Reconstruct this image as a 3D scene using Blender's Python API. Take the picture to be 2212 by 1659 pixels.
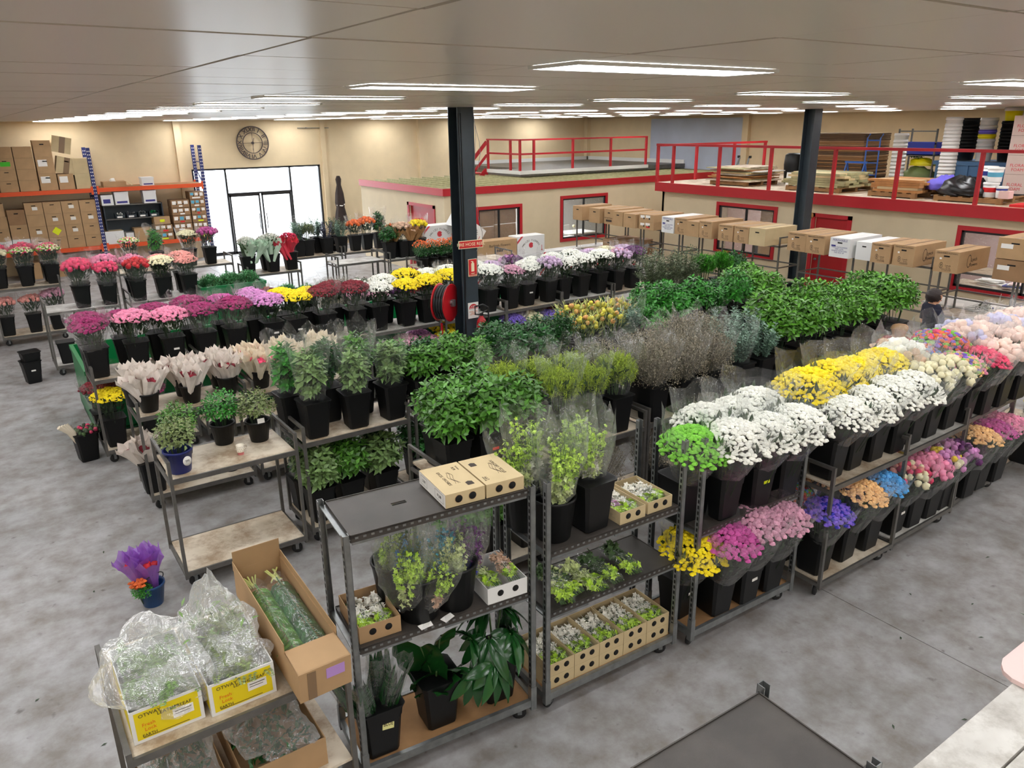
import bpy, math, random
from mathutils import Vector, Matrix, Euler
for o in list(bpy.data.objects): bpy.data.objects.remove(o)
SC = bpy.context.scene
COL = SC.collection
PI = math.pi
# ---------------------------------------------------------------- camera, world, lamps, exposure
cam_d = bpy.data.cameras.new('camera'); cam = bpy.data.objects.new('camera', cam_d); COL.objects.link(cam)
cam_d.sensor_width = 36.0; cam_d.lens = 36.0 * 1664.5 / 2212.0; cam_d.clip_start = .05; cam_d.clip_end = 300
def cam_rot(yaw, pitch, roll):
    fw = Vector((math.cos(yaw)*math.cos(pitch), math.sin(yaw)*math.cos(pitch), -math.sin(pitch)))
    r = Vector((math.sin(yaw), -math.cos(yaw), 0)); u = r.cross(fw)
    r2 = math.cos(roll)*r + math.sin(roll)*u; u2 = -math.sin(roll)*r + math.cos(roll)*u
    return Matrix((r2, u2, -fw)).transposed()
cam.matrix_world = Matrix.Translation((0, 0, 4.25)) @ cam_rot(.9673, .3255, -.0121).to_4x4()
SC.camera = cam
SC.view_settings.view_transform = 'Standard'; SC.view_settings.look = 'None'
SC.view_settings.exposure = 0.0; SC.view_settings.gamma = 1.0; SC.view_settings.use_curve_mapping = False
SC.cycles.transparent_max_bounces = 24; SC.cycles.max_bounces = 8; SC.cycles.diffuse_bounces = 4
SC.cycles.glossy_bounces = 3; SC.cycles.transmission_bounces = 6; SC.cycles.sample_clamp_indirect = 6
LAMP = 24.0          # radiance of the ceiling panels
W = bpy.data.worlds.new('daylight'); SC.world = W; W.use_nodes = True
bg = W.node_tree.nodes['Background']; bg.inputs[0].default_value = (.86, .93, 1, 1); bg.inputs[1].default_value = 11.0
def area(loc, sx, sy, power, col=(.98, .985, 1), rot=(0, 0, 0), portal=False):
    d = bpy.data.lights.new('panel_lamp', 'AREA'); d.shape = 'RECTANGLE'; d.size = sx; d.size_y = sy; d.energy = power; d.color = col
    o = bpy.data.objects.new('panel_lamp', d); COL.objects.link(o); o.location = loc; o.rotation_euler = rot
    if portal: d.cycles.is_portal = True
    return o
area((8.65, 27.98, 1.46), 4.5, 2.92, 1, rot=(PI/2, 0, 0), portal=True).name = 'entrance_portal'
CEIL = 4.48
LAMP_W = LAMP * PI * 1.2 * .3
R3 = cam_rot(.9673, .3255, -.0121)
def in_frame(p, pad=60):
    q = R3.transposed() @ (Vector(p) - Vector((0, 0, 4.25)))
    if q.z > -.3: return False
    x = 1106 - 1664.5*q.x/q.z; y = 829.5 + 1664.5*q.y/q.z
    return -pad < x < 2212+pad and -pad < y < 1659+pad
GRID = [(i, j, 2.65+3.55*i, 2.65+1.89*j) for i in range(-2, 6) for j in range(-4, 14)]
SHOWN = [g for g in GRID if any(in_frame((g[2]+a, g[3], CEIL), 5) for a in (-.6, .6))]
for g in GRID:      # the same panels outside the frame, beside and behind the camera
    if g not in SHOWN and g[2] < 20 and g[3] < 16: area((g[2], g[3], CEIL-.03), 1.18, .28, LAMP_W)

# ---------------------------------------------------------------- materials
def S(r, g=None, b=None):
    if g is None: g = b = r
    f = lambda c: (c/255/12.92) if c/255 <= .04045 else ((c/255+.055)/1.055)**2.4
    return (f(r), f(g), f(b), 1)
M = {}
def mat(name, col, rough=.6, metal=0, var=0, scale=6, bump=0, bscale=40, spec=.5, island=0, trans=0, emit=0, col2=None, coat=0):
    m = bpy.data.materials.new(name); m.use_nodes = True; n = m.node_tree; p = n.nodes['Principled BSDF']
    p.inputs['Base Color'].default_value = col; p.inputs['Roughness'].default_value = rough; p.inputs['Metallic'].default_value = metal
    p.inputs['Specular IOR Level'].default_value = spec
    if coat: p.inputs['Coat Weight'].default_value = coat
    if emit: p.inputs['Emission Color'].default_value = col; p.inputs['Emission Strength'].default_value = emit
    L = n.links.new
    if var or col2 or island:
        if island:
            g = n.nodes.new('ShaderNodeNewGeometry'); src = g.outputs['Random Per Island']
        else:
            t = n.nodes.new('ShaderNodeTexCoord'); x = n.nodes.new('ShaderNodeTexNoise'); x.inputs['Scale'].default_value = scale; x.inputs['Detail'].default_value = 5
            L(t.outputs['Object'], x.inputs['Vector']); src = x.outputs['Fac']
        r = n.nodes.new('ShaderNodeValToRGB'); v = island or var
        a = [max(0, c*(1-v)) for c in col[:3]]; b = list((col2 or [min(1, c*(1+v)) for c in col[:3]])[:3])
        r.color_ramp.elements[0].position = .0 if island else .32; r.color_ramp.elements[1].position = 1 if island else .68
        r.color_ramp.elements[0].color = (*a, 1); r.color_ramp.elements[1].color = (*b, 1)
        L(src, r.inputs[0]); L(r.outputs[0], p.inputs['Base Color'])
    if bump:
        t = n.nodes.new('ShaderNodeTexCoord'); x = n.nodes.new('ShaderNodeTexNoise'); x.inputs['Scale'].default_value = bscale; x.inputs['Detail'].default_value = 4
        b = n.nodes.new('ShaderNodeBump'); b.inputs['Strength'].default_value = bump; b.inputs['Distance'].default_value = .01
        L(t.outputs['Object'], x.inputs['Vector']); L(x.outputs['Fac'], b.inputs['Height']); L(b.outputs[0], p.inputs['Normal'])
    if trans: p.inputs['Transmission Weight'].default_value = trans
    M[name] = m
    return m
def film(name, tint=(.9, .95, .95, 1), base=.13, edge=.5, white=.35, rough=.12):
    m = bpy.data.materials.new(name); m.use_nodes = True; n = m.node_tree; n.nodes.clear(); L = n.links.new
    out = n.nodes.new('ShaderNodeOutputMaterial'); mx = n.nodes.new('ShaderNodeMixShader'); tr = n.nodes.new('ShaderNodeBsdfTransparent')
    gl = n.nodes.new('ShaderNodeBsdfGlossy'); df = n.nodes.new('ShaderNodeBsdfDiffuse'); m2 = n.nodes.new('ShaderNodeMixShader')
    lw = n.nodes.new('ShaderNodeLayerWeight'); ma = n.nodes.new('ShaderNodeMath'); ma.operation = 'MULTIPLY_ADD'
    tr.inputs[0].default_value = (.985, .99, .99, 1); gl.inputs['Roughness'].default_value = rough; gl.inputs['Color'].default_value = (1, 1, 1, 1)
    df.inputs[0].default_value = tint; m2.inputs[0].default_value = white; lw.inputs[0].default_value = .35
    t = n.nodes.new('ShaderNodeTexCoord'); nz = n.nodes.new('ShaderNodeTexNoise'); nz.inputs['Scale'].default_value = 22; nz.inputs['Detail'].default_value = 3
    bp = n.nodes.new('ShaderNodeBump'); bp.inputs['Strength'].default_value = .8; bp.inputs['Distance'].default_value = .03
    L(t.outputs['Object'], nz.inputs['Vector']); L(nz.outputs['Fac'], bp.inputs['Height']); L(bp.outputs[0], gl.inputs['Normal'])
    L(lw.outputs['Facing'], ma.inputs[0]); ma.inputs[1].default_value = edge; ma.inputs[2].default_value = base; ma.use_clamp = True
    L(gl.outputs[0], m2.inputs[1]); L(df.outputs[0], m2.inputs[2]); L(ma.outputs[0], mx.inputs[0]); L(tr.outputs[0], mx.inputs[1]); L(m2.outputs[0], mx.inputs[2]); L(mx.outputs[0], out.inputs[0])
    M[name] = m
film('sleeve', base=.035, edge=.36, white=.2); film('sleeve_white', (.95, .95, .97, 1), .08, .42, .4); film('glass', (.8, .85, .85, 1), .04, .35, .1, .03); film('bag', (.92, .94, .94, 1), .2, .5, .45, .15); film('net', (.62, .6, .56, 1), .07, .4, .3, .18)
film('wrap_purple', (.35, .12, .6, 1), .75, .2, .85, .3); film('bottle_clear', (.8, .85, .9, 1), .2, .5, .2)
# floor and big surfaces
def floor_mat():
    m = mat('concrete', S(168, 168, 169), .5, var=.1, scale=.9, bump=.06, bscale=60); n = m.node_tree; L = n.links.new; p = n.nodes['Principled BSDF']
    ramp = p.inputs['Base Color'].links[0].from_node
    t = n.nodes.new('ShaderNodeTexCoord'); a = n.nodes.new('ShaderNodeTexNoise'); a.inputs['Scale'].default_value = 3.2; a.inputs['Detail'].default_value = 9; a.inputs['Roughness'].default_value = .65
    r = n.nodes.new('ShaderNodeValToRGB'); r.color_ramp.elements[0].position = .33; r.color_ramp.elements[0].color = S(190, 180, 170); r.color_ramp.elements[1].position = .66; r.color_ramp.elements[1].color = (1, 1, 1, 1)
    k = n.nodes.new('ShaderNodeMixRGB'); k.blend_type = 'MULTIPLY'; k.inputs[0].default_value = .95
    b = n.nodes.new('ShaderNodeTexNoise'); b.inputs['Scale'].default_value = 9; b.inputs['Detail'].default_value = 3
    r2 = n.nodes.new('ShaderNodeValToRGB'); r2.color_ramp.elements[0].position = .22; r2.color_ramp.elements[0].color = S(110, 96, 84); r2.color_ramp.elements[1].position = .34; r2.color_ramp.elements[1].color = (1, 1, 1, 1)
    k2 = n.nodes.new('ShaderNodeMixRGB'); k2.blend_type = 'MULTIPLY'; k2.inputs[0].default_value = .6
    for x in (a, b): L(t.outputs['Object'], x.inputs['Vector'])
    L(a.outputs['Fac'], r.inputs[0]); L(ramp.outputs[0], k.inputs[1]); L(r.outputs[0], k.inputs[2]); L(b.outputs['Fac'], r2.inputs[0]); L(k.outputs[0], k2.inputs[1]); L(r2.outputs[0], k2.inputs[2]); L(k2.outputs[0], p.inputs['Base Color'])
floor_mat()
def board_mat(name, c1, c2, stain):
    m = mat(name, c1, .55, var=.1, scale=3, col2=c2); n = m.node_tree; L = n.links.new; p = n.nodes['Principled BSDF']; ramp = p.inputs['Base Color'].links[0].from_node
    t = n.nodes.new('ShaderNodeTexCoord'); b = n.nodes.new('ShaderNodeTexNoise'); b.inputs['Scale'].default_value = 4; b.inputs['Detail'].default_value = 8; b.inputs['Roughness'].default_value = .7
    r = n.nodes.new('ShaderNodeValToRGB'); r.color_ramp.elements[0].position = .36; r.color_ramp.elements[0].color = stain; r.color_ramp.elements[1].position = .56; r.color_ramp.elements[1].color = (1, 1, 1, 1)
    k = n.nodes.new('ShaderNodeMixRGB'); k.blend_type = 'MULTIPLY'; k.inputs[0].default_value = .7
    L(t.outputs['Object'], b.inputs['Vector']); L(b.outputs['Fac'], r.inputs[0]); L(ramp.outputs[0], k.inputs[1]); L(r.outputs[0], k.inputs[2]); L(k.outputs[0], p.inputs['Base Color'])
board_mat('ply_board', S(205, 190, 165), S(222, 210, 190), S(165, 135, 100)); board_mat('white_board', S(205, 202, 195), S(222, 220, 214), S(190, 185, 178))
mat('ceiling_tile', S(214, 207, 198), .3, spec=.28); mat('ceiling_gap', S(60, 58, 55), .8)
mat('cream', S(222, 202, 165), .75, var=.04, scale=2); mat('cream_facade', S(208, 192, 160), .75, var=.04, scale=2); mat('pale_blue', S(180, 188, 205), .7, var=.07, scale=1.2)
mat('red', S(176, 24, 36), .45); mat('door_red', S(165, 18, 26), .4); mat('white_paint', S(225, 225, 222), .5); mat('dark_steel', S(48, 58, 66), .45, var=.15, scale=4); mat('black_metal', S(28, 28, 30), .4)
mat('galv', S(140, 143, 143), .35, .75, var=.2, scale=12); mat('bare_steel', S(112, 110, 106), .45, .6, var=.15, scale=10); mat('black_plastic', S(13, 14, 15), .45, spec=.35, bump=.15, bscale=300); mat('tray_plastic', S(62, 57, 53), .42, var=.25, scale=5, bump=.25, bscale=400); mat('bucket_inside', S(12, 12, 13), .6)
mat('rubber', S(30, 30, 32), .6); mat('wheel_grey', S(120, 120, 118), .5); mat('navy_plastic', S(24, 38, 110), .35); mat('blue_plastic', S(28, 70, 120), .35); mat('green_plastic', S(10, 118, 62), .35); mat('hole_black', S(10, 9, 8), .9)
mat('card', S(176, 143, 104), .8, var=.06, scale=5); mat('card_dark', S(150, 116, 82), .8, var=.08, scale=5); mat('card_old', S(88, 66, 44), .85, var=.15, scale=5); mat('card_light', S(196, 176, 136), .8, var=.05, scale=5); mat('card_white', S(224, 224, 222), .7); mat('card_in', S(140, 102, 62), .85); mat('tape', S(130, 104, 76), .35); mat('ink', S(58, 48, 40), .8); mat('ink_blue', S(60, 60, 130), .8); mat('ink_red', S(205, 60, 70), .8)
mat('paper', S(235, 232, 226), .75); mat('label_yellow', S(225, 235, 20), .6); mat('label_green', S(70, 190, 40), .6); mat('label_red', S(215, 30, 35), .6); mat('label_blue', S(90, 170, 200), .6); mat('label_lilac', S(180, 140, 205), .6); mat('post_it', S(225, 222, 150), .7)
mat('box_yellow', S(228, 205, 12), .6); mat('text_orange', S(225, 110, 20), .7)
mat('pine', S(172, 168, 128), .75, var=.12, scale=8); mat('timber_brown', S(186, 132, 78), .7, var=.15, scale=6); mat('timber_grey', S(165, 160, 120), .75, var=.15, scale=5); mat('ply_edge', S(205, 185, 140), .75, var=.15, scale=6); mat('pallet_wood', S(150, 112, 72), .8, var=.15, scale=6)
mat('rack_blue', S(38, 48, 110), .45); mat('rack_orange', S(222, 84, 34), .45); mat('clock_iron', S(70, 60, 62), .6); mat('umbrella_cloth', S(52, 40, 36), .85, var=.1)
mat('lamp_panel', (.98, .985, 1, 1), .5, emit=LAMP); mat('skin', S(214, 160, 128), .55); mat('hair_dark', S(38, 24, 22), .5, bump=.5, bscale=90); mat('hair_fair', S(176, 138, 98), .7, bump=.4, bscale=150); mat('shirt_red', S(190, 18, 32), .8); mat('shirt_navy', S(22, 24, 44), .85); mat('trousers', S(40, 42, 52), .85); mat('eye', S(25, 20, 20), .3); mat('lips', S(170, 90, 85), .5)
mat('sign_red', S(205, 35, 38), .5); mat('sign_cream', S(240, 228, 190), .5); mat('extinguisher_red', S(180, 20, 30), .3); mat('grey_box', S(165, 170, 172), .4)
mat('tarp_purple', S(105, 95, 205), .6); mat('tarp_black', S(22, 22, 24), .3); mat('bucket_white', S(222, 222, 218), .35); mat('bucket_yellow', S(238, 225, 20), .35); mat('crate_blue', S(40, 62, 170), .4); mat('bin_blue', S(70, 110, 150), .4); mat('truck_blue', S(40, 90, 170), .4); mat('bag_print', S(205, 185, 175), .7); mat('laminate', S(214, 212, 206), .4); mat('pink_pale', S(235, 205, 200), .5)
mat('grass_dirt', S(120, 90, 60), .9)
# plants: every island (leaf, petal, head) gets its own shade
for nm, c, isl, ro in [('leaf_viburnum', S(76, 128, 42), .5, .36), ('leaf_dark', S(34, 88, 34), .5, .34), ('leaf_olive', S(122, 138, 84), .4, .45), ('leaf_bag', S(112, 142, 82), .4, .4), ('leaf_bright', S(52, 130, 38), .5, .38), ('leaf_mass', S(84, 142, 38), .5, .36), ('wattle', S(160, 184, 34), .35, .6), ('fern', S(66, 150, 28), .45, .55),
    ('gum', S(128, 158, 138), .35, .5), ('olive', S(98, 112, 80), .5, .5), ('gyp', S(136, 128, 108), .5, .7), ('stems', S(70, 98, 52), .4, .6), ('stems_dark', S(46, 66, 40), .4, .6), ('kale_green', S(90, 160, 100), .35, .5), ('protea_leaf', S(190, 196, 120), .35, .5), ('protea', S(200, 190, 70), .25, .6), ('protea_orange', S(214, 158, 96), .25, .6), ('waxy', S(26, 74, 30), .25, .22), ('citrus_green', S(170, 205, 60), .35, .5),
    ('orchid_green', S(208, 220, 150), .3, .5), ('orchid_white', S(240, 236, 222), .12, .55), ('fl_white', S(240, 240, 230), .1, .7), ('fl_cream', S(236, 228, 190), .12, .7), ('fl_magenta', S(150, 34, 96), .35, .7), ('fl_pink', S(232, 140, 172), .25, .7), ('fl_lilac', S(208, 140, 196), .25, .7), ('fl_palelilac', S(214, 184, 216), .2, .7), ('fl_yellow', S(250, 220, 14), .14, .7), ('fl_dred', S(122, 16, 36), .4, .7), ('fl_red', S(205, 40, 50), .3, .7), ('fl_rose', S(226, 70, 110), .3, .7),
    ('fl_salmon', S(240, 160, 150), .2, .7), ('fl_peach', S(246, 214, 200), .12, .75), ('fl_apricot', S(246, 190, 130), .2, .7), ('fl_lavender', S(206, 204, 236), .12, .75), ('fl_blue', S(70, 150, 210), .3, .7), ('fl_royal', S(40, 40, 160), .3, .7), ('fl_violet', S(120, 90, 200), .25, .7), ('fl_teal', S(40, 160, 190), .35, .6), ('fl_purple', S(92, 40, 96), .4, .7), ('fl_orange', S(236, 110, 50), .3, .7), ('fl_green', S(120, 190, 60), .25, .7), ('fl_dpink', S(190, 80, 150), .25, .7), ('fl_dusty', S(205, 150, 172), .25, .75), ('fl_grey', S(170, 160, 170), .3, .7), ('fl_lime', S(188, 214, 80), .25, .7), ('eryngium', S(96, 98, 116), .35, .6), ('fl_nude', S(214, 178, 150), .2, .7), ('fl_dpurple', S(90, 30, 100), .4, .6)]:
    mat(nm, c, ro, island=isl)
mat('paper_wrap', S(232, 222, 212), .8); mat('paper_cream', S(236, 224, 200), .8); mat('paper_red', S(220, 60, 80), .6); mat('paper_green', S(200, 222, 200), .7); mat('paper_kraft', S(176, 132, 86), .8); mat('mug_white', S(235, 225, 205), .3); mat('mug_pink', S(220, 130, 130), .3); mat('tag_blue', S(46, 58, 140), .6)
# ---------------------------------------------------------------- mesh helpers
class MB:
    def __init__(s): s.v = []; s.f = []; s.m = []; s.sm = []
    def add(s, vs, fs, m=0, smooth=False):
        k = len(s.v); s.v += [tuple(p) for p in vs]
        for f in fs: s.f.append([i+k for i in f]); s.m.append(m); s.sm.append(smooth)
    def box(s, x0, x1, y0, y1, z0, z1, m=0): s.add([(x0, y0, z0), (x1, y0, z0), (x1, y1, z0), (x0, y1, z0), (x0, y0, z1), (x1, y0, z1), (x1, y1, z1), (x0, y1, z1)], [(0, 3, 2, 1), (4, 5, 6, 7), (0, 1, 5, 4), (1, 2, 6, 5), (2, 3, 7, 6), (3, 0, 4, 7)], m); return s
    def obox(s, c, size, R=None, m=0):
        R = R or Matrix.Identity(3); c = Vector(c); a, b, d = [x/2 for x in size]
        s.add([c + R @ Vector(p) for p in [(-a, -b, -d), (a, -b, -d), (a, b, -d), (-a, b, -d), (-a, -b, d), (a, -b, d), (a, b, d), (-a, b, d)]], [(0, 3, 2, 1), (4, 5, 6, 7), (0, 1, 5, 4), (1, 2, 6, 5), (2, 3, 7, 6), (3, 0, 4, 7)], m); return s
    def bar(s, a, b, w, h=None, m=0):       # square bar from a to b
        a = Vector(a); b = Vector(b); d = b-a; L = d.length; z = d.normalized(); up = Vector((0, 0, 1)) if abs(z.z) < .95 else Vector((1, 0, 0))
        x = up.cross(z).normalized(); y = z.cross(x); R = Matrix((x, y, z)).transposed(); return s.obox((a+b)/2, (w, h or w, L), R, m)
    def tube(s, pts, r, n=6, m=0, cap=True, smooth=True):
        pts = [Vector(p) for p in pts]; rings = []
        for i, p in enumerate(pts):
            d = (pts[min(i+1, len(pts)-1)] - pts[max(i-1, 0)]).normalized(); up = Vector((0, 0, 1)) if abs(d.z) < .9 else Vector((1, 0, 0)); x = up.cross(d).normalized(); y = d.cross(x)
            rr = r[i] if isinstance(r, (list, tuple)) else r
            rings.append([p + x*rr*math.cos(2*PI*k/n) + y*rr*math.sin(2*PI*k/n) for k in range(n)])
        s.add([v for q in rings for v in q], [(i*n+k, i*n+(k+1) % n, (i+1)*n+(k+1) % n, (i+1)*n+k) for i in range(len(pts)-1) for k in range(n)], m, smooth)
        if cap: s.add(rings[0], [tuple(range(n))[::-1]], m); s.add(rings[-1], [tuple(range(n))], m)
        return s
    def lathe(s, prof, n=16, c=(0, 0, 0), m=0, smooth=True, cap=True, axis='z'):
        c = Vector(c); vs = []
        for (r, z) in prof:
            for k in range(n):
                a = 2*PI*k/n; p = (r*math.cos(a), r*math.sin(a), z)
                vs.append(c + Vector(p if axis == 'z' else ((p[2], p[0], p[1]) if axis == 'x' else (p[1], p[2], p[0]))))
        s.add(vs, [(i*n+k, i*n+(k+1) % n, (i+1)*n+(k+1) % n, (i+1)*n+k) for i in range(len(prof)-1) for k in range(n)], m, smooth)
        if cap:
            if prof[0][0] > 1e-4: s.add(vs[:n], [tuple(range(n))[::-1]], m)
            if prof[-1][0] > 1e-4: s.add(vs[-n:], [tuple(range(n))], m)
        return s
    def sqloft(s, prof, c=(0, 0, 0), m=0, k=.18):   # rounded-square rings: (half width, z)
        vs = []
        for (h, z) in prof:
            q = h*(1-k)
            for (sx, sy) in ((1, 1), (-1, 1), (-1, -1), (1, -1)):
                a = [(sx*h, sy*q), (sx*q, sy*h)]
                if sx*sy < 0: a.reverse()
                vs += [(c[0]+x, c[1]+y, c[2]+z) for x, y in a]
        s.add(vs, [(i*8+j, i*8+(j+1) % 8, (i+1)*8+(j+1) % 8, (i+1)*8+j) for i in range(len(prof)-1) for j in range(8)], m)
        s.add(vs[:8], [tuple(range(8))[::-1]], m); s.add(vs[-8:], [tuple(range(8))], m); return s
    def quad(s, a, b, c, d, m=0): s.add([a, b, c, d], [(0, 1, 2, 3)], m); return s
    def mesh(s, name, mats):
        me = bpy.data.meshes.new(name); me.from_pydata(s.v, [], s.f); me.polygons.foreach_set('material_index', s.m); me.polygons.foreach_set('use_smooth', s.sm)
        for x in (mats if isinstance(mats, (list, tuple)) else [mats]): me.materials.append(M[x] if isinstance(x, str) else x)
        me.update(); return me
    def build(s, name, mats, parent=None, loc=(0, 0, 0), rz=0): return link(name, s.mesh(name, mats), parent, loc, rz)
def link(name, me, parent=None, loc=(0, 0, 0), rz=0):
    o = bpy.data.objects.new(name, me); COL.objects.link(o); o.location = loc; o.rotation_euler = (0, 0, rz) if not isinstance(rz, (tuple, list)) else rz
    if parent: o.parent = parent
    return o
def tag(o, label=None, cat=None, group=None, kind=None):
    for k, v in (('label', label), ('category', cat), ('group', group), ('kind', kind)):
        if v: o[k] = v
    return o
def thing(name, label, cat, loc=(0, 0, 0), rz=0, group=None):
    o = link(name, None, None, loc, rz); o.empty_display_size = .1; return tag(o, label, cat, group)
KIDS = {}
def dup(root, loc, rz, label=None, group=None):
    def cp(o, par):
        c = o.copy(); COL.objects.link(c)
        if par: c.parent = par
        for ch in o.children: cp(ch, c)
        return c
    r = cp(root, None); r.location = loc; r.rotation_euler = rz if isinstance(rz, (tuple, list)) else (0, 0, rz)
    if label: r['label'] = label
    if group: r['group'] = group
    return r
def struct(o): o['kind'] = 'structure'; return o
TXT = {}
def text(name, body, size, loc, right, up, m, parent=None, align='CENTER', ext=.0008):
    key = (body, size, m, align, ext)
    if key not in TXT:
        c = bpy.data.curves.new(name, 'FONT'); c.body = body; c.size = size; c.extrude = ext; c.align_x = align; c.align_y = 'CENTER'; c.resolution_u = 2
        tmp = bpy.data.objects.new(name, c); me = bpy.data.meshes.new_from_object(tmp); bpy.data.objects.remove(tmp); me.materials.clear(); me.materials.append(M[m]); TXT[key] = me
    o = bpy.data.objects.new(name, TXT[key]); COL.objects.link(o); r = Vector(right).normalized(); u = Vector(up).normalized(); n = r.cross(u)
    mt = Matrix((r, u, n)).transposed().to_4x4(); mt.translation = Vector(loc)
    if parent: o.parent = parent
    o.matrix_local = mt; return o
RX, UP = (1, 0, 0), (0, 0, 1)
ORD = 'zeroth first second third fourth fifth sixth seventh eighth ninth tenth eleventh twelfth thirteenth fourteenth fifteenth sixteenth seventeenth eighteenth nineteenth twentieth'.split() + ['twenty-%s' % x for x in 'first second third fourth fifth sixth seventh eighth ninth'.split()]
# ================================================================ SETTING
fl = struct(MB().box(-8, 23.8, -6, 28.2, -.3, -.03).build('floor', 'ceiling_gap'))
for (x0, x1) in ((-8, 6.016), (6.024, 23.8)): MB().box(x0, x1, -6, 28.2, -.029, 0).build('concrete_slab', 'concrete', fl)
struct(MB().box(-40, 60, 28.21, 80, -.3, -.04).build('ground', 'concrete'))
ce = struct(MB().box(-8, 23.8, -6, 28.2, CEIL+.02, CEIL+.2).build('ceiling', 'ceiling_gap'))
tm = MB().box(-.585, .585, -.3075, .3075, 0, .018).mesh('ceiling_tile', 'ceiling_tile'); far = MB(); near = []
for i in range(-9, 19):
    for j in range(-10, 48):
        cx, cy = .86+.5925+1.185*i, 1.57+.315+.63*j
        if cx > 23.4 or cx < -7.9 or cy > 28 or cy < -5.8: continue
        d = math.hypot(cx, cy)
        if in_frame((cx, cy, CEIL)) and d < 12.5: near.append((d, cx, cy))
        else: far.box(cx-.585, cx+.585, cy-.3075, cy+.3075, CEIL, CEIL+.018)
near.sort()
for k, (d, cx, cy) in enumerate(near):
    if k < 290: link('ceiling_tile', tm, ce, (cx, cy, CEIL+random.Random(k).uniform(-.0015, .0015)))
    else: far.box(cx-.585, cx+.585, cy-.3075, cy+.3075, CEIL, CEIL+.018)
tag(far.build('far_ceiling_tiles', 'ceiling_tile', ce), kind='stuff')
fr_m = MB().box(-.61, .61, -.165, -.15, -.012, .002).box(-.61, .61, .15, .165, -.012, .002).box(-.61, -.595, -.15, .15, -.012, .002).box(.595, .61, -.15, .15, -.012, .002).mesh('frame', 'white_paint')
di_m = MB().box(-.595, .595, -.15, .15, -.01, -.004).mesh('diffuser', 'lamp_panel')
for (i, j, x, y) in SHOWN:
    t = thing('ceiling_light', 'glowing ceiling panel, %s from the camera in the %s column from left' % (ORD[j+5], ORD[i+3]), 'ceiling light', (x, y, CEIL-.004), 0, 'fluorescent panels in the ceiling')
    link('frame', fr_m, t); link('diffuser', di_m, t)
def wall_with_holes(name, m, axis, pos, thick, a0, a1, z1, holes):
    """holes: (a0, a1, z0, z1) sorted along the wall"""
    b = MB()
    def add(p, q, z0, zz):
        if q-p < 1e-4 or zz-z0 < 1e-4: return
        if axis == 'x': b.box(p, q, pos, pos+thick, z0, zz)
        else: b.box(pos, pos+thick, p, q, z0, zz)
    cur = a0
    for (h0, h1, z0, zz) in holes:
        add(cur, h0, 0, z1); add(h0, h1, 0, z0); add(h0, h1, zz, z1); cur = h1
    add(cur, a1, 0, z1); return struct(b.build(name, m))
wall_with_holes('wall_back', 'cream', 'x', 28, .2, -8, 23.8, CEIL+.02, [(6.41, 10.9, 0, 2.93)])
struct(MB().box(23.6, 23.8, -6, 28, 0, CEIL+.02).build('wall_right', 'cream')); struct(MB().box(-8.2, -8, -6, 28, 0, CEIL+.02).build('wall_left', 'cream')); struct(MB().box(-8, 23.8, -6.2, -6, 0, CEIL+.02).build('wall_front', 'cream'))
k = 0
for b in ((5.99, 6.2, 27.85, 28, 0, CEIL), (10.98, 11.15, 27.9, 28, 0, CEIL), (14.95, 15.2, 27.85, 28, 0, CEIL), (23.4, 23.6, 27.8, 28, 0, CEIL), (23.45, 23.6, 18.98, 19.24, 0, CEIL)):
    k += 1; struct(MB().box(*b).build('trim_%d' % k, 'cream'))
struct(MB().box(23.54, 23.6, 19.26, 23.95, 2.5, 4.38).build('wall_cladding', 'pale_blue'))
# entrance: shopfront glazing with a door pair, daylight behind it
e = struct(link('window_1', None)); e.location = (0, 28.06, 0)
fb = MB()
for x in (6.44, 7.5, 9.76, 10.86): fb.box(x-.03, x+.03, -.05, .05, 0, 2.93)
fb.box(6.41, 10.9, -.05, .05, 2.87, 2.93).box(7.5, 9.76, -.05, .05, 2.03, 2.09).box(6.44, 7.5, -.05, .05, 0, .1).box(9.76, 10.86, -.05, .05, 0, .1)
fb.build('frame', 'black_metal', e)
for (a, b, z0, z1) in ((6.47, 7.47, .1, 2.87), (7.53, 9.73, 2.09, 2.87), (9.79, 10.83, .1, 2.87)): MB().box(a, b, -.004, .004, z0, z1).build('pane', 'glass', e)
for (a, b, hx) in ((7.55, 8.6, 8.5), (8.66, 9.72, 8.76)):
    d = MB().box(a, a+.05, -.03, .03, 0, 2.03).box(b-.05, b, -.03, .03, 0, 2.03).box(a, b, -.03, .03, 0, .08).box(a, b, -.03, .03, 1.96, 2.03).build('door_leaf', 'black_metal', e)
    MB().box(a+.05, b-.05, -.004, .004, .08, 1.96).build('pane', 'glass', d); MB().tube([(hx, -.08, .8), (hx, -.08, 1.35)], .015, 8).build('handle', 'galv', d)
# ---- left office: front wall y 19.2, side wall x 11
wall_with_holes('wall_office_front', 'cream_facade', 'x', 19.2, .12, 11, 23.6, 2.36, [(12.12, 13.58, .95, 1.9), (15.22, 16.97, .8, 2.03)])
wall_with_holes('wall_office_side', 'cream_facade', 'y', 11, .12, 19.32, 24.75, 2.36, [(19.82, 21.3, 0, 1.97)])
struct(MB().box(11.12, 23.6, 23.2, 23.3, 0, 2.3).build('wall_office_rear', 'white_paint'))
def trim(b, m='red'):
    global k
    k += 1; return struct(b.build('trim_%d' % k, m))
trim(MB().box(10.98, 23.6, 19.14, 19.2, 2.36, 2.56).box(10.94, 10.98, 19.14, 24.75, 2.36, 2.56))
rf = struct(MB().box(11.12, 23.6, 19.32, 23.2, 2.3, 2.34).build('office_roof', 'timber_grey'))
jm = MB().box(-.022, .022, 19.21, 24.75, 2.35, 2.53).mesh('joist', 'pine'); nm = MB().box(.025, .42, -.02, .02, 2.36, 2.5).mesh('noggin', 'pine')
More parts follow.
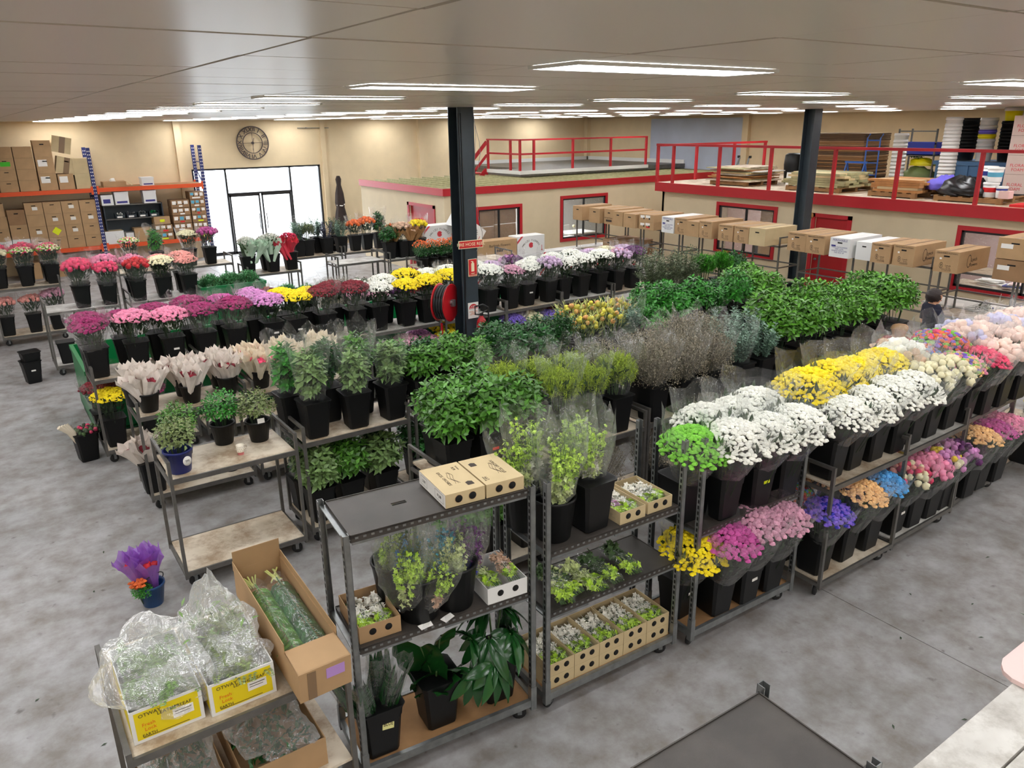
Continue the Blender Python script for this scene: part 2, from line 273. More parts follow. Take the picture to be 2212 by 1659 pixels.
for q in range(27):
    x = 11.1+.45*q
    if x > 23.3: break
    link('joist', jm, rf, (x, 0, 0))
    for r in range(2): link('noggin', nm, rf, (x, 20.4+2.1*r+(.1 if q % 2 else 0), 0))
def red_window(n, axis, pos, a0, a1, z0, z1, side, glazed=True):
    """red architrave, black aluminium sash, two panes; side = -1: architrave stands on the low side of pos"""
    global k
    w = struct(link('window_%d' % n, None)); P = lambda a, b, p, q, zz, z: (a, b, pos+p*1, pos+q*1, zz, z) if axis == 'x' else (pos+p, pos+q, a, b, zz, z)
    o = MB(); t = .09
    for (a, b, c, d) in ((a0, a1, z1-t, z1), (a0, a1, z0, z0+t), (a0, a0+t, z0+t, z1-t), (a1-t, a1, z0+t, z1-t)): o.box(*P(a, b, -.03, .0, c, d))
    o.build('architrave', 'red', w); s = MB(); a0 += t; a1 -= t; z0 += t; z1 -= t; u = .045; mid = a0+(a1-a0)*.5
    for (a, b, c, d) in ((a0, a1, z1-u, z1), (a0, a1, z0, z0+u), (a0, a0+u, z0, z1), (a1-u, a1, z0, z1), (mid-.02, mid+.02, z0, z1)): s.box(*P(a, b, .0, .06, c, d))
    s.build('sash', 'black_metal', w)
    for (a, b) in ((a0+u, mid-.02), (mid+.02, a1-u)): MB().box(*P(a, b, .028, .034, z0+u, z1-u)).build('pane', 'glass', w)
red_window(2, 'x', 19.2, 12.03, 13.67, .86, 1.99, -1); red_window(3, 'x', 19.2, 15.13, 17.06, .71, 2.12, -1)
d = struct(MB().box(10.97, 11.0, 19.72, 19.82, 0, 2.06).box(10.97, 11.0, 21.3, 21.4, 0, 2.06).box(10.97, 11.0, 19.72, 21.4, 1.97, 2.06).build('door_1', 'red'))
MB().box(11.0, 11.04, 19.82, 20.58, 0, 1.97).build('door_panel', 'door_red', d); MB().box(11.045, 11.085, 20.52, 21.3, 0, 1.97).build('door_panel', 'door_red', d)
# ---- upper landing behind the left office with its red railing and stair
struct(MB().box(15.6, 23.55, 21.98, 24.0, 2.55, 2.7).box(17.0, 23.55, 24.0, 27.85, 2.55, 2.7).build('floor_landing', 'bare_steel')); trim(MB().box(15.56, 21.5, 21.93, 21.98, 2.62, 2.74).box(15.56, 15.6, 21.98, 24, 2.62, 2.74), 'white_paint'); trim(MB().box(17.0, 23.5, 27.8, 27.85, 2.7, 2.84).box(23.48, 23.54, 22, 27.85, 2.7, 2.84), 'white_paint')
def railing(label, posts, rails, size=.07, mats='red'):
    r = thing('safety_railing', label, 'railing', posts[0]); o = Vector(posts[0])
    for p in posts:
        q = Vector(p)-o; MB().box(q.x-size/2, q.x+size/2, q.y-size/2, q.y+size/2, q.z, q.z+1.03).build('post', mats, r)
    for (nm, a, b, w, h) in rails: MB().bar(Vector(a)-o, Vector(b)-o, w, h).build(nm, mats, r)
    return r
railing('red steel railing along the front and left edge of the upper landing', [(15.6, 22.0, 2.7), (16.18, 22, 2.7), (17.88, 22, 2.7), (19.65, 22, 2.7), (21.42, 22, 2.7), (15.6, 22.56, 2.7), (15.6, 23.96, 2.7)],
    [('top_rail', (15.6, 22, 3.74), (21.45, 22, 3.74), .09, .05), ('mid_rail', (15.6, 22, 3.28), (21.4, 22, 3.28), .05, .06), ('top_rail', (15.6, 22, 3.74), (15.6, 24, 3.74), .09, .05), ('mid_rail', (15.6, 22, 3.28), (15.6, 24, 3.28), .05, .06)])
st = thing('stair', 'dark red stair with sloping handrail going down left of the landing', 'stair', (15.7, 24.2, 2.65))
MB().bar((0, 0, 1.0), (-1.3, 0, -.3), .05, .12).build('handrail', 'red', st); MB().bar((0, 0, .55), (-1.3, 0, -.75), .05, .08).build('mid_rail', 'red', st); MB().bar((0, 0, .02), (-1.5, 0, -1.45), .05, .24).build('stringer', 'red', st)
for q in range(7): MB().box(-.25-.21*q, .02-.21*q, 0, .8, -.1-.2*q, -.06-.2*q).build('tread', 'red', st)
# ---- right office (facade x 16.8) carrying the storage mezzanine
wall_with_holes('wall_store_facade', 'cream_facade', 'y', 16.8, .12, -6, 16.5, 2.36, [(5.3, 7.92, .91, 2.07), (10.5, 11.36, 0, 2.04), (12.55, 14.34, .91, 2.1)])
struct(MB().box(16.8, 23.6, 16.42, 16.5, 0, 2.36).build('wall_store_end', 'cream_facade')); struct(MB().box(19.6, 19.7, -6, 16.4, 0, 2.3).build('wall_store_rear', 'pink_pale'))
struct(MB().box(16.64, 23.6, -6, 16.56, 2.36, 2.6).build('floor_mezzanine', 'ply_board')); trim(MB().box(16.58, 16.64, -6, 16.6, 2.355, 2.6).box(16.64, 23.6, 16.56, 16.6, 2.355, 2.6))
red_window(4, 'y', 16.8, 12.46, 14.43, .82, 2.19, -1); red_window(5, 'y', 16.8, 5.21, 8.01, .82, 2.16, -1)
d = struct(MB().box(16.77, 16.8, 10.4, 10.5, 0, 2.13).box(16.77, 16.8, 11.36, 11.46, 0, 2.13).box(16.77, 16.8, 10.4, 11.46, 2.04, 2.13).build('door_2', 'red'))
MB().box(16.83, 16.87, 10.5, 11.36, 0, 2.04).build('door_panel', 'door_red', d); MB().lathe([(.012, 0), (.012, .05), (.035, .055), (.03, .09), (0, .095)], 12, (0, 0, 0), 0, axis='x').build('door_knob', 'galv', d, (16.74, 11.26, 1.04)).rotation_euler = (0, 0, 0)
b = thing('alarm_bell', 'small round brass bell on the corner of the red door frame', 'bell', (16.76, 11.47, 2.07)); MB().lathe([(0, -.05), (.05, -.045), (.07, 0)], 14, axis='x').build('gong', 'timber_brown', b); MB().lathe([(0, -.07), (.02, -.06), (.02, -.04)], 8, axis='x').build('nut', 'galv', b)
ps = [(16.65, y, 2.6) for y in (16.6, 15.99, 14.33, 12.69, 10.93, 9.4, 7.7, 6.0, 4.3, 2.6)]
railing('long red steel railing along the front of the storage mezzanine', ps, [('top_rail', (16.65, 16.64, 3.64), (16.65, 2.5, 3.64), .09, .06)])
railing('red railing closing the left end of the storage mezzanine', [(18.2, 16.55, 2.6), (19.88, 16.55, 2.6), (21.35, 16.55, 2.6)], [('top_rail', (16.7, 16.55, 3.62), (21.4, 16.55, 3.62), .09, .06)])
# office interiors seen through the panes
area((15.5, 21.3, 2.25), 4.5, .6, 150); area((18.2, 13.4, 2.25), .6, 3, 60); area((18.2, 6.6, 2.25), .6, 3, 45); area((12.5, 20.6, 2.2), 1.2, .4, 10)
t = thing('cafe_table', 'white table on a black pedestal seen through the left office window', 'table', (16.9, 20.6, 0)); MB().box(-.6, .6, -.4, .4, .72, .75).build('tabletop', 'white_paint', t); MB().lathe([(.25, 0), (.25, .02), (.04, .04), (.04, .72)], 14).build('pedestal', 'black_metal', t)
def chair(label, loc, rz):
    c = thing('cafe_chair', label, 'chair', loc, rz, 'white chairs in the left office'); MB().box(-.2, .2, -.2, .2, .44, .47).build('seat', 'white_paint', c); MB().box(-.2, .2, .18, .21, .5, .85).build('backrest', 'white_paint', c)
    for sx in (-1, 1):
        for sy in (-1, 1): MB().bar((sx*.17, sy*.17, 0), (sx*.17, sy*.17, .44), .025).build('leg', 'galv', c)
chair('white chair left of the table behind the office window', (15.9, 20.4, 0), PI/2); chair('white chair right of the table behind the office window', (17.3, 21.4, 0), .2)
v = thing('vase', 'small glass vase of pale flowers on the office table', 'vase', (16.75, 20.5, .751)); MB().lathe([(.05, 0), (.06, .06), (.04, .14), (.045, .16)], 12).build('glass_body', 'bottle_clear', v); MB().lathe([(.0, .15), (.06, .19), (.05, .24), (0, .26)], 8).build('flowers', 'fl_cream', v)
sx = 0
for (x0, x1, z0, z1) in ((12.1, 12.83, 1.38, 1.95), (12.85, 13.6, 1.42, 1.95), (12.1, 12.8, .9, 1.36), (12.83, 13.6, .9, 1.4)):
    b = MB(); n = 6; sx += 1
    for a in range(n+1):
        for c in range(n+1):
            u, w = a/n, c/n; b.v.append((x0+(x1-x0)*u, 19.42-.08*math.sin(PI*u)**.5*math.sin(PI*w)**.5+.01*math.sin(9*u+5*w), z0+(z1-z0)*w))
    for a in range(n):
        for c in range(n): i = a*(n+1)+c; b.f.append([i, i+n+1, i+n+2, i+1]); b.m.append(0); b.sm.append(True)
    b.box(x0, x1, 19.43, 19.47, z0, z1)
    tag(b.build('paper_sack', 'card_dark'), '%s brown paper sack stacked behind the shaded office window pane' % ('upper left', 'upper right', 'lower left', 'lower right')[sx-1], 'sack', 'sacks behind the office window')
# steel columns
def column(label, x, y, w, d):
    c = thing('steel_column', label, 'column', (x, y, 0)); b = MB()
    b.box(-w/2, w/2, -d/2, -d/2+.014, 0, CEIL).box(-w/2, w/2, d/2-.014, d/2, 0, CEIL).box(-.006, .006, -d/2+.014, d/2-.014, 0, CEIL); b.build('h_section', 'dark_steel', c)
    MB().box(-w/2-.05, w/2+.05, -d/2-.05, d/2+.05, 0, .02).build('base_plate', 'dark_steel', c); return c
c1 = column('dark grey steel column with fire signs in the middle of the flower rows', 5.96, 9.84, .27, .26)
MB().tube([(-.12, -.14, 4.4), (-.11, -.14, 2.8), (-.1, -.14, 1.2), (-.12, -.14, .3)], .007, 5).tube([(-.085, -.14, 4.4), (-.08, -.14, 3), (-.09, -.14, 1.9), (-.14, -.14, .8)], .006, 5).build('cable', 'black_metal', c1)
MB().tube([(.12, -.14, 4.45), (.15, -.15, 4.1), (.11, -.16, 3.75), (.10, -.15, 3.55)], .004, 4).tube([(.13, -.14, 4.3), (.2, -.16, 4.0), (.21, -.16, 3.85), (.16, -.15, 3.6)], .004, 4).tube([(.13, -.14, 3.3), (.15, -.16, 2.95), (.2, -.18, 2.75), (.2, -.17, 2.6), (.1, -.17, 2.48)], .004, 4).build('loose_wire', 'galv', c1)
column('dark steel column standing behind the carton racks by the red door', 15.35, 10.72, .27, .26)
# signs, hose reel and extinguisher on the column
sg = thing('hose_reel_sign', 'red sign reading FIRE HOSE REEL high on the steel column', 'sign', (5.975, 9.69, 2.585), -.08)
MB().box(-.2, .2, -.006, .006, -.058, .058).build('sign_plate', 'sign_cream', sg); MB().box(-.192, .192, -.0075, 0, -.05, .05).build('sign_face', 'sign_red', sg); text('lettering', 'FIRE HOSE REEL', .066, (0, -.009, 0), RX, UP, 'sign_cream', sg, ext=.0006)
sg = thing('extinguisher_sign', 'red pictogram sign of a fire extinguisher on the column', 'sign', (6.0, 9.7, 2.235)); MB().box(-.075, .075, -.006, .004, -.13, .13).build('sign_plate', 'sign_cream', sg); MB().box(-.069, .069, -.0075, 0, -.124, .124).build('sign_face', 'sign_red', sg)
MB().box(-.026, .026, -.009, 0, -.055, .07).box(-.012, .012, -.009, 0, .07, .095).box(-.03, .0, -.009, 0, .09, .1).box(-.035, .035, -.009, 0, -.085, -.078).build('pictogram', 'sign_cream', sg); text('lettering', 'FIRE\nEXTINGUISHER', .022, (0, -.0085, -.1), RX, UP, 'sign_cream', sg)
sg = thing('powder_sign', 'white and red ABE powder sign above the extinguisher', 'sign', (5.99, 9.7, 1.59)); MB().box(-.09, .09, -.006, .004, -.12, .12).build('sign_plate', 'paper', sg)
b = MB(); vs = [(.075*math.cos(a*PI/14), -.0075, .025+.075*math.sin(a*PI/14)) for a in range(15)]; b.add(vs, [tuple(range(15))[::-1]]); b.build('red_dome', 'sign_red', sg); text('lettering', 'A B(E)\nPOWDER', .03, (0, -.009, .05), RX, UP, 'paper', sg); text('small_print', 'WOOD  PAPER\nLIQUIDS\nELECTRICAL', .022, (0, -.0075, -.04), RX, UP, 'text_orange', sg)
h = thing('fire_hose_reel', 'red fire hose reel with black hose hung on the column side', 'hose reel', (5.64, 9.93, 1.72), (0, 0, -.98))
MB().lathe([(.05, .085), (.27, .085), (.285, .1), (.27, .105), (.0, .105)], 32, axis='x').lathe([(0, -.105), (.27, -.105), (.285, -.1), (.27, -.085), (.05, -.085)], 32, axis='x').build('reel_disc', 'extinguisher_red', h)
b = MB()
for q in range(4): b.tube([(-.066+.044*q, .24*math.cos(a*PI/16), .24*math.sin(a*PI/16)) for a in range(33)], .022, 6, cap=False)
b.build('hose', 'rubber', h); MB().lathe([(.05, -.1), (.05, .14)], 12, axis='x').box(.1, .16, -.03, .03, -.05, .05).build('axle', 'galv', h)
b = MB()
for q in range(5): b.bar((-.108, .08*math.cos(q*1.257), .08*math.sin(q*1.257)), (-.108, .2*math.cos(q*1.257), .2*math.sin(q*1.257)), .008)
b.build('pressed_rib', 'red', h); MB().tube([(-.02, -.1, -.3), (-.02, -.1, -1.6)], .018, 8).build('feed_pipe', 'extinguisher_red', h)
x = thing('fire_extinguisher', 'red fire extinguisher with white band standing against the column foot', 'extinguisher', (6.06, 9.58, .9)); MB().lathe([(.07, 0), (.078, .02), (.078, .5), (.06, .56), (.03, .6), (.025, .62)], 18).build('cylinder', 'extinguisher_red', x)
MB().lathe([(.0795, .36), (.0795, .44)], 18, cap=False).lathe([(.0795, .05), (.0795, .28)], 18, cap=False).build('label', 'paper', x); MB().box(-.02, .02, -.02, .02, .61, .66).bar((0, 0, .66), (.12, -.02, .7), .02, .012).bar((0, 0, .64), (.1, -.02, .62), .02, .012).build('valve', 'black_metal', x)
MB().tube([(-.02, 0, .64), (-.12, -.02, .66), (-.13, -.03, .78), (.0, -.04, .8), (.1, -.03, .74), (.13, 0, .55), (.1, 0, .3)], .013, 7).build('hose', 'rubber', x); MB().box(-.09, .09, .08, .1, 0, .3).build('bracket', 'black_metal', x)
# wall clock, conduit and folded umbrella
ck = thing('wall_clock', 'large iron skeleton clock with roman numerals above the entrance', 'clock', (8.53, 27.94, 3.73))
def ring(r0, r1, z=.02):
    b = MB(); n = 48; vs = []
    for (r, y) in ((r0, -z), (r1, -z), (r1, z), (r0, z)): vs += [(r*math.cos(2*PI*i/n), y, r*math.sin(2*PI*i/n)) for i in range(n)]
    b.add(vs, [(q*n+i, q*n+(i+1) % n, ((q+1) % 4)*n+(i+1) % n, ((q+1) % 4)*n+i) for q in range(4) for i in range(n)]); return b
ring(.525, .555).build('outer_ring', 'clock_iron', ck); ring(.325, .345).build('inner_ring', 'clock_iron', ck)
for i, s in enumerate('XII I II III IV V VI VII VIII IX X XI'.split()):
    a = PI/2-i*PI/6; text('numeral', s, .2, (.435*math.cos(a), -.01, .435*math.sin(a)), (math.sin(a), 0, -math.cos(a)), (math.cos(a), 0, math.sin(a)), 'clock_iron', ck, ext=.012)
b = MB()
for a in (0, PI/2, PI, 1.5*PI): b.bar((.04*math.cos(a), 0, .04*math.sin(a)), (.33*math.cos(a), 0, .33*math.sin(a)), .012)
b.build('spoke', 'clock_iron', ck); MB().lathe([(.045, -.03), (.045, .03)], 16, axis='y').build('hub', 'clock_iron', ck); MB().bar((0, -.03, 0), (.05, -.03, .17), .03, .01).build('hour_hand', 'clock_iron', ck); MB().bar((0, -.035, .0), (-.02, -.035, -.24), .022, .01).build('minute_hand', 'clock_iron', ck)
cd = thing('wall_conduit', 'thin grey conduit bar on the wall right of the clock', 'conduit', (10.16, 27.93, 4.2)); MB().tube([(0, 0, 0), (1.16, 0, -.01)], .014, 6).build('pipe', 'galv', cd); MB().box(.3, .34, -.02, .05, -.02, .02).box(.85, .89, -.02, .05, -.02, .02).build('clip', 'galv', cd)
u = thing('folded_umbrella', 'dark brown folded market umbrella leaning by the shop entrance', 'umbrella', (11.42, 27.6, 0)); MB().tube([(0, 0, 0), (-.02, 0, 2.5)], .022, 8).build('pole', 'black_metal', u)
b = MB(); n = 20; vs = []
for (r, z) in ((.05, 2.52), (.09, 2.4), (.07, 2.2), (.13, 1.9), (.16, 1.55), (.13, 1.4), (.2, 1.0), (.26, .6)): vs += [((r*(1+.22*math.cos(5*2*PI*i/n)))*math.cos(2*PI*i/n)-.02, (r*(1+.22*math.cos(5*2*PI*i/n)))*math.sin(2*PI*i/n), z) for i in range(n)]
b.add(vs, [(q*n+i, q*n+(i+1) % n, (q+1)*n+(i+1) % n, (q+1)*n+i) for q in range(7) for i in range(n)], 0, True); b.build('canopy', 'umbrella_cloth', u); MB().tube([(-.17, -.02, 1.48), (-.02, -.17, 1.46), (.13, -.05, 1.5)], .022, 6).build('strap', 'paper', u)
# ================================================================ TROLLEYS
def caster_mesh(r=.055):
    w = MB().lathe([(.015, -.016), (r*.6, -.016), (r, -.012), (r, .012), (r*.6, .016), (.015, .016)], 14, (0, .02, r), 0, axis='y').mesh('wheel', 'rubber')
    f = MB().box(-.03, .03, -.03, .03, 2*r+.008, 2*r+.02).box(-.012, .02, -.006, .0, r-.01, 2*r+.01).box(-.012, .02, .04, .046, r-.01, 2*r+.01).mesh('caster', 'galv'); return f, w
CF, CW = caster_mesh()
def casters(t, L, D, zt=.13):
    for (x, y, a) in ((.1, .08, .3), (L-.1, .08, -.4), (.1, D-.08, .2), (L-.1, D-.08, .5)):
        c = link('caster', CF, t, (x, y, 0), a); link('wheel', CW, c)
def wood_trolley(L=1.22, D=.74, board='ply_board', H=1.36, shelf=1.175):
    t = thing('flower_trolley', None, 'trolley'); b = MB()
    for y in (.015, D-.015): b.box(-.015, .015, y-.015, y+.015, .13, H)
    for z in (H-.015, shelf-.06, .165): b.box(-.013, .013, .03, D-.03, z-.015, z+.015)
    em = b.mesh('end_frame', 'bare_steel')
    link('end_frame', em, t, (.015, 0, 0)); link('end_frame', em, t, (L-.015, 0, 0))
    MB().box(.03, L-.03, .02, D-.02, shelf-.016, shelf).build('shelf_board', board, t); [MB().box(.03, L-.03, y, y+.02, shelf-.045, shelf+.002).build('shelf_rail', 'bare_steel', t) for y in (0, D-.02)]
    MB().box(.03, L-.03, .02, D-.02, .184, .2).build('deck_board', board, t); [MB().box(.03, L-.03, y, y+.02, .155, .202).build('deck_rail', 'bare_steel', t) for y in (0, D-.02)]
    casters(t, L, D); return t
PW = {'ply': wood_trolley(), 'white': wood_trolley(board='white_board')}; used = set()
def put_trolley(x, y, label, rz=0, board='ply', group='flower trolleys with a top shelf'):
    p = PW[board]
    if board not in used: used.add(board); p.location = (x, y, 0); p.rotation_euler = (0, 0, rz); p['label'] = label; p['group'] = group; return p
    return dup(p, (x, y, 0), rz, label, group)
def cc_trolley(x, y, rz, shelves, label, H=1.95, L=1.33, D=.56):
    t = thing('danish_trolley', label, 'trolley', (x, y, 0), rz, 'galvanised trolleys with slotted posts')
    for px in (0, L-.04):
        for py in (0, D-.04):
            b = MB(); f = 0 if py == 0 else .036
            b.box(px, px+.04, py+f, py+f+.004, .2, H); b.box(px, px+.004, py, py+.04, .2, H); b.box(px+.036, px+.04, py, py+.04, .2, H)
            q = .3
            while q < H-.05:
                b.box(px-.0008, px, py+.012, py+.028, q, q+.03, 1); b.box(px+.04, px+.0408, py+.012, py+.028, q, q+.03, 1); q += .05
            b.box(px-.003, px+.043, py-.003, py+.043, .12, .32)
            b.build('post', ['galv', 'hole_black'], t)
    MB().box(.04, L-.04, 0, .03, .15, .21).box(.04, L-.04, D-.03, D, .15, .21).box(0, .03, .04, D-.04, .15, .21).box(L-.03, L, .04, D-.04, .15, .21).build('base_frame', 'galv', t); MB().box(.03, L-.03, .03, D-.03, .18, .2).build('deck_board', 'pallet_wood', t)
    for z in shelves:
        b = MB(); a0, a1, d0, d1 = .05, L-.05, .02, D-.02; sx0, sx1 = L*.31, L*.31+.1
        b.box(a0, sx0, d0, d1, z-.008, z).box(sx1, a1, d0, d1, z-.008, z).box(sx0, sx1, d0, D/2-.02, z-.008, z).box(sx0, sx1, D/2+.02, d1, z-.008, z)
        for (yy, ys) in ((d0, -1), (d1, 1)): b.box(a0, a1, min(yy, yy-ys*.006), max(yy, yy-ys*.006), z-.045, z+.006)
        b.box(a0, a0+.006, d0, d1, z-.045, z+.006).box(a1-.006, a1, d0, d1, z-.045, z+.006).box(.012, a0+.05, d0, d0+.03, z-.02, z-.008).box(a1-.05, L-.012, d0, d0+.03, z-.02, z-.008)
        s = b.build('shelf_tray', 'tray_plastic', t); g = MB()
        for q in range(24): g.box(a0+.03+q*.051, a0+.05+q*.051, d0-.002, d0-.0002, z-.026, z-.012)
        g.build('rim_slot', 'galv', s); MB().box(L*.48, L-.06, d0-.001, d0+.012, z-.062, z-.046).box(.06, L*.3, d0-.001, d0+.012, z-.062, z-.046).box(.012, .05, d0-.001, D-d0, z-.03, z-.02).build('hook_rail', 'galv', s)
    casters(t, L, D); return t
# ================================================================ BUCKETS
def bucket_mesh():
    b = MB().sqloft([(.10, 0), (.108, .012), (.132, .3), (.136, .3), (.143, .385), (.154, .385), (.156, .4), (.146, .4)]); b.sqloft([(.146, .4), (.14, .39), (.104, .03), (.09, .02)], m=1); return b.mesh('flower_bucket', ['black_plastic', 'bucket_inside'])
def round_mesh(r0, r1, h): return MB().lathe([(r0*.96, 0), (r0, .008), (r1, h-.02), (r1+.008, h-.02), (r1+.008, h), (r1-.004, h), (r1-.01, h-.02), (r0-.006, .02), (0, .02)], 20).mesh('round_pot', 'black_plastic')
BUCKET = bucket_mesh(); POT = round_mesh(.09, .122, .225); BIGPOT = round_mesh(.125, .16, .33)
stk = {c: MB().box(-.035, .035, -.0015, .0015, -.025, .025).mesh('sticker', c) for c in ('paper', 'label_yellow', 'label_red', 'post_it')}
def put_bucket(x, y, z, label, kind='square', rz=0, sticker=None, group=None, sx=0, sz=.25):
    o = link({'square': 'flower_bucket', 'round': 'flower_pot', 'big': 'flower_tub'}[kind], {'square': BUCKET, 'round': POT, 'big': BIGPOT}[kind], None, (x, y, z), rz); tag(o, label, 'bucket', group)
    if sticker:
        s = link('sticker', stk[sticker], o, (sx, -(.106+.082*sz) if kind == 'square' else -(.092+.14*sz), sz), (-.08, 0, 0)); s['label'] = {'paper': 'white sticker', 'label_yellow': 'yellow sticker', 'label_red': 'red sticker', 'post_it': 'pale yellow note'}[sticker]
    return o
# ================================================================ PLANTS (a few mesh variants of each, shared by all copies)
U2 = lambda R, a, b: R.uniform(a, b)
def rv(R): return Vector((R.uniform(-1, 1), R.uniform(-1, 1), R.uniform(-1, 1)))
def leaf(b, p, d, up, L, Wd, m=0, curl=.12):
    d = d.normalized(); s = d.cross(up)
    if s.length < 1e-3: s = Vector((1, 0, 0))
    s.normalize(); n = s.cross(d)
    b.add([p, p+d*.45*L-s*Wd*.5+n*.10*Wd, p+d*.5*L-n*.06*L, p+d*.45*L+s*Wd*.5+n*.10*Wd, p+d*L-n*curl*L], [(0, 2, 1), (0, 3, 2), (1, 2, 4), (2, 3, 4)], m, True)
def head(b, p, r, h, R, m=0, n=6):
    a = R.uniform(0, 6); vs = [p+Vector((0, 0, h))]
    for (rr, zz) in ((.62, .72), (1, .1), (.55, -.45)): vs += [p+Vector((r*rr*math.cos(a+2*PI*i/n)*R.uniform(.85, 1.15), r*rr*math.sin(a+2*PI*i/n)*R.uniform(.85, 1.15), h*zz)) for i in range(n)]
    b.add(vs, [(0, 1+i, 1+(i+1) % n) for i in range(n)]+[(1+q*n+i, 1+(q+1)*n+i, 1+(q+1)*n+(i+1) % n, 1+q*n+(i+1) % n) for q in range(2) for i in range(n)], m)
def ball(b, p, r, R, m=0, lump=.18, n=8, k=5):
    vs = [p+Vector((0, 0, r))]
    for q in range(1, k): vs += [p+Vector((math.sin(PI*q/k)*math.cos(2*PI*i/n+q*.4), math.sin(PI*q/k)*math.sin(2*PI*i/n+q*.4), math.cos(PI*q/k)))*r*R.uniform(1-lump, 1+lump) for i in range(n)]
    vs.append(p-Vector((0, 0, r))); e = len(vs)-1
    b.add(vs, [(0, 1+i, 1+(i+1) % n) for i in range(n)]+[(1+q*n+i, 1+(q+1)*n+i, 1+(q+1)*n+(i+1) % n, 1+q*n+(i+1) % n) for q in range(k-2) for i in range(n)]+[(e, e-n+(i+1) % n, e-n+i) for i in range(n)], m, True)
def stems(R, Rt, H, n=16, leaves=70, z0=.12, LL=.09):
    b = MB()
    for i in range(n):
        a = R.uniform(0, 2*PI); r = Rt*math.sqrt(R.random())*.9; b.tube([(r*.35*math.cos(a), r*.35*math.sin(a), z0), (r*.6*math.cos(a), r*.6*math.sin(a), .42), (r*math.cos(a), r*math.sin(a), H-.03)], .0035, 3, cap=False)
    for i in range(leaves):
        t = R.uniform(.15, 1); a = R.uniform(0, 2*PI); r = (.1+(Rt-.1)*t)*R.uniform(.72, 1.0); z = .40+(H-.07-.40)*t
        leaf(b, Vector((r*math.cos(a), r*math.sin(a), z)), Vector((math.cos(a)*.5, math.sin(a)*.5, 1))+rv(R)*.6, Vector((math.cos(a), math.sin(a), -.3)), LL*R.uniform(.7, 1.2), LL*.36)
    return b
def sleeve(R, r0, r1, z0, z1, n=22, jag=.05, amp=.012, k=5):
    b = MB(); vs = []; tips = [R.uniform(-jag, jag) + (jag*.8 if i % 4 == 0 else 0) for i in range(n)]
    for q in range(k):
        t = q/(k-1)
        for i in range(n):
            a = 2*PI*i/n; r = (r0+(r1-r0)*t**.85)*(1+.05*math.cos(3*a+R.random()))+R.uniform(-amp, amp)*(.4+t); vs.append((r*math.cos(a), r*math.sin(a), z0+(z1-z0)*t+(tips[i] if q == k-1 else R.uniform(-.01, .01))))
    b.add(vs, [(q*n+i, q*n+(i+1) % n, (q+1)*n+(i+1) % n, (q+1)*n+i) for q in range(k-1) for i in range(n)]); return b
def dome(R, n, Rt, H, drop):
    for i in range(n):
        r = Rt*math.sqrt((i+.5)/n); a = i*2.39996+R.uniform(-.15, .15); yield Vector((r*math.cos(a), r*math.sin(a), H-drop*(r/Rt)**2.2+R.uniform(-.012, .012)))
CACHE = {}
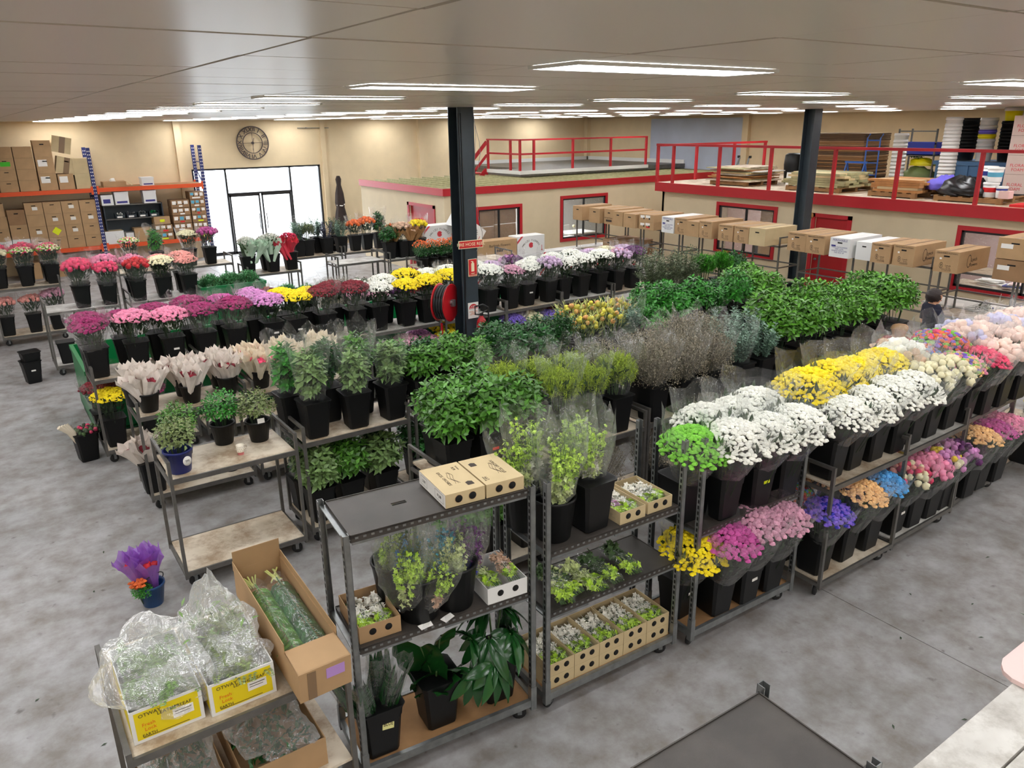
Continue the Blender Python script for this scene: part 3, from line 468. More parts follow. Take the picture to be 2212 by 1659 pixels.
def plant(kind, var):
    key = (kind, var)
    if key in CACHE: return CACHE[key]
    R = random.Random(kind+str(var)); out = []
    if kind in ('mum', 'mumbare', 'spray', 'rain', 'mumtall'):
        Rt, H = (.232, .76) if kind != 'spray' else (.27, .77); b = MB()
        if kind == 'mumtall': Rt, H = .215, .80
        n = {'spray': 400, 'mumtall': 150}.get(kind, 190); hr = .021 if kind == 'spray' else .0265
        for p in dome(R, n, Rt, H, .085 if kind != 'spray' else .15): head(b, p, hr*R.uniform(.8, 1.15), hr*.8, R, R.randrange(4) if kind == 'rain' else 0)
        out = [('foliage', stems(R, Rt, H, 14, 90).mesh('foliage', 'stems_dark'), 1), ('blooms', b.mesh('blooms', ['fl_white']*4), 4)]
        if kind != 'mumbare': out.append(('sleeve', sleeve(R, .13, Rt+.035, .37, H+(.05 if kind == 'mum' else .1), jag=.045).mesh('sleeve', 'sleeve'), 1))
    elif kind in ('leaf', 'leafbag', 'leafwide', 'leaftall', 'leafshort'):
        b = MB(); Rt, zc = {'leaf': (.22, .52), 'leafbag': (.17, .63), 'leafwide': (.25, .57), 'leaftall': (.25, .7), 'leafshort': (.19, .34)}[kind]
        for i in range(72 if kind not in ('leafwide', 'leaftall') else 90):
            th = math.acos(1-1.4*min(1, (i+.5)/72)) if kind != 'leafbag' else R.uniform(.1, 2.75); ph = i*2.39996
            o = Vector((math.sin(th)*math.cos(ph), math.sin(th)*math.sin(ph), math.cos(th))); rr = Rt*R.uniform(.6, 1.02); p = Vector((0, 0, zc))+Vector((o.x*rr, o.y*rr, o.z*rr*(1.0 if kind != 'leafbag' else 1.35)))
            ax = (o*.8+Vector((0, 0, .75))+rv(R)*.3).normalized(); t1 = ax.orthogonal().normalized(); t2 = ax.cross(t1); L = R.uniform(.07, .105)*(1 if kind != 'leafshort' else .55)
            for k in range(7):
                an = k*2.4; el = .25+.11*k; d = (t1*math.cos(an)+t2*math.sin(an))*math.cos(el)+ax*math.sin(el); leaf(b, p-ax*(.05-.009*k), d, ax, L*(1.15-.09*k), L*.52*(1.1-.06*k), 0, .18)
        z0 = .12 if kind != 'leafshort' else .08
        s = MB()
        for i in range(12): a = R.uniform(0, 6.28); s.tube([(.03*math.cos(a), .03*math.sin(a), z0), (.1*math.cos(a), .1*math.sin(a), zc)], .004, 3, cap=False)
        out = [('stems', s.mesh('stems', 'stems_dark'), 1), ('leaves', b.mesh('leaves', 'leaf_viburnum'), 1)]
        if kind == 'leafbag': out.append(('sleeve', sleeve(R, .125, .215, .37, .98, jag=.06, amp=.016).mesh('sleeve', 'sleeve'), 1))
    elif kind in ('wattle', 'fern'):
        b = MB()
        for i in range(100):
            a = i*2.39996; r = .2*math.sqrt((i+.5)/100); p = Vector((r*math.cos(a), r*math.sin(a), .74-.1*(r/.2)**2+R.uniform(-.05, .03))); ax = Vector((p.x*1.6, p.y*1.6, .8)).normalized()
            for k in range(40):
                d = (ax*R.uniform(.1, 1)+rv(R)*.8).normalized(); q = p-ax*R.uniform(0, .16); leaf(b, q, d, Vector((0, 0, 1)), R.uniform(.025, .05) if kind == 'wattle' else R.uniform(.03, .07), .006 if kind == 'wattle' else .011, 0, .3)
        out = [('foliage', b.mesh('foliage', kind), 1), ('stems', stems(R, .17, .7, 22, 60, LL=.1).mesh('stems', 'stems'), 1)]
        if kind == 'wattle': out.append(('sleeve', sleeve(R, .13, .24, .37, .86, jag=.05, amp=.014).mesh('sleeve', 'sleeve'), 1))
    elif kind == 'gyp':
        b = MB()
        for i in range(150):
            a = R.uniform(0, 6.28); r = .26*math.sqrt(R.random()); b.tube([(r*.3*math.cos(a), r*.3*math.sin(a), .36), (r*math.cos(a), r*math.sin(a), R.uniform(.6, .82)-.1*(r/.26)**2)], .0016, 3, cap=False)
        for i in range(4200):
            a = R.uniform(0, 6.28); r = .27*math.sqrt(R.random()); z = R.uniform(.5, .84)-.14*(r/.27)**2; p = Vector((r*math.cos(a), r*math.sin(a), z)); leaf(b, p, rv(R), Vector((0, 0, 1)), R.uniform(.014, .026), .009)
        out = [('sprigs', b.mesh('sprigs', 'gyp'), 1), ('sleeve', sleeve(R, .12, .3, .36, .8, n=24, jag=.07, amp=.025).mesh('sleeve', 'net'), 1)]
    elif kind in ('gum', 'olive', 'fillerbush'):
        b = MB(); big = kind == 'olive'
        for i in range(48 if big else 36):
            a = R.uniform(0, 6.28); r1 = R.uniform(.06, .34 if big else .22); H = R.uniform(.62, 1.02 if big else .86); P0 = Vector((.04*math.cos(a), .04*math.sin(a), .3)); P1 = Vector((r1*math.cos(a), r1*math.sin(a), H-r1*.4)); b.tube([P0, (P0+P1)/2+Vector((0, 0, .05)), P1], .0025, 3, cap=False)
            for k in range(26 if not big else 30):
                t = (.2 if not big else .1)+.8*k/25; q = P0.lerp(P1, t)+Vector((0, 0, .1*t*(1-t))); d = (P1-P0).normalized()*.55+Vector((math.cos(k*2.2), math.sin(k*2.2), R.uniform(-.3, .4)))
                leaf(b, q, d, Vector((0, 0, 1))+rv(R)*.4, R.uniform(.05, .08) if big else R.uniform(.032, .05), .019 if big else .03)
        out = [('branches', b.mesh('branches', {'gum': 'gum', 'olive': 'olive'}.get(kind, 'leaf_dark')), 1)]
        if kind == 'gum' and var % 2: out.append(('sleeve', sleeve(R, .12, .24, .37, .9, jag=.07, amp=.016).mesh('sleeve', 'sleeve'), 1))
    elif kind == 'protea':
        b = MB(); l = MB()
        for p in dome(R, 17, .2, .74, .12): ball(b, p, R.uniform(.026, .038), R, R.randrange(2), .06); b.tube([(p.x*.3, p.y*.3, .2), tuple(p)], .005, 4, 2)
        for i in range(190):
            a = R.uniform(0, 6.28); r = .24*math.sqrt(R.random()); p = Vector((r*math.cos(a), r*math.sin(a), R.uniform(.5, .72))); leaf(l, p, Vector((p.x*2, p.y*2, .7))+rv(R)*.4, Vector((0, 0, 1)), R.uniform(.06, .1), .016)
        out = [('leaves', l.mesh('leaves', 'protea_leaf'), 1), ('flower_heads', b.mesh('flower_heads', ['protea', 'protea_orange', 'stems']), 1)]
    elif kind in ('hydr', 'rose', 'carn'):
        b = MB(); n, r = {'hydr': (22, .052), 'rose': (30, .036), 'carn': (34, .04)}[kind]
        for p in dome(R, n, .225, .77, .09): ball(b, p, r*R.uniform(.85, 1.15), R, R.randrange(3) if kind != 'carn' else 0, .2, 10, 7)
        out = [('foliage', stems(R, .215, .75, 18, 110).mesh('foliage', 'stems_dark'), 1), ('blooms', b.mesh('blooms', ['fl_white']*3), 3), ('sleeve', sleeve(R, .13, .25, .37, .86, jag=.06, amp=.016).mesh('sleeve', 'sleeve_white' if kind == 'hydr' else 'sleeve'), 1)]
    elif kind == 'lily':
        b = MB()
        for p in dome(R, 30, .2, .74, .1):
            a0 = R.uniform(0, 6)
            for k in range(5): a = a0+k*1.257; leaf(b, p, Vector((math.cos(a), math.sin(a), 1.1)), Vector((-math.cos(a), -math.sin(a), 1)), .07, .04, 0, -.2)
        out = [('foliage', stems(R, .2, .72, 18, 90).mesh('foliage', 'stems'), 1), ('blooms', b.mesh('blooms', ['fl_white']), 1)]
    CACHE[key] = out; return out
def put_plant(kind, var, x, y, z, label, cat, mats=None, rz=0, tilt=0, group=None, sc=1.0, name='flower_bunch', tx=0):
    t = thing(name, label, cat, (x, y, z), (tilt, tx, rz) if (tilt or tx) else rz, group); t.scale = (sc, sc, sc)
    for (pn, me, ns) in plant(kind, var):
        o = link(pn, me, t); mm = (mats or {}).get(pn)
        if mm:
            mm = [mm] if isinstance(mm, str) else mm
            for i in range(len(me.materials)): o.material_slots[i].link = 'OBJECT'; o.material_slots[i].material = M[mm[i % len(mm)]]
    return t
LEAFY = {'leaf', 'leaftall', 'leafbag', 'leafwide', 'leafshort', 'wattle', 'fern', 'gum', 'olive', 'fillerbush'}
seedn = [0]
def row(where, y, z, items, bucket='square', tilt=0, jit=.03, stick={}, sc=1.0):
    """items: (x, plant kind, colours, words); where: words that place the line of buckets"""
    for i, it in enumerate(items):
        x, kind, cols, words = it[:4]; bk = it[4] if len(it) > 4 else bucket; yy = it[5] if len(it) > 5 else y
        seedn[0] += 1; R = random.Random(seedn[0]); jx, jy = R.uniform(-.5, .5)*jit, R.uniform(-.5, .5)*jit; nn = ORD[i+1]
        if bk: put_bucket(x+jx, yy+jy, z, 'black %s bucket, %s from left along %s' % ('square' if bk == 'square' else 'round', nn, where), bk, R.uniform(-.06, .06), stick.get(i), 'black buckets along '+where, sx=.02)
        if kind:
            key = 'leaves' if kind in ('leaf', 'leafbag', 'leafwide', 'leaftall', 'leafshort') else ('foliage' if kind in ('wattle', 'fern') else ('branches' if kind in ('gum', 'olive', 'fillerbush') else 'blooms'))
            put_plant(kind, R.randrange(3), x+jx, yy+jy, z+.025 - (.175 if bk == 'round' and kind not in ('leafshort',) else 0), '%s, %s from left along %s' % (words, nn, where), 'foliage bunch' if kind in LEAFY else 'flower bunch', {key: cols} if cols else None, R.uniform(-.5, .5), tilt+R.uniform(-.04, .04), where, sc*R.uniform(.94, 1.06), 'foliage_bunch' if kind in LEAFY else 'flower_bunch')
# ================================================================ TROLLEY ROWS
def line(xs, y, row_words, rz=0, board='ply', boards=None):
    for i, x in enumerate(xs):
        yy = y[i] if isinstance(y, (list, tuple)) else y
        put_trolley(x, yy, 'steel trolley with %s shelf, %s from left in the %s' % ('pale' if (boards or {}).get(i, board) == 'ply' else 'white', ORD[i+1], row_words), rz if not isinstance(rz, (list, tuple)) else rz[i], (boards or {}).get(i, board))
line([1.05, 2.36, 3.66, 4.96, 6.26, 7.56, 8.86], [7.08, 7.18, 7.22, 7.24, 7.26, 7.28, 7.3], 'leafy row with the mug')
line([3.03, 4.29, 5.56, 6.83, 8.1, 9.4], [5.43, 5.47, 5.5, 5.53, 5.6, 5.68], 'greenery row behind the white flowers')
line([1.12, 2.4, 9.0, 10.3], [9.0, 9.0, 8.85, 8.85], 'white paper rose row')
line([.9, 2.2, 3.56, 4.83, 6.12, 7.34, 8.56, 9.82], 10.78, 'hose reel row', boards={3: 'white', 4: 'white', 6: 'white'})
line([.78, 2.16], 15.58, 'pink row on the left', board='white')
line([-1.2, .1], 18.55, 'far left row near the cartons')
line([2.5, 3.8], 19.0, 'back row below the entrance'); line([4.76], 17.0, 'middle row holding the white lilies'); line([6.42, 7.7], 18.6, 'back row of gum foliage'); line([6.86, 8.13], [17.05, 16.9], 'empty middle row', board='white'); line([8.14, 9.42], 15.35, 'orange pot plant row')
line([5.8, 7.06, 8.42, 9.72, 10.98], [3.45, 3.48, 3.56, 3.66, 3.78], 'front row of wooden trolleys', rz=[0, .02, .04, .06, .08], boards={1: 'white', 2: 'white'})
C = lambda c, w: (c, w)
mum = lambda x, c, w, k='mum', **q: (x, k, c, w)
# hose reel row
row('the hose reel row front edge', 11.0, 1.177, [mum(1.03, 'fl_magenta', 'magenta chrysanthemums'), mum(1.5, 'fl_pink', 'soft pink chrysanthemums', 'mumbare'), mum(1.97, 'fl_pink', 'soft pink chrysanthemums', 'mumbare'), mum(2.39, 'fl_magenta', 'magenta chrysanthemums'), mum(2.8, 'fl_magenta', 'magenta chrysanthemums'),
    mum(3.33, 'fl_lilac', 'lilac pink chrysanthemums', 'mumbare'), mum(3.69, 'fl_yellow', 'yellow chrysanthemums', 'mumbare'), mum(4.17, 'fl_dred', 'dark red chrysanthemums'), mum(4.64, 'fl_dred', 'dark red chrysanthemums'), mum(5.02, 'fl_white', 'white chrysanthemums', 'mumbare'), mum(5.51, 'fl_yellow', 'yellow chrysanthemums', 'mumbare'), mum(5.9, 'fl_yellow', 'yellow chrysanthemums', 'mumbare'), mum(6.3, 'fl_yellow', 'yellow chrysanthemums'),
    mum(7.12, 'fl_white', 'white chrysanthemums'), mum(7.53, 'fl_dusty', 'pale lilac chrysanthemums'), (7.92, 'mum', ['fl_white', 'fl_yellow', 'fl_green', 'fl_lime'], 'small yellow and white chrysanthemums'), mum(8.4, 'fl_palelilac', 'pale lilac chrysanthemums', 'rose'), mum(8.74, 'fl_white', 'white chrysanthemums', 'mumbare'), mum(9.17, 'fl_white', 'white chrysanthemums', 'mumbare'), mum(9.6, 'fl_white', 'white chrysanthemums', 'mumbare'), mum(10.05, ['fl_palelilac', 'fl_dusty'], 'lilac roses', 'rose'), mum(10.45, 'fl_purple', 'dark purple blooms')],
    tilt=.12, stick={2: 'paper', 5: 'paper', 6: 'paper', 15: 'paper'})
row('the hose reel row back edge', 11.36, 1.177, [mum(1.0, 'fl_magenta', 'magenta chrysanthemums'), mum(1.42, 'fl_magenta', 'magenta chrysanthemums'), mum(1.85, 'fl_magenta', 'magenta chrysanthemums'), mum(2.3, 'fl_magenta', 'magenta chrysanthemums'), mum(2.75, 'fl_dpink', 'deep pink chrysanthemums'), mum(3.2, 'fl_lilac', 'lilac pink chrysanthemums'), mum(3.62, 'fl_yellow', 'yellow chrysanthemums', 'mumbare'), mum(4.02, 'fl_yellow', 'yellow chrysanthemums', 'mumbare'), mum(4.45, 'fl_dred', 'dark red chrysanthemums', 'mumbare'), mum(4.86, 'fl_white', 'white chrysanthemums', 'mumbare'), mum(5.3, 'fl_white', 'white chrysanthemums', 'mumbare'), mum(5.72, 'fl_yellow', 'yellow chrysanthemums', 'mumbare'), mum(6.12, 'fl_white', 'white chrysanthemums', 'mumbare'), mum(6.55, 'fl_white', 'white chrysanthemums'),
    mum(7.0, 'fl_white', 'white chrysanthemums', 'mumtall'), mum(7.4, 'fl_palelilac', 'pale lilac blooms', 'mumtall'), mum(7.85, ['fl_purple', 'fl_lilac'], 'purple and lilac blooms', 'rose'), mum(8.3, 'fl_white', 'white chrysanthemums', 'mumbare'), mum(8.75, 'fl_white', 'white chrysanthemums', 'mumbare'), mum(9.2, 'fl_white', 'white chrysanthemums', 'mumbare'), mum(9.65, ['fl_palelilac', 'fl_white'], 'pale lilac blooms', 'carn'), mum(10.1, ['fl_cream', 'fl_palelilac'], 'cream and lilac blooms', 'carn'), mum(10.5, ['fl_palelilac'], 'pale lilac blooms', 'carn')], tilt=.03)
row('the hose reel row lower deck', 11.0, .2, [mum(1.06, 'fl_yellow', 'yellow chrysanthemums', 'mumbare'), mum(1.55, 'fl_magenta', 'magenta chrysanthemums'), mum(3.8, 'fl_yellow', 'yellow chrysanthemums'), mum(4.6, 'fl_dred', 'dark red chrysanthemums'), mum(5.05, 'fl_white', 'white chrysanthemums'), mum(5.45, 'fl_dusty', 'dusty pink chrysanthemums', 'mumbare'), mum(5.85, 'fl_dusty', 'dusty lilac chrysanthemums', 'mumbare'), mum(6.25, 'fl_yellow', 'yellow chrysanthemums', 'mumbare'), mum(6.62, 'fl_yellow', 'yellow chrysanthemums', 'mumbare'), mum(7.0, 'fl_white', 'white chrysanthemums', 'mumbare'), mum(7.55, ['fl_violet', 'fl_lilac'], 'lilac eryngium blooms', 'mumtall'), mum(7.95, 'fl_cream', 'cream carnations', 'carn'), mum(8.4, ['fl_violet', 'fl_purple'], 'purple blooms', 'mumtall'), mum(8.85, 'fl_dred', 'dark red carnations', 'carn'), mum(9.3, 'fl_dred', 'dark red carnations', 'carn'), mum(9.75, 'fl_dred', 'dark red carnations', 'carn')], tilt=.12)
row('the hose reel row lower deck rear', 11.36, .2, [mum(1.0, 'fl_dred', 'dark red chrysanthemums'), mum(5.9, 'fl_lilac', 'lilac chrysanthemums', 'mumbare'), mum(6.4, 'fl_yellow', 'yellow chrysanthemums', 'mumbare'), mum(6.85, 'fl_yellow', 'yellow chrysanthemums', 'mumbare'), mum(7.8, 'eryngium', 'grey violet sea holly', 'mumtall'), mum(8.25, 'eryngium', 'grey violet sea holly', 'mumtall'), mum(8.8, 'fl_dred', 'dark red carnations', 'carn'), mum(9.3, 'fl_dred', 'dark red carnations', 'carn')])
# leafy row with the mug
row('the leafy row front edge', 7.36, 1.177, [(2.55, 'leafbag', 'leaf_bag', 'sleeved pale leaf foliage'), (3.03, 'leafbag', 'leaf_bag', 'sleeved pale leaf foliage'), (3.47, 'leafbag', 'leaf_bag', 'sleeved pale leaf foliage'), (3.84, 'leaf', 'leaf_viburnum', 'glossy green leaf foliage'), (4.18, 'leaf', 'leaf_viburnum', 'glossy green leaf foliage'), (4.55, 'leaf', 'leaf_viburnum', 'glossy green leaf foliage'), (5.08, 'leaf', 'leaf_dark', 'dark green leaf foliage'), (5.45, 'leaf', 'leaf_dark', 'dark green leaf foliage'), (5.82, 'fillerbush', 'leaf_dark', 'fine dark green foliage'),
    (6.22, 'protea', ['protea', 'protea', 'stems'], 'green yellow protea heads'), (6.62, 'protea', ['protea', 'protea_orange', 'stems'], 'yellow protea heads'), (7.0, 'gum', 'gum', 'grey green foliage'), (7.45, 'leaf', 'leaf_bright', 'bright green leaf foliage'), (7.85, 'leaftall', 'leaf_bright', 'bright green leaf foliage'), (8.25, 'leaftall', 'leaf_bright', 'bright green leaf foliage'), (8.65, 'fillerbush', 'leaf_bright', 'fine green foliage'), (9.05, 'leaftall', 'leaf_bright', 'bright green leaf foliage'), (9.5, 'leaftall', 'leaf_mass', 'green leaf foliage'), (9.9, 'leaftall', 'leaf_mass', 'green leaf foliage')], stick={2: None})
row('the leafy row back edge', 7.72, 1.177, [(2.46, 'leafbag', 'leaf_bright', 'sleeved green leaf foliage'), (2.86, 'leafbag', 'leaf_dark', 'sleeved dark leaf foliage'), (3.25, 'leafbag', 'leaf_viburnum', 'sleeved green leaf foliage'), (3.68, 'leaf', 'leaf_viburnum', 'glossy green leaf foliage'), (4.05, 'leaf', 'leaf_dark', 'dark green leaf foliage'), (4.4, 'leaf', 'leaf_viburnum', 'glossy green leaf foliage'), (5.0, 'leaf', 'leaf_dark', 'dark green leaf foliage'), (5.4, 'leaf', 'leaf_dark', 'dark green leaf foliage'), (5.8, 'fillerbush', 'leaf_dark', 'fine dark green foliage'), (6.3, 'protea', ['protea_orange', 'protea_orange', 'stems'], 'orange protea heads'), (6.7, 'protea', ['protea_orange', 'protea', 'stems'], 'orange protea heads'), (7.1, 'protea', ['protea_orange', 'protea_orange', 'stems'], 'pale orange protea heads'), (7.6, 'leaftall', 'leaf_bright', 'bright green leaf foliage'), (8.05, 'leaftall', 'leaf_bright', 'bright green leaf foliage'), (8.5, 'fern', 'leaf_bright', 'feathery bright green foliage'), (9.0, 'leafwide', 'leaf_dark', 'dark green leaf foliage'), (9.45, 'leaftall', 'leaf_mass', 'green leaf foliage'), (9.85, 'leaftall', 'leaf_mass', 'green leaf foliage')])
row('the leafy row lower deck', 7.38, .2, [(2.55, 'leafwide', 'leaf_bag', 'sleeved pale leaf foliage'), (2.9, 'leafwide', 'leaf_viburnum', 'green leaf foliage'), (3.3, 'leafwide', 'leaf_bag', 'pale leaf foliage'), (3.85, 'leaf', 'leaf_dark', 'dark leaf foliage'), (4.25, 'leaf', 'leaf_dark', 'dark leaf foliage')])
row('the leafy row lower deck rear', 7.74, .2, [(2.5, 'leafbag', 'leaf_dark', 'sleeved dark leaf foliage'), (2.9, 'leafbag', 'leaf_bright', 'sleeved green leaf foliage'), (3.35, 'leafbag', 'leaf_dark', 'sleeved dark leaf foliage'), (3.9, 'leaf', 'leaf_dark', 'dark leaf foliage')])
# pots and mug on the first trolley of that row
put_bucket(1.19, 7.27, 1.177, 'blue plastic pot with a round white label at the trolley end', 'round', 0).data = round_mesh(.1, .128, .225); o = [q for q in bpy.data.objects if q.get('label', '').startswith('blue plastic pot')][0]; o.data.materials[0] = M['navy_plastic']
MB().lathe([(0, -.002), (.045, -.002), (.045, 0)], 16, axis='y').build('round_label', 'paper', o, (.05, -.118, .13), (-.12, 0, .42)); text('lettering', 'TFS', .03, (.052, -.122, .13), (1, .42, 0), UP, 'ink', o)
put_plant('leafshort', 0, 1.19, 7.27, 1.19, 'light green bushy foliage in the blue pot', 'foliage bunch', {'leaves': 'leaf_olive'}, 0, sc=1.05, name='foliage_bunch')
for i, (x, y, mt, w, sc) in enumerate([(1.3, 7.66, 'leaf_viburnum', 'mid green bushy foliage behind the blue pot', 1.05), (1.72, 7.72, 'leaf_bright', 'fresh green bushy foliage in the middle pot of the mug trolley', 1.1), (2.04, 7.58, 'leaf_dark', 'dark olive bushy foliage in the pot behind the mug', 1.05)]):
    put_bucket(x, y, 1.177, ('black round pot behind the blue pot', 'black round pot in the middle of the mug trolley', 'black round pot with white label behind the mug')[i], 'round', 0, 'paper' if i == 2 else None); put_plant('leafshort', i % 3, x, y, 1.19, w, 'foliage bunch', {'leaves': mt if i < 2 else 'leaf_olive'}, i, sc=sc, name='foliage_bunch')
mg = thing('mug', 'spotted cream mug with pink base on the empty shelf', 'mug', (1.77, 7.32, 1.177), .25); MB().lathe([(.03, 0), (.031, .028), (.036, .03)], 16, cap=True).build('pink_base', 'mug_pink', mg); MB().lathe([(.036, .03), (.041, .1), (.036, .1), (.032, .035), (0, .033)], 16).build('cup', 'mug_white', mg); MB().tube([(.036, 0, .085), (.065, 0, .085), (.07, 0, .06), (.06, 0, .045), (.034, 0, .045)], .006, 6).build('handle', 'mug_white', mg)
b = MB()
for q in range(3):
    for a in range(12): an = a*.5236+q*.26; r = .0372+.0017*q; b.lathe([(0, .0012), (.003, 0)], 5, (0, 0, 0), cap=False); vs = b.v[-10:]; b.v[-10:] = [((r+v[2])*math.cos(an)-v[0]*math.sin(an), (r+v[2])*math.sin(an)+v[0]*math.cos(an), .045+.02*q+v[1]) for v in vs]
b.build('spots', 'ink', mg)
# greenery row
row('the greenery row front edge', 5.62, 1.177, [(3.2, 'leafwide', 'leaf_viburnum', 'light green leafy viburnum'), (3.58, 'leafwide', 'leaf_viburnum', 'light green leafy viburnum'), (3.95, 'leafwide', 'leaf_viburnum', 'light green leafy viburnum'), (4.42, 'wattle', 'wattle', 'yellow green feathery wattle'), (4.8, 'wattle', 'wattle', 'sleeved yellow green wattle'), (5.2, 'wattle', 'wattle', 'sleeved yellow green wattle'), (5.72, 'gyp', 'gyp', 'brown sleeved baby breath'), (6.15, 'gyp', 'gyp', 'brown sleeved baby breath'), (6.6, 'gyp', 'gyp', 'brown sleeved baby breath'), (7.1, 'gum', 'gum', 'sleeved blue gum'), (7.5, 'gum', 'gum', 'sleeved blue gum'),
    (7.9, 'leaftall', 'leaf_mass', 'fresh green leaf foliage'), (8.3, 'leaftall', 'leaf_mass', 'fresh green leaf foliage'), (8.7, 'leaftall', 'leaf_mass', 'fresh green leaf foliage'), (9.1, 'leaftall', 'leaf_mass', 'fresh green leaf foliage'), (9.55, 'leaftall', 'leaf_mass', 'fresh green leaf foliage'), (10.05, 'leaftall', 'leaf_mass', 'fresh green leaf foliage'), (10.4, 'leaftall', 'leaf_mass', 'fresh green leaf foliage')], stick={1: 'label_red'}, sc=1.04)
row('the greenery row back edge', 5.97, 1.177, [(3.28, 'leafwide', 'leaf_viburnum', 'light green leafy viburnum'), (3.65, 'leafwide', 'leaf_viburnum', 'light green leafy viburnum'), (4.02, 'wattle', 'wattle', 'sleeved yellow green wattle'), (4.45, 'wattle', 'wattle', 'sleeved yellow green wattle'), (4.88, 'wattle', 'wattle', 'sleeved yellow green wattle'), (5.3, 'gyp', 'gyp', 'brown sleeved baby breath'), (5.85, 'gyp', 'gyp', 'brown sleeved baby breath'), (6.35, 'gyp', 'gyp', 'brown sleeved baby breath'), (6.8, 'gyp', 'gyp', 'brown sleeved baby breath'), (7.2, 'gum', 'gum', 'blue gum'), (7.6, 'gum', 'gum', 'blue gum'), (8.0, 'leaftall', 'leaf_mass', 'fresh green leaf foliage'), (8.4, 'leaftall', 'leaf_mass', 'fresh green leaf foliage'), (8.8, 'leaftall', 'leaf_mass', 'fresh green leaf foliage'), (9.2, 'leaftall', 'leaf_mass', 'fresh green leaf foliage'), (9.65, 'leaftall', 'leaf_mass', 'fresh green leaf foliage'), (10.1, 'leaftall', 'leaf_mass', 'fresh green leaf foliage'), (10.45, 'leaftall', 'leaf_mass', 'fresh green leaf foliage')], sc=1.1)
row('the greenery row lower deck', 5.65, .2, [(3.25, 'leafwide', 'leaf_viburnum', 'green leafy foliage'), (3.65, 'leafwide', 'leaf_viburnum', 'green leafy foliage'), (4.05, 'leafwide', 'leaf_dark', 'green leafy foliage'), (4.55, 'gyp', 'gyp', 'sleeved brown filler'), (5.0, 'gyp', 'gyp', 'sleeved brown filler'), (5.8, 'gyp', 'gyp', 'sleeved brown filler')])
row('the paper rose row right half', 9.2, 1.177, [(9.25, 'olive', 'olive', 'tall grey olive branches'), (9.65, 'olive', 'olive', 'tall grey olive branches'), (10.05, 'olive', 'olive', 'tall grey olive branches'), (10.5, 'fern', 'fern', 'bright green curly fern'), (10.95, 'fern', 'fern', 'bright green curly fern'), (11.3, 'leafwide', 'leaf_dark', 'dark leaf foliage')], sc=1.05)
# front row right half (white spray chrysanthemums and more)
row('the front row upper shelf', 3.66, 1.177, [mum(6.0, 'fl_white', 'white spray chrysanthemums', 'spray'), mum(6.33, 'fl_white', 'white spray chrysanthemums', 'spray'), mum(6.66, 'fl_white', 'white spray chrysanthemums', 'spray'), mum(7.0, 'fl_white', 'white spray chrysanthemums', 'spray'), mum(7.32, 'fl_cream', 'cream roses', 'rose'), mum(7.64, 'fl_cream', 'cream roses', 'rose'), mum(8.0, ['fl_pink', 'fl_apricot', 'fl_violet', 'fl_green'], 'rainbow dyed chrysanthemums', 'rain'), (8.35, 'mum', ['fl_rose', 'fl_orange', 'fl_green', 'fl_violet'], 'rainbow dyed chrysanthemums'),
    mum(8.75, 'fl_peach', 'pale peach hydrangeas', 'hydr'), mum(9.15, 'fl_peach', 'pale peach hydrangeas', 'hydr'), mum(9.55, ['fl_peach', 'fl_lavender', 'fl_peach'], 'peach and lavender hydrangeas', 'hydr'), mum(10.0, ['fl_lavender', 'fl_peach', 'fl_lavender'], 'lavender hydrangeas', 'hydr'), mum(10.5, 'fl_lavender', 'lavender hydrangeas', 'hydr'), mum(11.1, 'fl_yellow', 'yellow chrysanthemums')], tilt=.22, sc=1.03)
row('the front row upper shelf rear', 4.0, 1.177, [mum(6.0, 'fl_yellow', 'yellow spray chrysanthemums', 'spray'), mum(6.36, 'fl_yellow', 'yellow spray chrysanthemums', 'spray'), mum(6.75, 'fl_yellow', 'yellow spray chrysanthemums', 'spray'), mum(7.12, 'fl_yellow', 'yellow spray chrysanthemums', 'spray'), mum(7.5, ['fl_white', 'fl_white', 'fl_nude'], 'white blooms', 'hydr'), (7.85, 'rain', ['fl_rose', 'fl_violet', 'fl_orange', 'fl_blue'], 'rainbow dyed chrysanthemums'), (8.3, 'rain', ['fl_rose', 'fl_violet', 'fl_orange', 'fl_green'], 'rainbow dyed chrysanthemums'), mum(8.75, ['fl_lavender', 'fl_peach', 'fl_lavender'], 'lavender hydrangeas', 'hydr'), mum(9.15, 'fl_peach', 'pale peach hydrangeas', 'hydr'), mum(9.6, ['fl_lavender', 'fl_peach', 'fl_peach'], 'peach and lavender hydrangeas', 'hydr'), mum(10.1, 'fl_peach', 'pale peach hydrangeas', 'hydr'), mum(10.5, 'fl_lavender', 'lavender hydrangeas', 'hydr')], tilt=.1, sc=1.12)
row('the front row lower deck', 3.64, .2, [(5.98, 'rain', ['fl_violet', 'fl_royal', 'fl_violet', 'fl_violet'], 'violet and royal blue blooms'), mum(6.36, 'fl_apricot', 'apricot snapdragons', 'mumtall'), mum(6.74, 'fl_blue', 'sky blue snapdragons', 'mumtall'), (7.24, 'rose', ['fl_rose', 'fl_salmon', 'fl_cream'], 'rose red and cream blooms'), (7.52, 'carn', ['fl_pink', 'fl_cream'], 'pink and cream blooms'), (7.86, 'rose', ['fl_cream', 'fl_yellow', 'fl_lilac'], 'cream and yellow blooms'), (8.16, 'rose', ['fl_lilac', 'fl_purple', 'fl_lilac'], 'lilac blooms'), (8.66, 'mumtall', 'fl_apricot', 'orange blooms'), (8.98, 'mumtall', 'fl_dpink', 'hot pink blooms'), (9.36, 'mumtall', 'fl_pink', 'pink blooms'), (10.2, 'mum', 'fl_yellow', 'yellow chrysanthemums'), (10.6, 'mum', 'fl_yellow', 'yellow chrysanthemums')], tilt=.2, stick={3: 'paper'})
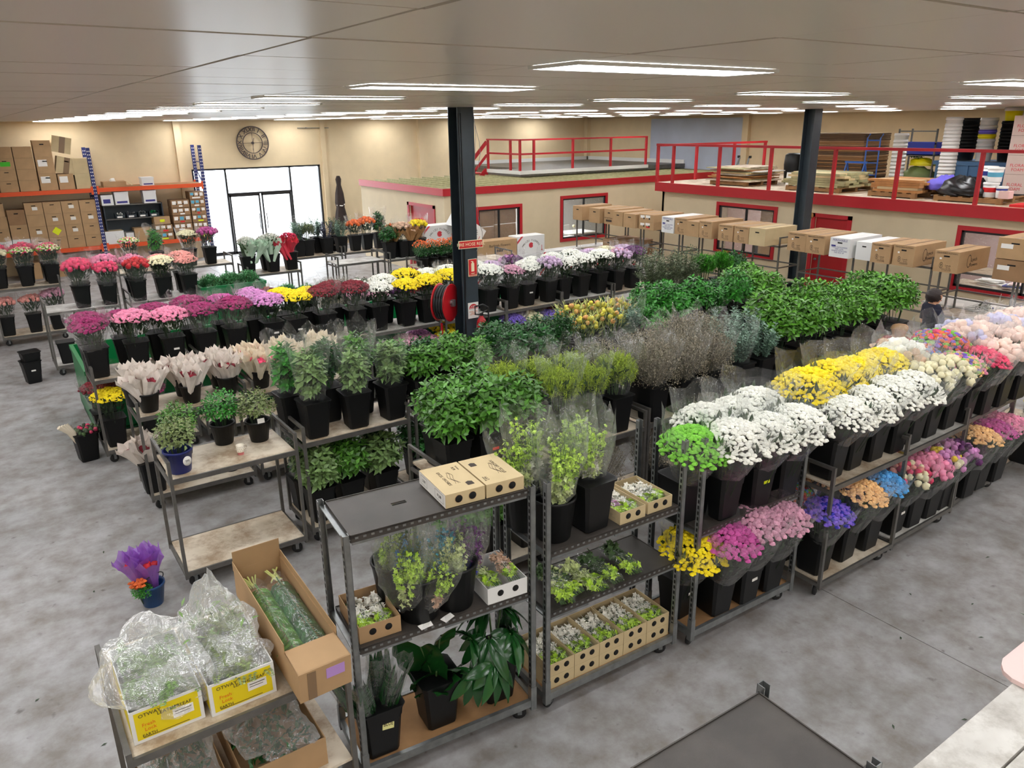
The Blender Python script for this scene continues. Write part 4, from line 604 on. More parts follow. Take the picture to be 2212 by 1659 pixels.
row('the front row lower deck rear', 3.97, .2, [(5.95, 'rain', ['fl_red', 'fl_orange', 'fl_green', 'fl_blue'], 'rainbow dyed blooms'), mum(6.36, 'fl_apricot', 'apricot snapdragons', 'mumtall'), mum(6.74, 'fl_blue', 'sky blue snapdragons', 'mumtall'), (7.24, 'carn', 'fl_rose', 'deep rose blooms'), (7.55, 'carn', 'fl_yellow', 'yellow blooms'), (7.9, 'rose', ['fl_yellow', 'fl_lilac', 'fl_purple'], 'yellow and purple blooms'), (8.2, 'rose', ['fl_purple', 'fl_lilac', 'fl_purple'], 'purple blooms'), (8.7, 'mumtall', 'fl_apricot', 'orange blooms'), (9.0, 'mumtall', 'fl_pink', 'pink blooms'), (9.4, 'mumtall', 'fl_pink', 'pink blooms')], tilt=.1)
# pink row, far left row and the rows under the entrance
row('the left pink row', 15.77, 1.177, [(1.42, 'carn', ['fl_rose', 'fl_palelilac'], 'rose pink and white carnations'), (1.87, 'carn', 'fl_rose', 'bright rose carnations'), (2.36, 'carn', 'fl_red', 'deep red carnations'), (2.83, 'mumbare', ['fl_cream'], 'cream chrysanthemums'), (3.27, 'mum', 'fl_salmon', 'salmon pink carnations')], tilt=.1)
row('the left pink row rear', 16.12, 1.177, [(1.45, 'carn', ['fl_rose', 'fl_white'], 'rose and white carnations'), (1.9, 'carn', 'fl_pink', 'pink carnations'), (2.35, 'carn', 'fl_pink', 'pink carnations'), (2.85, 'mum', 'fl_salmon', 'salmon carnations'), (3.25, 'mum', 'fl_salmon', 'salmon carnations')])
row('the left pink row lower deck', 15.8, .2, [(1.0, None, None, ''), (1.4, 'carn', 'fl_pink', 'pink carnations')])
row('the far left row', 18.8, 1.177, [(-.6, 'carn', 'fl_rose', 'red carnations'), (-.15, 'carn', ['fl_cream', 'fl_rose'], 'cream and red carnations'), (.28, 'carn', ['fl_cream', 'fl_rose'], 'cream and red carnations'), (.75, 'rain', ['fl_cream', 'fl_cream', 'fl_rose', 'fl_green'], 'cream and red carnations'), (1.22, 'rain', ['fl_cream', 'fl_cream', 'fl_rose', 'fl_green'], 'cream and pink carnations')])
row('the far left row rear', 19.12, 1.177, [(.3, 'carn', 'fl_rose', 'red carnations'), (.78, 'carn', 'fl_rose', 'red carnations'), (1.2, 'carn', 'fl_rose', 'red carnations')])
row('the far left row lower deck', 18.78, .2, [(.25, 'carn', ['fl_salmon', 'fl_green'], 'salmon carnations'), (.72, 'carn', ['fl_salmon', 'fl_green'], 'salmon carnations'), (1.15, 'carn', ['fl_dusty'], 'dusty pink carnations')])
row('the back row below the entrance', 19.2, 1.177, [(2.84, 'rain', ['fl_cream', 'fl_cream', 'fl_rose', 'fl_green'], 'cream and pink mixed bouquet'), (3.38, 'leafbag', 'leaf_bright', 'fresh green sleeved foliage'), (4.1, 'mum', 'fl_cream', 'cream chrysanthemums'), (4.54, 'carn', ['fl_dpink', 'fl_lilac'], 'violet pink stocks')])
row('the white lily row', 17.2, 1.177, [(4.86, 'lily', 'fl_white', 'white lilies in paper'), (5.38, 'lily', 'fl_white', 'white lilies in paper'), (5.8, 'lily', 'fl_rose', 'rose pink lilies in paper')]); row('the white lily row rear', 17.5, 1.177, [(4.95, 'lily', 'fl_white', 'white lilies'), (5.35, 'lily', 'fl_white', 'white lilies')])
row('the gum foliage row', 18.85, 1.177, [(6.6, 'fillerbush', 'gum', 'dark grey foliage'), (6.85, 'wattle', 'leaf_olive', 'olive feathery foliage'), (7.33, 'gum', 'eryngium', 'dusky grey foliage'), (7.72, 'gum', 'gum', 'sleeved gum foliage'), (8.1, 'carn', ['fl_orange', 'protea'], 'rust berries'), (8.45, 'carn', ['fl_orange', 'leaf_dark'], 'rust berries'), (8.8, 'leafbag', 'leaf_dark', 'small dark foliage')]); row('the gum foliage row rear', 19.2, 1.177, [(6.75, 'gum', 'gum', 'grey gum foliage'), (7.2, 'gum', 'gum', 'grey gum foliage'), (7.7, 'gum', 'olive', 'grey gum foliage')], sc=1.1)
row('the row below the office wall', 17.15, 1.177, [(8.25, 'leaf', 'leaf_dark', 'dark foliage'), (8.62, 'carn', ['fl_nude', 'fl_orange'], 'orange and nude blooms'), (9.05, 'carn', ['fl_yellow', 'fl_nude'], 'pale yellow blooms')]); row('the row below the office wall rear', 17.45, 1.177, [(8.5, 'carn', ['fl_orange', 'fl_dred'], 'rust blooms'), (9.2, 'carn', 'fl_red', 'bright red blooms')])
row('the orange pot plant row', 15.5, 1.177, [(x, 'leafshort', 'leaf_dark', 'orange flowering pot plant foliage') for x in (8.3, 8.55, 8.8, 9.05, 9.3)], bucket='round'); row('the orange pot plant row rear', 15.75, 1.177, [(x, 'leafshort', 'leaf_dark', 'orange flowering pot plant foliage') for x in (8.35, 8.62, 8.9, 9.2)], bucket='round')
for i, (x, y) in enumerate([(8.3, 15.5), (8.55, 15.5), (8.8, 15.5), (9.05, 15.5), (9.3, 15.5), (8.35, 15.75), (8.62, 15.75), (8.9, 15.75), (9.2, 15.75)]):
    b = MB(); R = random.Random(i)
    for p in dome(R, 60, .19, .58, .12): head(b, p, .014, .012, R)
    tag(b.build('kalanchoe_blooms', 'fl_orange', None, (x, y, 1.177)), 'small orange blooms on the %s pot plant, %s line' % (ORD[i+1 if i < 5 else i-4], 'front' if i < 5 else 'rear'), 'flowers', 'orange kalanchoe blooms')
row('the low row behind the hose reel row', 15.2, .42, [(4.2, 'carn', ['fl_lilac', 'fl_purple'], 'lilac kale'), (4.6, 'carn', 'fl_dred', 'dark red blooms'), (5.0, 'fern', 'kale_green', 'frilly pale green kale'), (5.4, 'fern', 'kale_green', 'frilly pale green kale'), (5.85, 'gyp', 'fl_grey', 'grey pink baby breath'), (6.25, 'gyp', 'fl_grey', 'grey pink baby breath'), (6.65, 'leaf', 'leaf_dark', 'dark blue green foliage'), (7.05, 'leaf', 'leaf_dark', 'dark green foliage'), (7.45, 'fillerbush', 'leaf_olive', 'olive foliage'), (7.85, 'carn', 'fl_purple', 'dark purple blooms'), (8.25, 'leaf', 'fl_dred', 'dark red leaf foliage')])
row('the second low row behind the hose reel', 14.4, .3, [(5.6, 'gyp', 'fl_nude', 'beige baby breath'), (6.1, 'carn', ['fl_dusty', 'fl_nude'], 'dusty beige blooms'), (6.6, 'carn', 'fl_dusty', 'dusty pink blooms'), (7.1, 'carn', 'fl_purple', 'purple brown blooms'), (7.6, 'leaf', 'fl_dred', 'dark red foliage')])
# green pallet bins standing between the rows
def bin_(x0, x1, y0, y1, z1, label):
    t = thing('pallet_bin', label, 'bin', (x0, y0, 0), 0, 'green plastic pallet bins'); w, d, e = x1-x0, y1-y0, .04; MB().box(0, w, 0, e, .14, z1).box(0, w, d-e, d, .14, z1).box(0, e, e, d-e, .14, z1).box(w-e, w, e, d-e, .14, z1).box(0, w, 0, d, .12, .16).build('tub', 'green_plastic', t)
    MB().box(-.015, w+.015, -.015, 0, z1-.06, z1).box(-.015, w+.015, d, d+.015, z1-.06, z1).box(-.015, 0, 0, d, z1-.06, z1).box(w, w+.015, 0, d, z1-.06, z1).build('rim', 'green_plastic', t)
    for px in (.02, w/2-.08, w-.18): MB().box(px, px+.16, .02, d-.02, 0, .12).build('skid', 'rubber', t)
for i, x in enumerate((.92, 3.32, 5.72, 8.12)): bin_(x, x+2.35, 11.78, 13.5, 1.06, 'long green plastic bin, %s from the left behind the hose reel row' % ORD[i+1])
bin_(3.48, 4.75, 15.75, 16.6, 1.27, 'tall green plastic bin beyond the pink row trolleys')
for i, (x, y) in enumerate([(3.75, 16.1), (4.15, 16.15), (4.5, 16.1)]): put_plant('fern', i % 3, x, y, .62, '%s frilly green kale bunch standing in the tall green bin' % ('left', 'middle', 'right')[i], 'foliage bunch', {'foliage': 'kale_green'}, i, group='kale in the tall green bin', name='foliage_bunch', sc=1.1)
for i, (x, y, c, w) in enumerate([(1.4, 12.2, 'fl_lime', 'lime'), (2.0, 12.3, 'fl_cream', 'cream'), (2.7, 12.2, 'fl_lime', 'lime'), (4.4, 12.3, 'fl_white', 'white'), (9.4, 12.3, 'fl_palelilac', 'pale lilac')]):
    put_bucket(x, y, .16, 'black bucket of %s blooms inside the green bin, %s from left' % (w, ORD[i+1]), group='buckets inside the green bins'); put_plant('mum', i % 3, x, y, .18, '%s blooms standing inside a green bin, %s from the left' % (w, ORD[i+1]), 'flower bunch', {'blooms': c}, group='blooms inside the green bins')
# ---- roses in pleated white paper: every cone is a thing
def cone_mesh(var):
    R = random.Random(100+var); b = MB(); n = 16; vs = []
    prof = [(.018, 0), (.04, .16), (.066, .3), (.09, .37), (.112, .42)]
    for q, (r, z) in enumerate(prof):
        for i in range(n):
            a = 2*PI*i/n; rr = r*(1+(.06 if i % 2 else -.06)*(q > 1))+R.uniform(-.004, .004); vs.append((rr*math.cos(a), rr*math.sin(a), z+((.055 if i % 4 == 0 else (-.012 if i % 2 else .0))+R.uniform(-.012, .012) if q == 4 else 0)))
    b.add(vs, [(q*n+i, q*n+(i+1) % n, (q+1)*n+(i+1) % n, (q+1)*n+i) for q in range(4) for i in range(n)])
    f = MB()
    for k in range(4): a = k*1.57+R.random(); ball(f, Vector((.032*math.cos(a), .032*math.sin(a), .335+.02*R.random())), .033, R, 0, .22, 8, 6)
    return b.mesh('paper_wrap', 'paper_wrap'), f.mesh('rose_heads', 'fl_dred')
CONES = [cone_mesh(i) for i in range(3)]; cn = 0
def SECT(a): return ('right', 'rear right', 'rear', 'rear left', 'left', 'front left', 'front', 'front right')[int(((a+.6) % (2*PI))/(PI/4)+.5) % 8]
def cones(x, y, z, n, where, paper='paper_wrap', rose='fl_dred', spread=.1, sc=1.0, word='dark red', pw='white'):
    R = random.Random(int(x*1000+y*77))
    for k in range(n):
        a = k*2*PI/max(1, n-1) if k < n-1 or n == 1 else 0; r = spread if (k < n-1) else 0
        t = thing('wrapped_rose_bunch', '%s roses in a %s paper cone, %s in the %s' % (word, pw, SECT(a) if r else 'centre', where), 'rose bunch', (x+r*.55*math.cos(a), y+r*.55*math.sin(a), z), (R.uniform(-.06, .06)-.42*(r > 0)*math.sin(a), .42*(r > 0)*math.cos(a), R.uniform(0, 6)), 'paper wrapped roses in the '+where); t.scale = (sc, sc, sc)
        p, f = CONES[(k+int(x*10)) % 3]
        for nm, me, mm in (('paper_wrap', p, paper), ('rose_heads', f, rose)): o = link(nm, me, t); o.material_slots[0].link = 'OBJECT'; o.material_slots[0].material = M[mm]
for i, (x, y, p, r_, w, pw) in enumerate([(1.29, 9.2, 'paper_wrap', 'fl_dred', 'dark red', 'white'), (1.2, 9.5, 'paper_wrap', 'fl_dred', 'dark red', 'white'), (1.76, 9.22, 'paper_wrap', 'fl_dred', 'dark red', 'white'), (1.75, 9.55, 'paper_wrap', 'fl_dred', 'dark red', 'white'), (2.2, 9.28, 'paper_wrap', 'fl_dred', 'dark red', 'white'), (2.18, 9.6, 'paper_wrap', 'fl_dred', 'dark red', 'white'), (2.6, 9.28, 'paper_cream', 'fl_rose', 'rose pink', 'cream'), (2.62, 9.6, 'paper_cream', 'fl_rose', 'rose pink', 'cream'), (3.0, 9.25, 'paper_cream', 'fl_salmon', 'salmon', 'cream'), (3.02, 9.58, 'paper_cream', 'fl_dred', 'dark red', 'cream'), (3.4, 9.28, 'paper_cream', 'fl_dred', 'dark red', 'cream'), (3.42, 9.58, 'paper_cream', 'fl_dred', 'dark red', 'cream')]):
    wh = '%s pot of roses' % ORD[i+1]; put_bucket(x, y, 1.177, 'black round pot of roses, %s from left on the rose trolleys' % ORD[i+1], 'round', 0, None, 'pots of paper wrapped roses'); cones(x, y, 1.24, 7, wh, p, r_, sc=.98, word=w, pw=pw)
put_bucket(1.2, 9.2, .2, 'black bucket with one paper wrapped bunch on the low deck', 'square'); cones(1.2, 9.2, .42, 4, 'low rose bucket', sc=1.1)
for i, (x, y) in enumerate([(1.66, 9.3), (2.1, 9.25), (2.9, 9.3)]): put_bucket(x, y, .2, 'empty black pot, %s from the left on the low rose deck' % ORD[i+1], 'round', group='empty pots on the low rose deck')
for i, (x, y) in enumerate([(4.95, 17.12), (5.35, 17.1), (5.75, 17.12)]): cones(x, y, 1.42, 6, '%s lily bucket' % ORD[i+1], 'paper_green' if i < 2 else 'paper_red', 'fl_white' if i < 2 else 'fl_red', sc=1.15, spread=.13, word='white' if i < 2 else 'red', pw='pale green' if i < 2 else 'red')
for i, (x, y) in enumerate([(8.42, 17.3), (8.85, 17.12), (9.15, 17.3)]): put_bucket(x, y, 1.177, 'black bucket of brown paper bunches, %s from the left' % ORD[i+1]); cones(x, y, 1.42, 5, '%s brown paper bucket' % ORD[i+1], 'paper_kraft', ('fl_orange', 'fl_nude', 'fl_lime')[i], sc=1.2, word=('orange', 'beige', 'lime')[i], pw='brown')
# things on the floor at the left
for i, (x, y, z) in enumerate([(.40, 15.55, 0), (.42, 15.57, .16)]): put_bucket(x, y, z, 'empty black bucket on the floor, %s of the nested pair' % ('lower', 'upper')[i], 'square', .2, 'paper' if i == 0 else None)
put_bucket(.72, 11.2, 0, 'black square bucket on the floor left of the flower trolleys', 'square', .15)
put_plant('rose', 1, .76, 11.22, -.12, 'red rose and dark stems in the bucket on the floor', 'flower bunch', {'blooms': ['fl_rose', 'stems_dark', 'stems']}, sc=.75)
b = MB()
for q in range(4): b.tube([(-.02, 0, .2), (-.12+.02*q, -.05, .45), (-.22+.03*q, -.08+.02*q, .56)], [.012, .025, .03], 6)
tag(b.build('rolled_paper', 'paper_cream', None, (.66, 11.16, 0)), 'rolled cream papers sticking out of the floor bucket', 'paper')
tb = thing('small_blue_bucket', 'blue bucket with a black handle on the floor at the lower left', 'bucket', (.74, 7.08, 0)); MB().lathe([(.085, 0), (.09, .01), (.122, .2), (.128, .2), (.128, .225), (.118, .225), (.11, .19), (.08, .02), (0, .015)], 24).build('pail', 'blue_plastic', tb); MB().tube([(.127*math.cos(a), .127*math.sin(a)-.02*math.sin(a), .215-.14*math.sin(a)) for a in [PI+PI*i/12*1 for i in range(13)]], .005, 5).build('handle', 'black_metal', tb).rotation_euler = (0, 0, .4)
for k, (dx, dy, a, tl) in enumerate([(-.05, .03, .3, -.25), (.02, .05, 1, -.1), (.08, .02, 2, .15), (.03, -.03, 3, .02), (.1, .06, 4, .22)]):
    t = thing('wrapped_rose_bunch', 'red roses in a purple film cone, %s in the blue bucket' % ORD[k+1], 'rose bunch', (.74+dx*.4, 7.08+dy*.4, .06), (-.1 if dy > 0 else .12, tl, a), 'purple wrapped roses'); t.scale = (1.15, 1.15, 1.15)
    for nm, me, mm in (('film_wrap', CONES[k % 3][0], 'wrap_purple'), ('rose_heads', CONES[k % 3][1], 'fl_red')): o = link(nm, me, t); o.material_slots[0].link = 'OBJECT'; o.material_slots[0].material = M[mm]
put_plant('leafshort', 1, .66, 7.02, .02, 'small orange red kalanchoe in the blue bucket', 'flower bunch', {'leaves': 'leaf_bright'}, sc=.55)
b = MB(); R = random.Random(8)
for q in range(40): head(b, Vector((R.uniform(-.06, .06), R.uniform(-.05, .05), .27+R.uniform(-.02, .04))), .02, .018, R)
tag(b.build('kalanchoe_blooms', 'fl_orange', None, (.63, 6.99, .02)), 'orange red blooms over the rim of the blue bucket', 'flowers')

for (x0, x1, y0, y1, h, w) in ((4.0, 8.5, 15.0, 15.42, .42, 'farther'), (5.4, 7.85, 14.2, 14.62, .3, 'nearer')):
    t = thing('low_bench', '%s low steel bench of buckets behind the green bins' % w, 'bench', (x0, y0, 0)); MB().box(0, x1-x0, 0, y1-y0, h-.03, h-.002).build('benchtop', 'bare_steel', t)
    for px in (.03, x1-x0-.07):
        for py in (.02, y1-y0-.06): MB().box(px, px+.04, py, py+.04, 0, h-.03).build('leg', 'bare_steel', t)
# ================================================================ CARTONS
class Face:
    """flat print on a vertical carton face: u along the face, v up, in the carton's own coordinates"""
    def __init__(s, o, origin, right, normal, w, h): s.o, s.a, s.r, s.n, s.w, s.h = o, Vector(origin), Vector(right), Vector(normal), w, h
    def patch(s, name, u0, u1, v0, v1, m, out=.0015):
        b = MB(); p = lambda u, v, k: s.a+s.r*u*s.w+Vector((0, 0, v*s.h))+s.n*k; b.add([p(u0, v0, out), p(u1, v0, out), p(u1, v1, out), p(u0, v1, out)], [(0, 1, 2, 3)]); return b.build(name, m, s.o)
    def text(s, body, size, u, v, m='ink', name='lettering'): return text(name, body, size, s.a+s.r*u*s.w+Vector((0, 0, v*s.h))+s.n*.002, s.r, UP, m, s.o, ext=.0003)
def carton(label, x0, x1, y0, y1, z0, z1, m='card', face='-y', rz=0, group=None, name='carton', hole=True, seam=True, rx=0):
    w, d, h = x1-x0, y1-y0, z1-z0; o = MB().box(0, w, 0, d, 0, h).build(name, m, None, (x0, y0, z0), (rx, 0, rz)); tag(o, label, 'box', group)
    f = Face(o, (0, 0, 0), (1, 0, 0), (0, -1, 0), w, h) if face == '-y' else Face(o, (0, d, 0), (0, -1, 0), (-1, 0, 0), d, h)
    dark = 'tape' if m != 'card_white' else 'paper'
    if seam:
        b = MB()
        if face == '-y': b.box(w/2-.025, w/2+.025, -.001, d+.001, h, h+.0012).box(w/2-.025, w/2+.025, -.0012, 0, h-.07, h+.0012)
        else: b.box(-.001, w+.001, d/2-.025, d/2+.025, h, h+.0012)
        b.build('tape', dark, o)
    if hole: f.patch('hand_hole', .38, .62, .72, .79, 'hole_black')
    return o, f
def perishable(f):
    f.text('PERISHABLE FLOWERS', f.w*.085, .5, .9); f.patch('sticker', .22, .31, .6, .68, 'paper'); f.text('Lynch', f.w*.1, .6, .33); f.text('group', f.w*.07, .62, .24); f.text('FROM THE FARM\nTO YOUR DOOR', f.w*.05, .55, .13)
    b = MB(); n = 18
    for (ra, rb) in ((.07, .085),): vs = [f.a+f.r*(f.w*.32+r*f.w*.9*math.cos(2*PI*i/n))+Vector((0, 0, f.h*.32+r*f.w*1.5*math.sin(2*PI*i/n)))+f.n*.0015 for r in (ra, rb) for i in range(n)]
    b.add(vs, [(i, n+i, n+(i+1) % n, (i+1) % n) for i in range(n)]); b.add([f.a+f.r*f.w*(.3+dx)+Vector((0, 0, f.h*.32+dz*f.w))+f.n*.0015 for dx, dz in ((.01, -.07), (.03, -.07), (.04, .05), (.0, .07))], [(0, 1, 2, 3)]); b.build('leaf_logo', 'ink', f.o)
# cartons lying on the racks in front of the store facade
def rack(y, label):
    t = thing('carton_rack', label, 'rack', (14.2, y, 0), 0, 'steel racks carrying the flower cartons'); D, L = .75, 1.27
    for py in (.015, L-.015):
        for px in (.015, D-.015): MB().box(px-.015, px+.015, py-.015, py+.015, .02, 1.88).build('post', 'bare_steel', t)
        MB().box(.03, D-.03, py-.012, py+.012, 1.85, 1.88).box(.03, D-.03, py-.012, py+.012, 1.2, 1.225).box(.03, D-.03, py-.012, py+.012, .84, .865).build('end_rail', 'bare_steel', t)
    for z, nm in ((1.695, 'upper_shelf'), (.87, 'lower_shelf')): MB().box(0, D, .0, .03, z-.04, z).box(0, D, L-.03, L, z-.04, z).box(0, .02, .03, L-.03, z-.04, z).box(D-.02, D, .03, L-.03, z-.04, z).build('shelf_rail', 'bare_steel', t); MB().box(.02, D-.02, .03, L-.03, z-.02, z-.002).build(nm, 'ply_board', t)
    MB().box(0, .025, .03, L-.03, 1.2, 1.225).box(D-.025, D, .03, L-.03, 1.2, 1.225).build('brace_rail', 'bare_steel', t); MB().box(.02, D-.02, .03, L-.03, .18, .2).build('bottom_shelf', 'ply_board', t)
for i, y in enumerate((16.0, 14.65, 13.3, 11.95, 10.4, 8.65, 7.1, 5.7, 4.4)): rack(y, 'grey steel rack under the flower cartons, %s from the left end' % ORD[i+1])
RACKB = [(17.08, 16.68, 'card', 'p'), (16.3, 15.86, 'card', 'p'), (15.78, 15.4, 'card', 'b'), (15.36, 14.97, 'card', 'o'), (14.95, 14.5, 'card', 'o'), (13.62, 13.22, 'card_white', 'w'), (13.2, 12.8, 'card', 'l'), (12.77, 12.4, 'card', 'o'), (12.38, 12.0, 'card', 'l'), (11.83, 11.42, 'card', 'l'), (11.39, 10.99, 'card', 'l'), (10.97, 10.55, 'card_light', 'o'),
    (9.98, 9.55, 'card', 'l'), (9.53, 9.1, 'card', 'l'), (8.98, 8.55, 'card_white', 'w'), (8.47, 8.14, 'card_white', 'o'), (8.12, 7.74, 'card', 'l'), (7.7, 7.3, 'card', 'l'), (6.92, 6.5, 'card', 'l')]
for i, (ya, yb, m, k_) in enumerate(RACKB):
    R = random.Random(i); dx = R.uniform(-.05, .05); h = .36+R.uniform(-.02, .03)
    w = {'p': 'plain brown', 'b': 'printed brown', 'o': 'brown unprinted', 'w': 'white printed', 'l': 'brown leaf logo'}[k_] if m != 'card_white' or k_ == 'w' else 'plain white'
    if m == 'card_light': w = 'pale brown unprinted'
    o, f = carton('%s flower carton on the long rack, %s of nineteen from the left' % (w, ORD[i+1]), 13.88+dx, 14.96+dx, yb, ya, 1.697, 1.697+h, m, '-x', group='flower cartons along the racks')
    if k_ == 'l': perishable(f)
    if k_ == 'b': f.text('Burleigh Flowers', .05, .5, .42); f.patch('print_mark', .2, .8, .16, .3, 'ink')
    if k_ == 'w': f.text('FRESH CUT FLOWERS\nKEEP COOL\nHANDLE WITH CARE\nTHIS WAY UP', .035, .5, .38, 'ink_blue'); f.text('PERISHABLE', .06, .5, .88, 'ink_blue'); f.patch('sticker', .08, .3, .55, .63, 'ink_blue')
    if k_ == 'l' and i > 15:
        g = Face(o, (0, 0, 0), (1, 0, 0), (0, -1, 0), f.o.dimensions[0] or 1.08, h); g.w = 1.08; g.text('Lynch\nFlowers', .09, .5, .42); b = MB(); n = 20; b.add([(.34*1.08+r*.6*math.cos(2*PI*j/n), -.0015, h*.5+r*math.sin(2*PI*j/n)) for r in (.1, .115) for j in range(n)], [(j, n+j, n+(j+1) % n, (j+1) % n) for j in range(n)]); b.build('leaf_logo', 'ink', o)
for i, z in enumerate((1.697, 1.885)):
    o, f = carton('%s shallow brown carton with stickers in the pair left of the white carton' % ('lower', 'upper')[i], 13.9, 14.95, 13.9, 14.42, z, z+.185, 'card', '-x', group='shallow cartons on the rack', hole=False); f.patch('sticker', .1, .38, .5, .85, 'paper'); f.patch('sticker', .45, .75, .55, .9, 'paper'); f.patch('vent_hole', .3, .38, .35, .6, 'hole_black'); f.patch('vent_hole', .66, .74, .35, .6, 'hole_black')
    if i == 0: f.patch('sticker', .5, .75, .25, .45, 'label_red')
for i, z in enumerate((1.697, 2.05)): o, f = carton('%s big brown carton at the right end of the racks' % ('lower', 'upper')[i], 13.9, 15.0, 5.42, 5.95, z, z+.34, ('card_dark', 'card')[i], '-x', group='big cartons at the rack end'); f.patch('sticker', .1, .45, .5, .72, 'paper')
for i, (a, b_) in enumerate(((15.0, 15.5), (15.55, 16.0))): o, f = carton('%s brown carton on the lower rack shelf below the printed cartons' % ('right', 'left')[i], 14.1, 15.0, a, b_, .872, .872+.4, 'card_dark', '-x', group='cartons on the lower rack shelf')
# white and brown cartons stacked along the left office
def flower_box(x0, x1, z0, z1, y, lab, brown=False, rz=0):
    o, f = carton(lab, x0, x1, y, y+.42, z0, z1, 'card' if brown else 'card_white', '-y', rz, 'cartons stacked along the left office', hole=False, seam=False)
    if brown:
        f.text('Burleigh Flowers', .1, .55, .7); b = MB()
        for q in range(4): b.box(.5+q*.07, .555+q*.07, -.002, -.0005, .14, .19); b.add([(.495+q*.07, -.002, .19), (.56+q*.07, -.002, .19), (.5275+q*.07, -.002, .225)], [(0, 1, 2)])
        b.add([(.4, -.002, .06), (.7, -.002, .11), (.9, -.002, .13), (.6, -.002, .1)], [(0, 1, 2, 3)]); b.build('house_print', 'ink', o)
    else:
        n = 13; wd = 'MALIZU FLOWERS'; cx, cz, r = (x1-x0)*.5, (z1-z0)*.28, .23
        for j, ch in enumerate(wd):
            if ch == ' ': continue
            a = PI*.88-PI*.76*j/(len(wd)-1); text('lettering', ch, .075, (cx+1.25*r*math.cos(a), -.002, cz+r*math.sin(a)*.95), (math.sin(a), 0, -math.cos(a)*.7), (math.cos(a)*.7, 0, math.sin(a)), 'ink', o, ext=.0003)
        b = MB()
        for j in range(9): a = j*.7; q = .025+.0*j; b.add([(cx+(.045 if j else 0)*math.cos(a)+.032*math.cos(i*PI/4), -.0016-.0001*j, cz+.09+(.045 if j else 0)*math.sin(a)+.032*math.sin(i*PI/4)) for i in range(8)], [tuple(range(8))])
        b.build('rose_print', 'ink_red', o); h = z1-z0; MB().add([(.0, -.0016, h-.2), (.0, -.0016, h-.13), (.13, -.0016, h-.0), (.2, -.0016, h-.0)], [(0, 1, 2, 3)]) ; b = MB(); b.add([(0, -.0016, h-.2), (.2, -.0016, h-.001), (.13, -.0016, h-.001), (0, -.0016, h-.13)], [(0, 1, 2, 3)]); b.box((x1-x0)-.1, (x1-x0)-.085, -.002, -.001, .05, .2).box((x1-x0)-.115, (x1-x0)-.07, -.002, -.001, .05, .08).build('ribbon_print', 'ink_red', o)
    return o
cnt = 0
for (x0, z0, z1) in [(10.7+1.02*q, 0.0, .44) for q in range(6)] + [(10.72+1.02*q, .442, .88) for q in range(6)]:
    cnt += 1; flower_box(x0, x0+1.0, z0, z1, 17.05, 'white printed flower carton, %s from the left in the %s layer below the brown one' % (ORD[(cnt-1) % 6+1], 'bottom' if cnt <= 6 else 'second'))
flower_box(10.78, 12.0, .882, 1.33, 17.1, 'brown printed flower carton on top of the white cartons', True); flower_box(12.03, 12.95, .882, 1.36, 17.12, 'white rose printed carton standing right of the brown printed one')
o = flower_box(10.35, 11.3, 1.2, 1.62, 17.45, 'white flower carton tipped on its corner behind the steel column'); o.rotation_euler = (0, .62, 0); o.location = (10.3, 17.55, 1.75)
for q in range(4): flower_box(9.62, 10.55, .44*q, .44*q+.437, 17.9, 'white flower carton, %s from the floor in the stack below the pink door' % ORD[q+1])
# ================================================================ PALLET RACKING ON THE BACK WALL
pr = thing('pallet_racking', 'blue and orange pallet racking loaded with cartons along the back wall', 'racking', (3.3, 26.9, 0))
for px in (-3.05, 0, 3.2):
    for py in (.05, .95):
        b = MB().box(px-.05, px+.05, py-.04, py+.04, 0, 3.72); q = .2
        while q < 3.7: b.box(px-.035, px-.012, py-.0415, py-.0405, q, q+.035, 1).box(px+.012, px+.035, py-.0415, py-.0405, q, q+.035, 1); q += .1
        b.build('upright', ['rack_blue', 'paper'], pr)
    b = MB()
    for q in range(5): b.bar((px, .09, .4+.7*q), (px, .91, .4+.7*q+(.5 if q % 2 else 0)), .03)
    b.build('brace', 'rack_blue', pr)
for (a, b_) in ((-3.0, -.05), (.05, 3.15)):
    for z in (2.43, .72):
        for y in (.0, .95): MB().box(a, b_, y-.03, y+.03, z, z+.12).box(a-.0, a+.06, y-.05, y-.03, z-.06, z+.18).box(b_-.06, b_, y-.05, y-.03, z-.06, z+.18).build('beam', 'rack_orange', pr)
        MB().box(a, b_, .03, .92, z+.1, z+.12).build('shelf_board', 'card_dark', pr)
def rcart(q, lab, m='card', y=26.93, d=.5, rot=0, hole=True): return carton(lab, q[0]+.005, q[1]-.005, y, y+d, q[2], q[3]-.004, m, '-y', 0, 'cartons on the pallet racking', hole=hole, seam=False)
cols = [(.9, 1.36), (1.38, 1.86), (1.9, 2.36), (2.38, 2.8), (2.83, 3.24)]
for c, (n, hh) in enumerate(((4, .31), (4, .31), (3, .47), (1, .45), (2, .44))):
    for r in range(n):
        q = (cols[c][0], cols[c][1], 2.553+hh*r, 2.553+hh*(r+1)); o, f = rcart(q, 'brown carton on the upper left racking bay, column %s from left, %s from bottom' % (('one', 'two', 'three', 'four', 'five')[c], ORD[r+1]), 'card' if c != 4 else 'card_light', hole=(c in (0, 2) and r in (0, 1, 2)))
        if (c, r) in ((2, 0), (2, 1), (3, 0)): f.patch('sticker', .1, .62, .45, .85, 'paper')
        if (c, r) == (0, 2): f.patch('sticker', .25, .8, .3, .7, 'label_green')
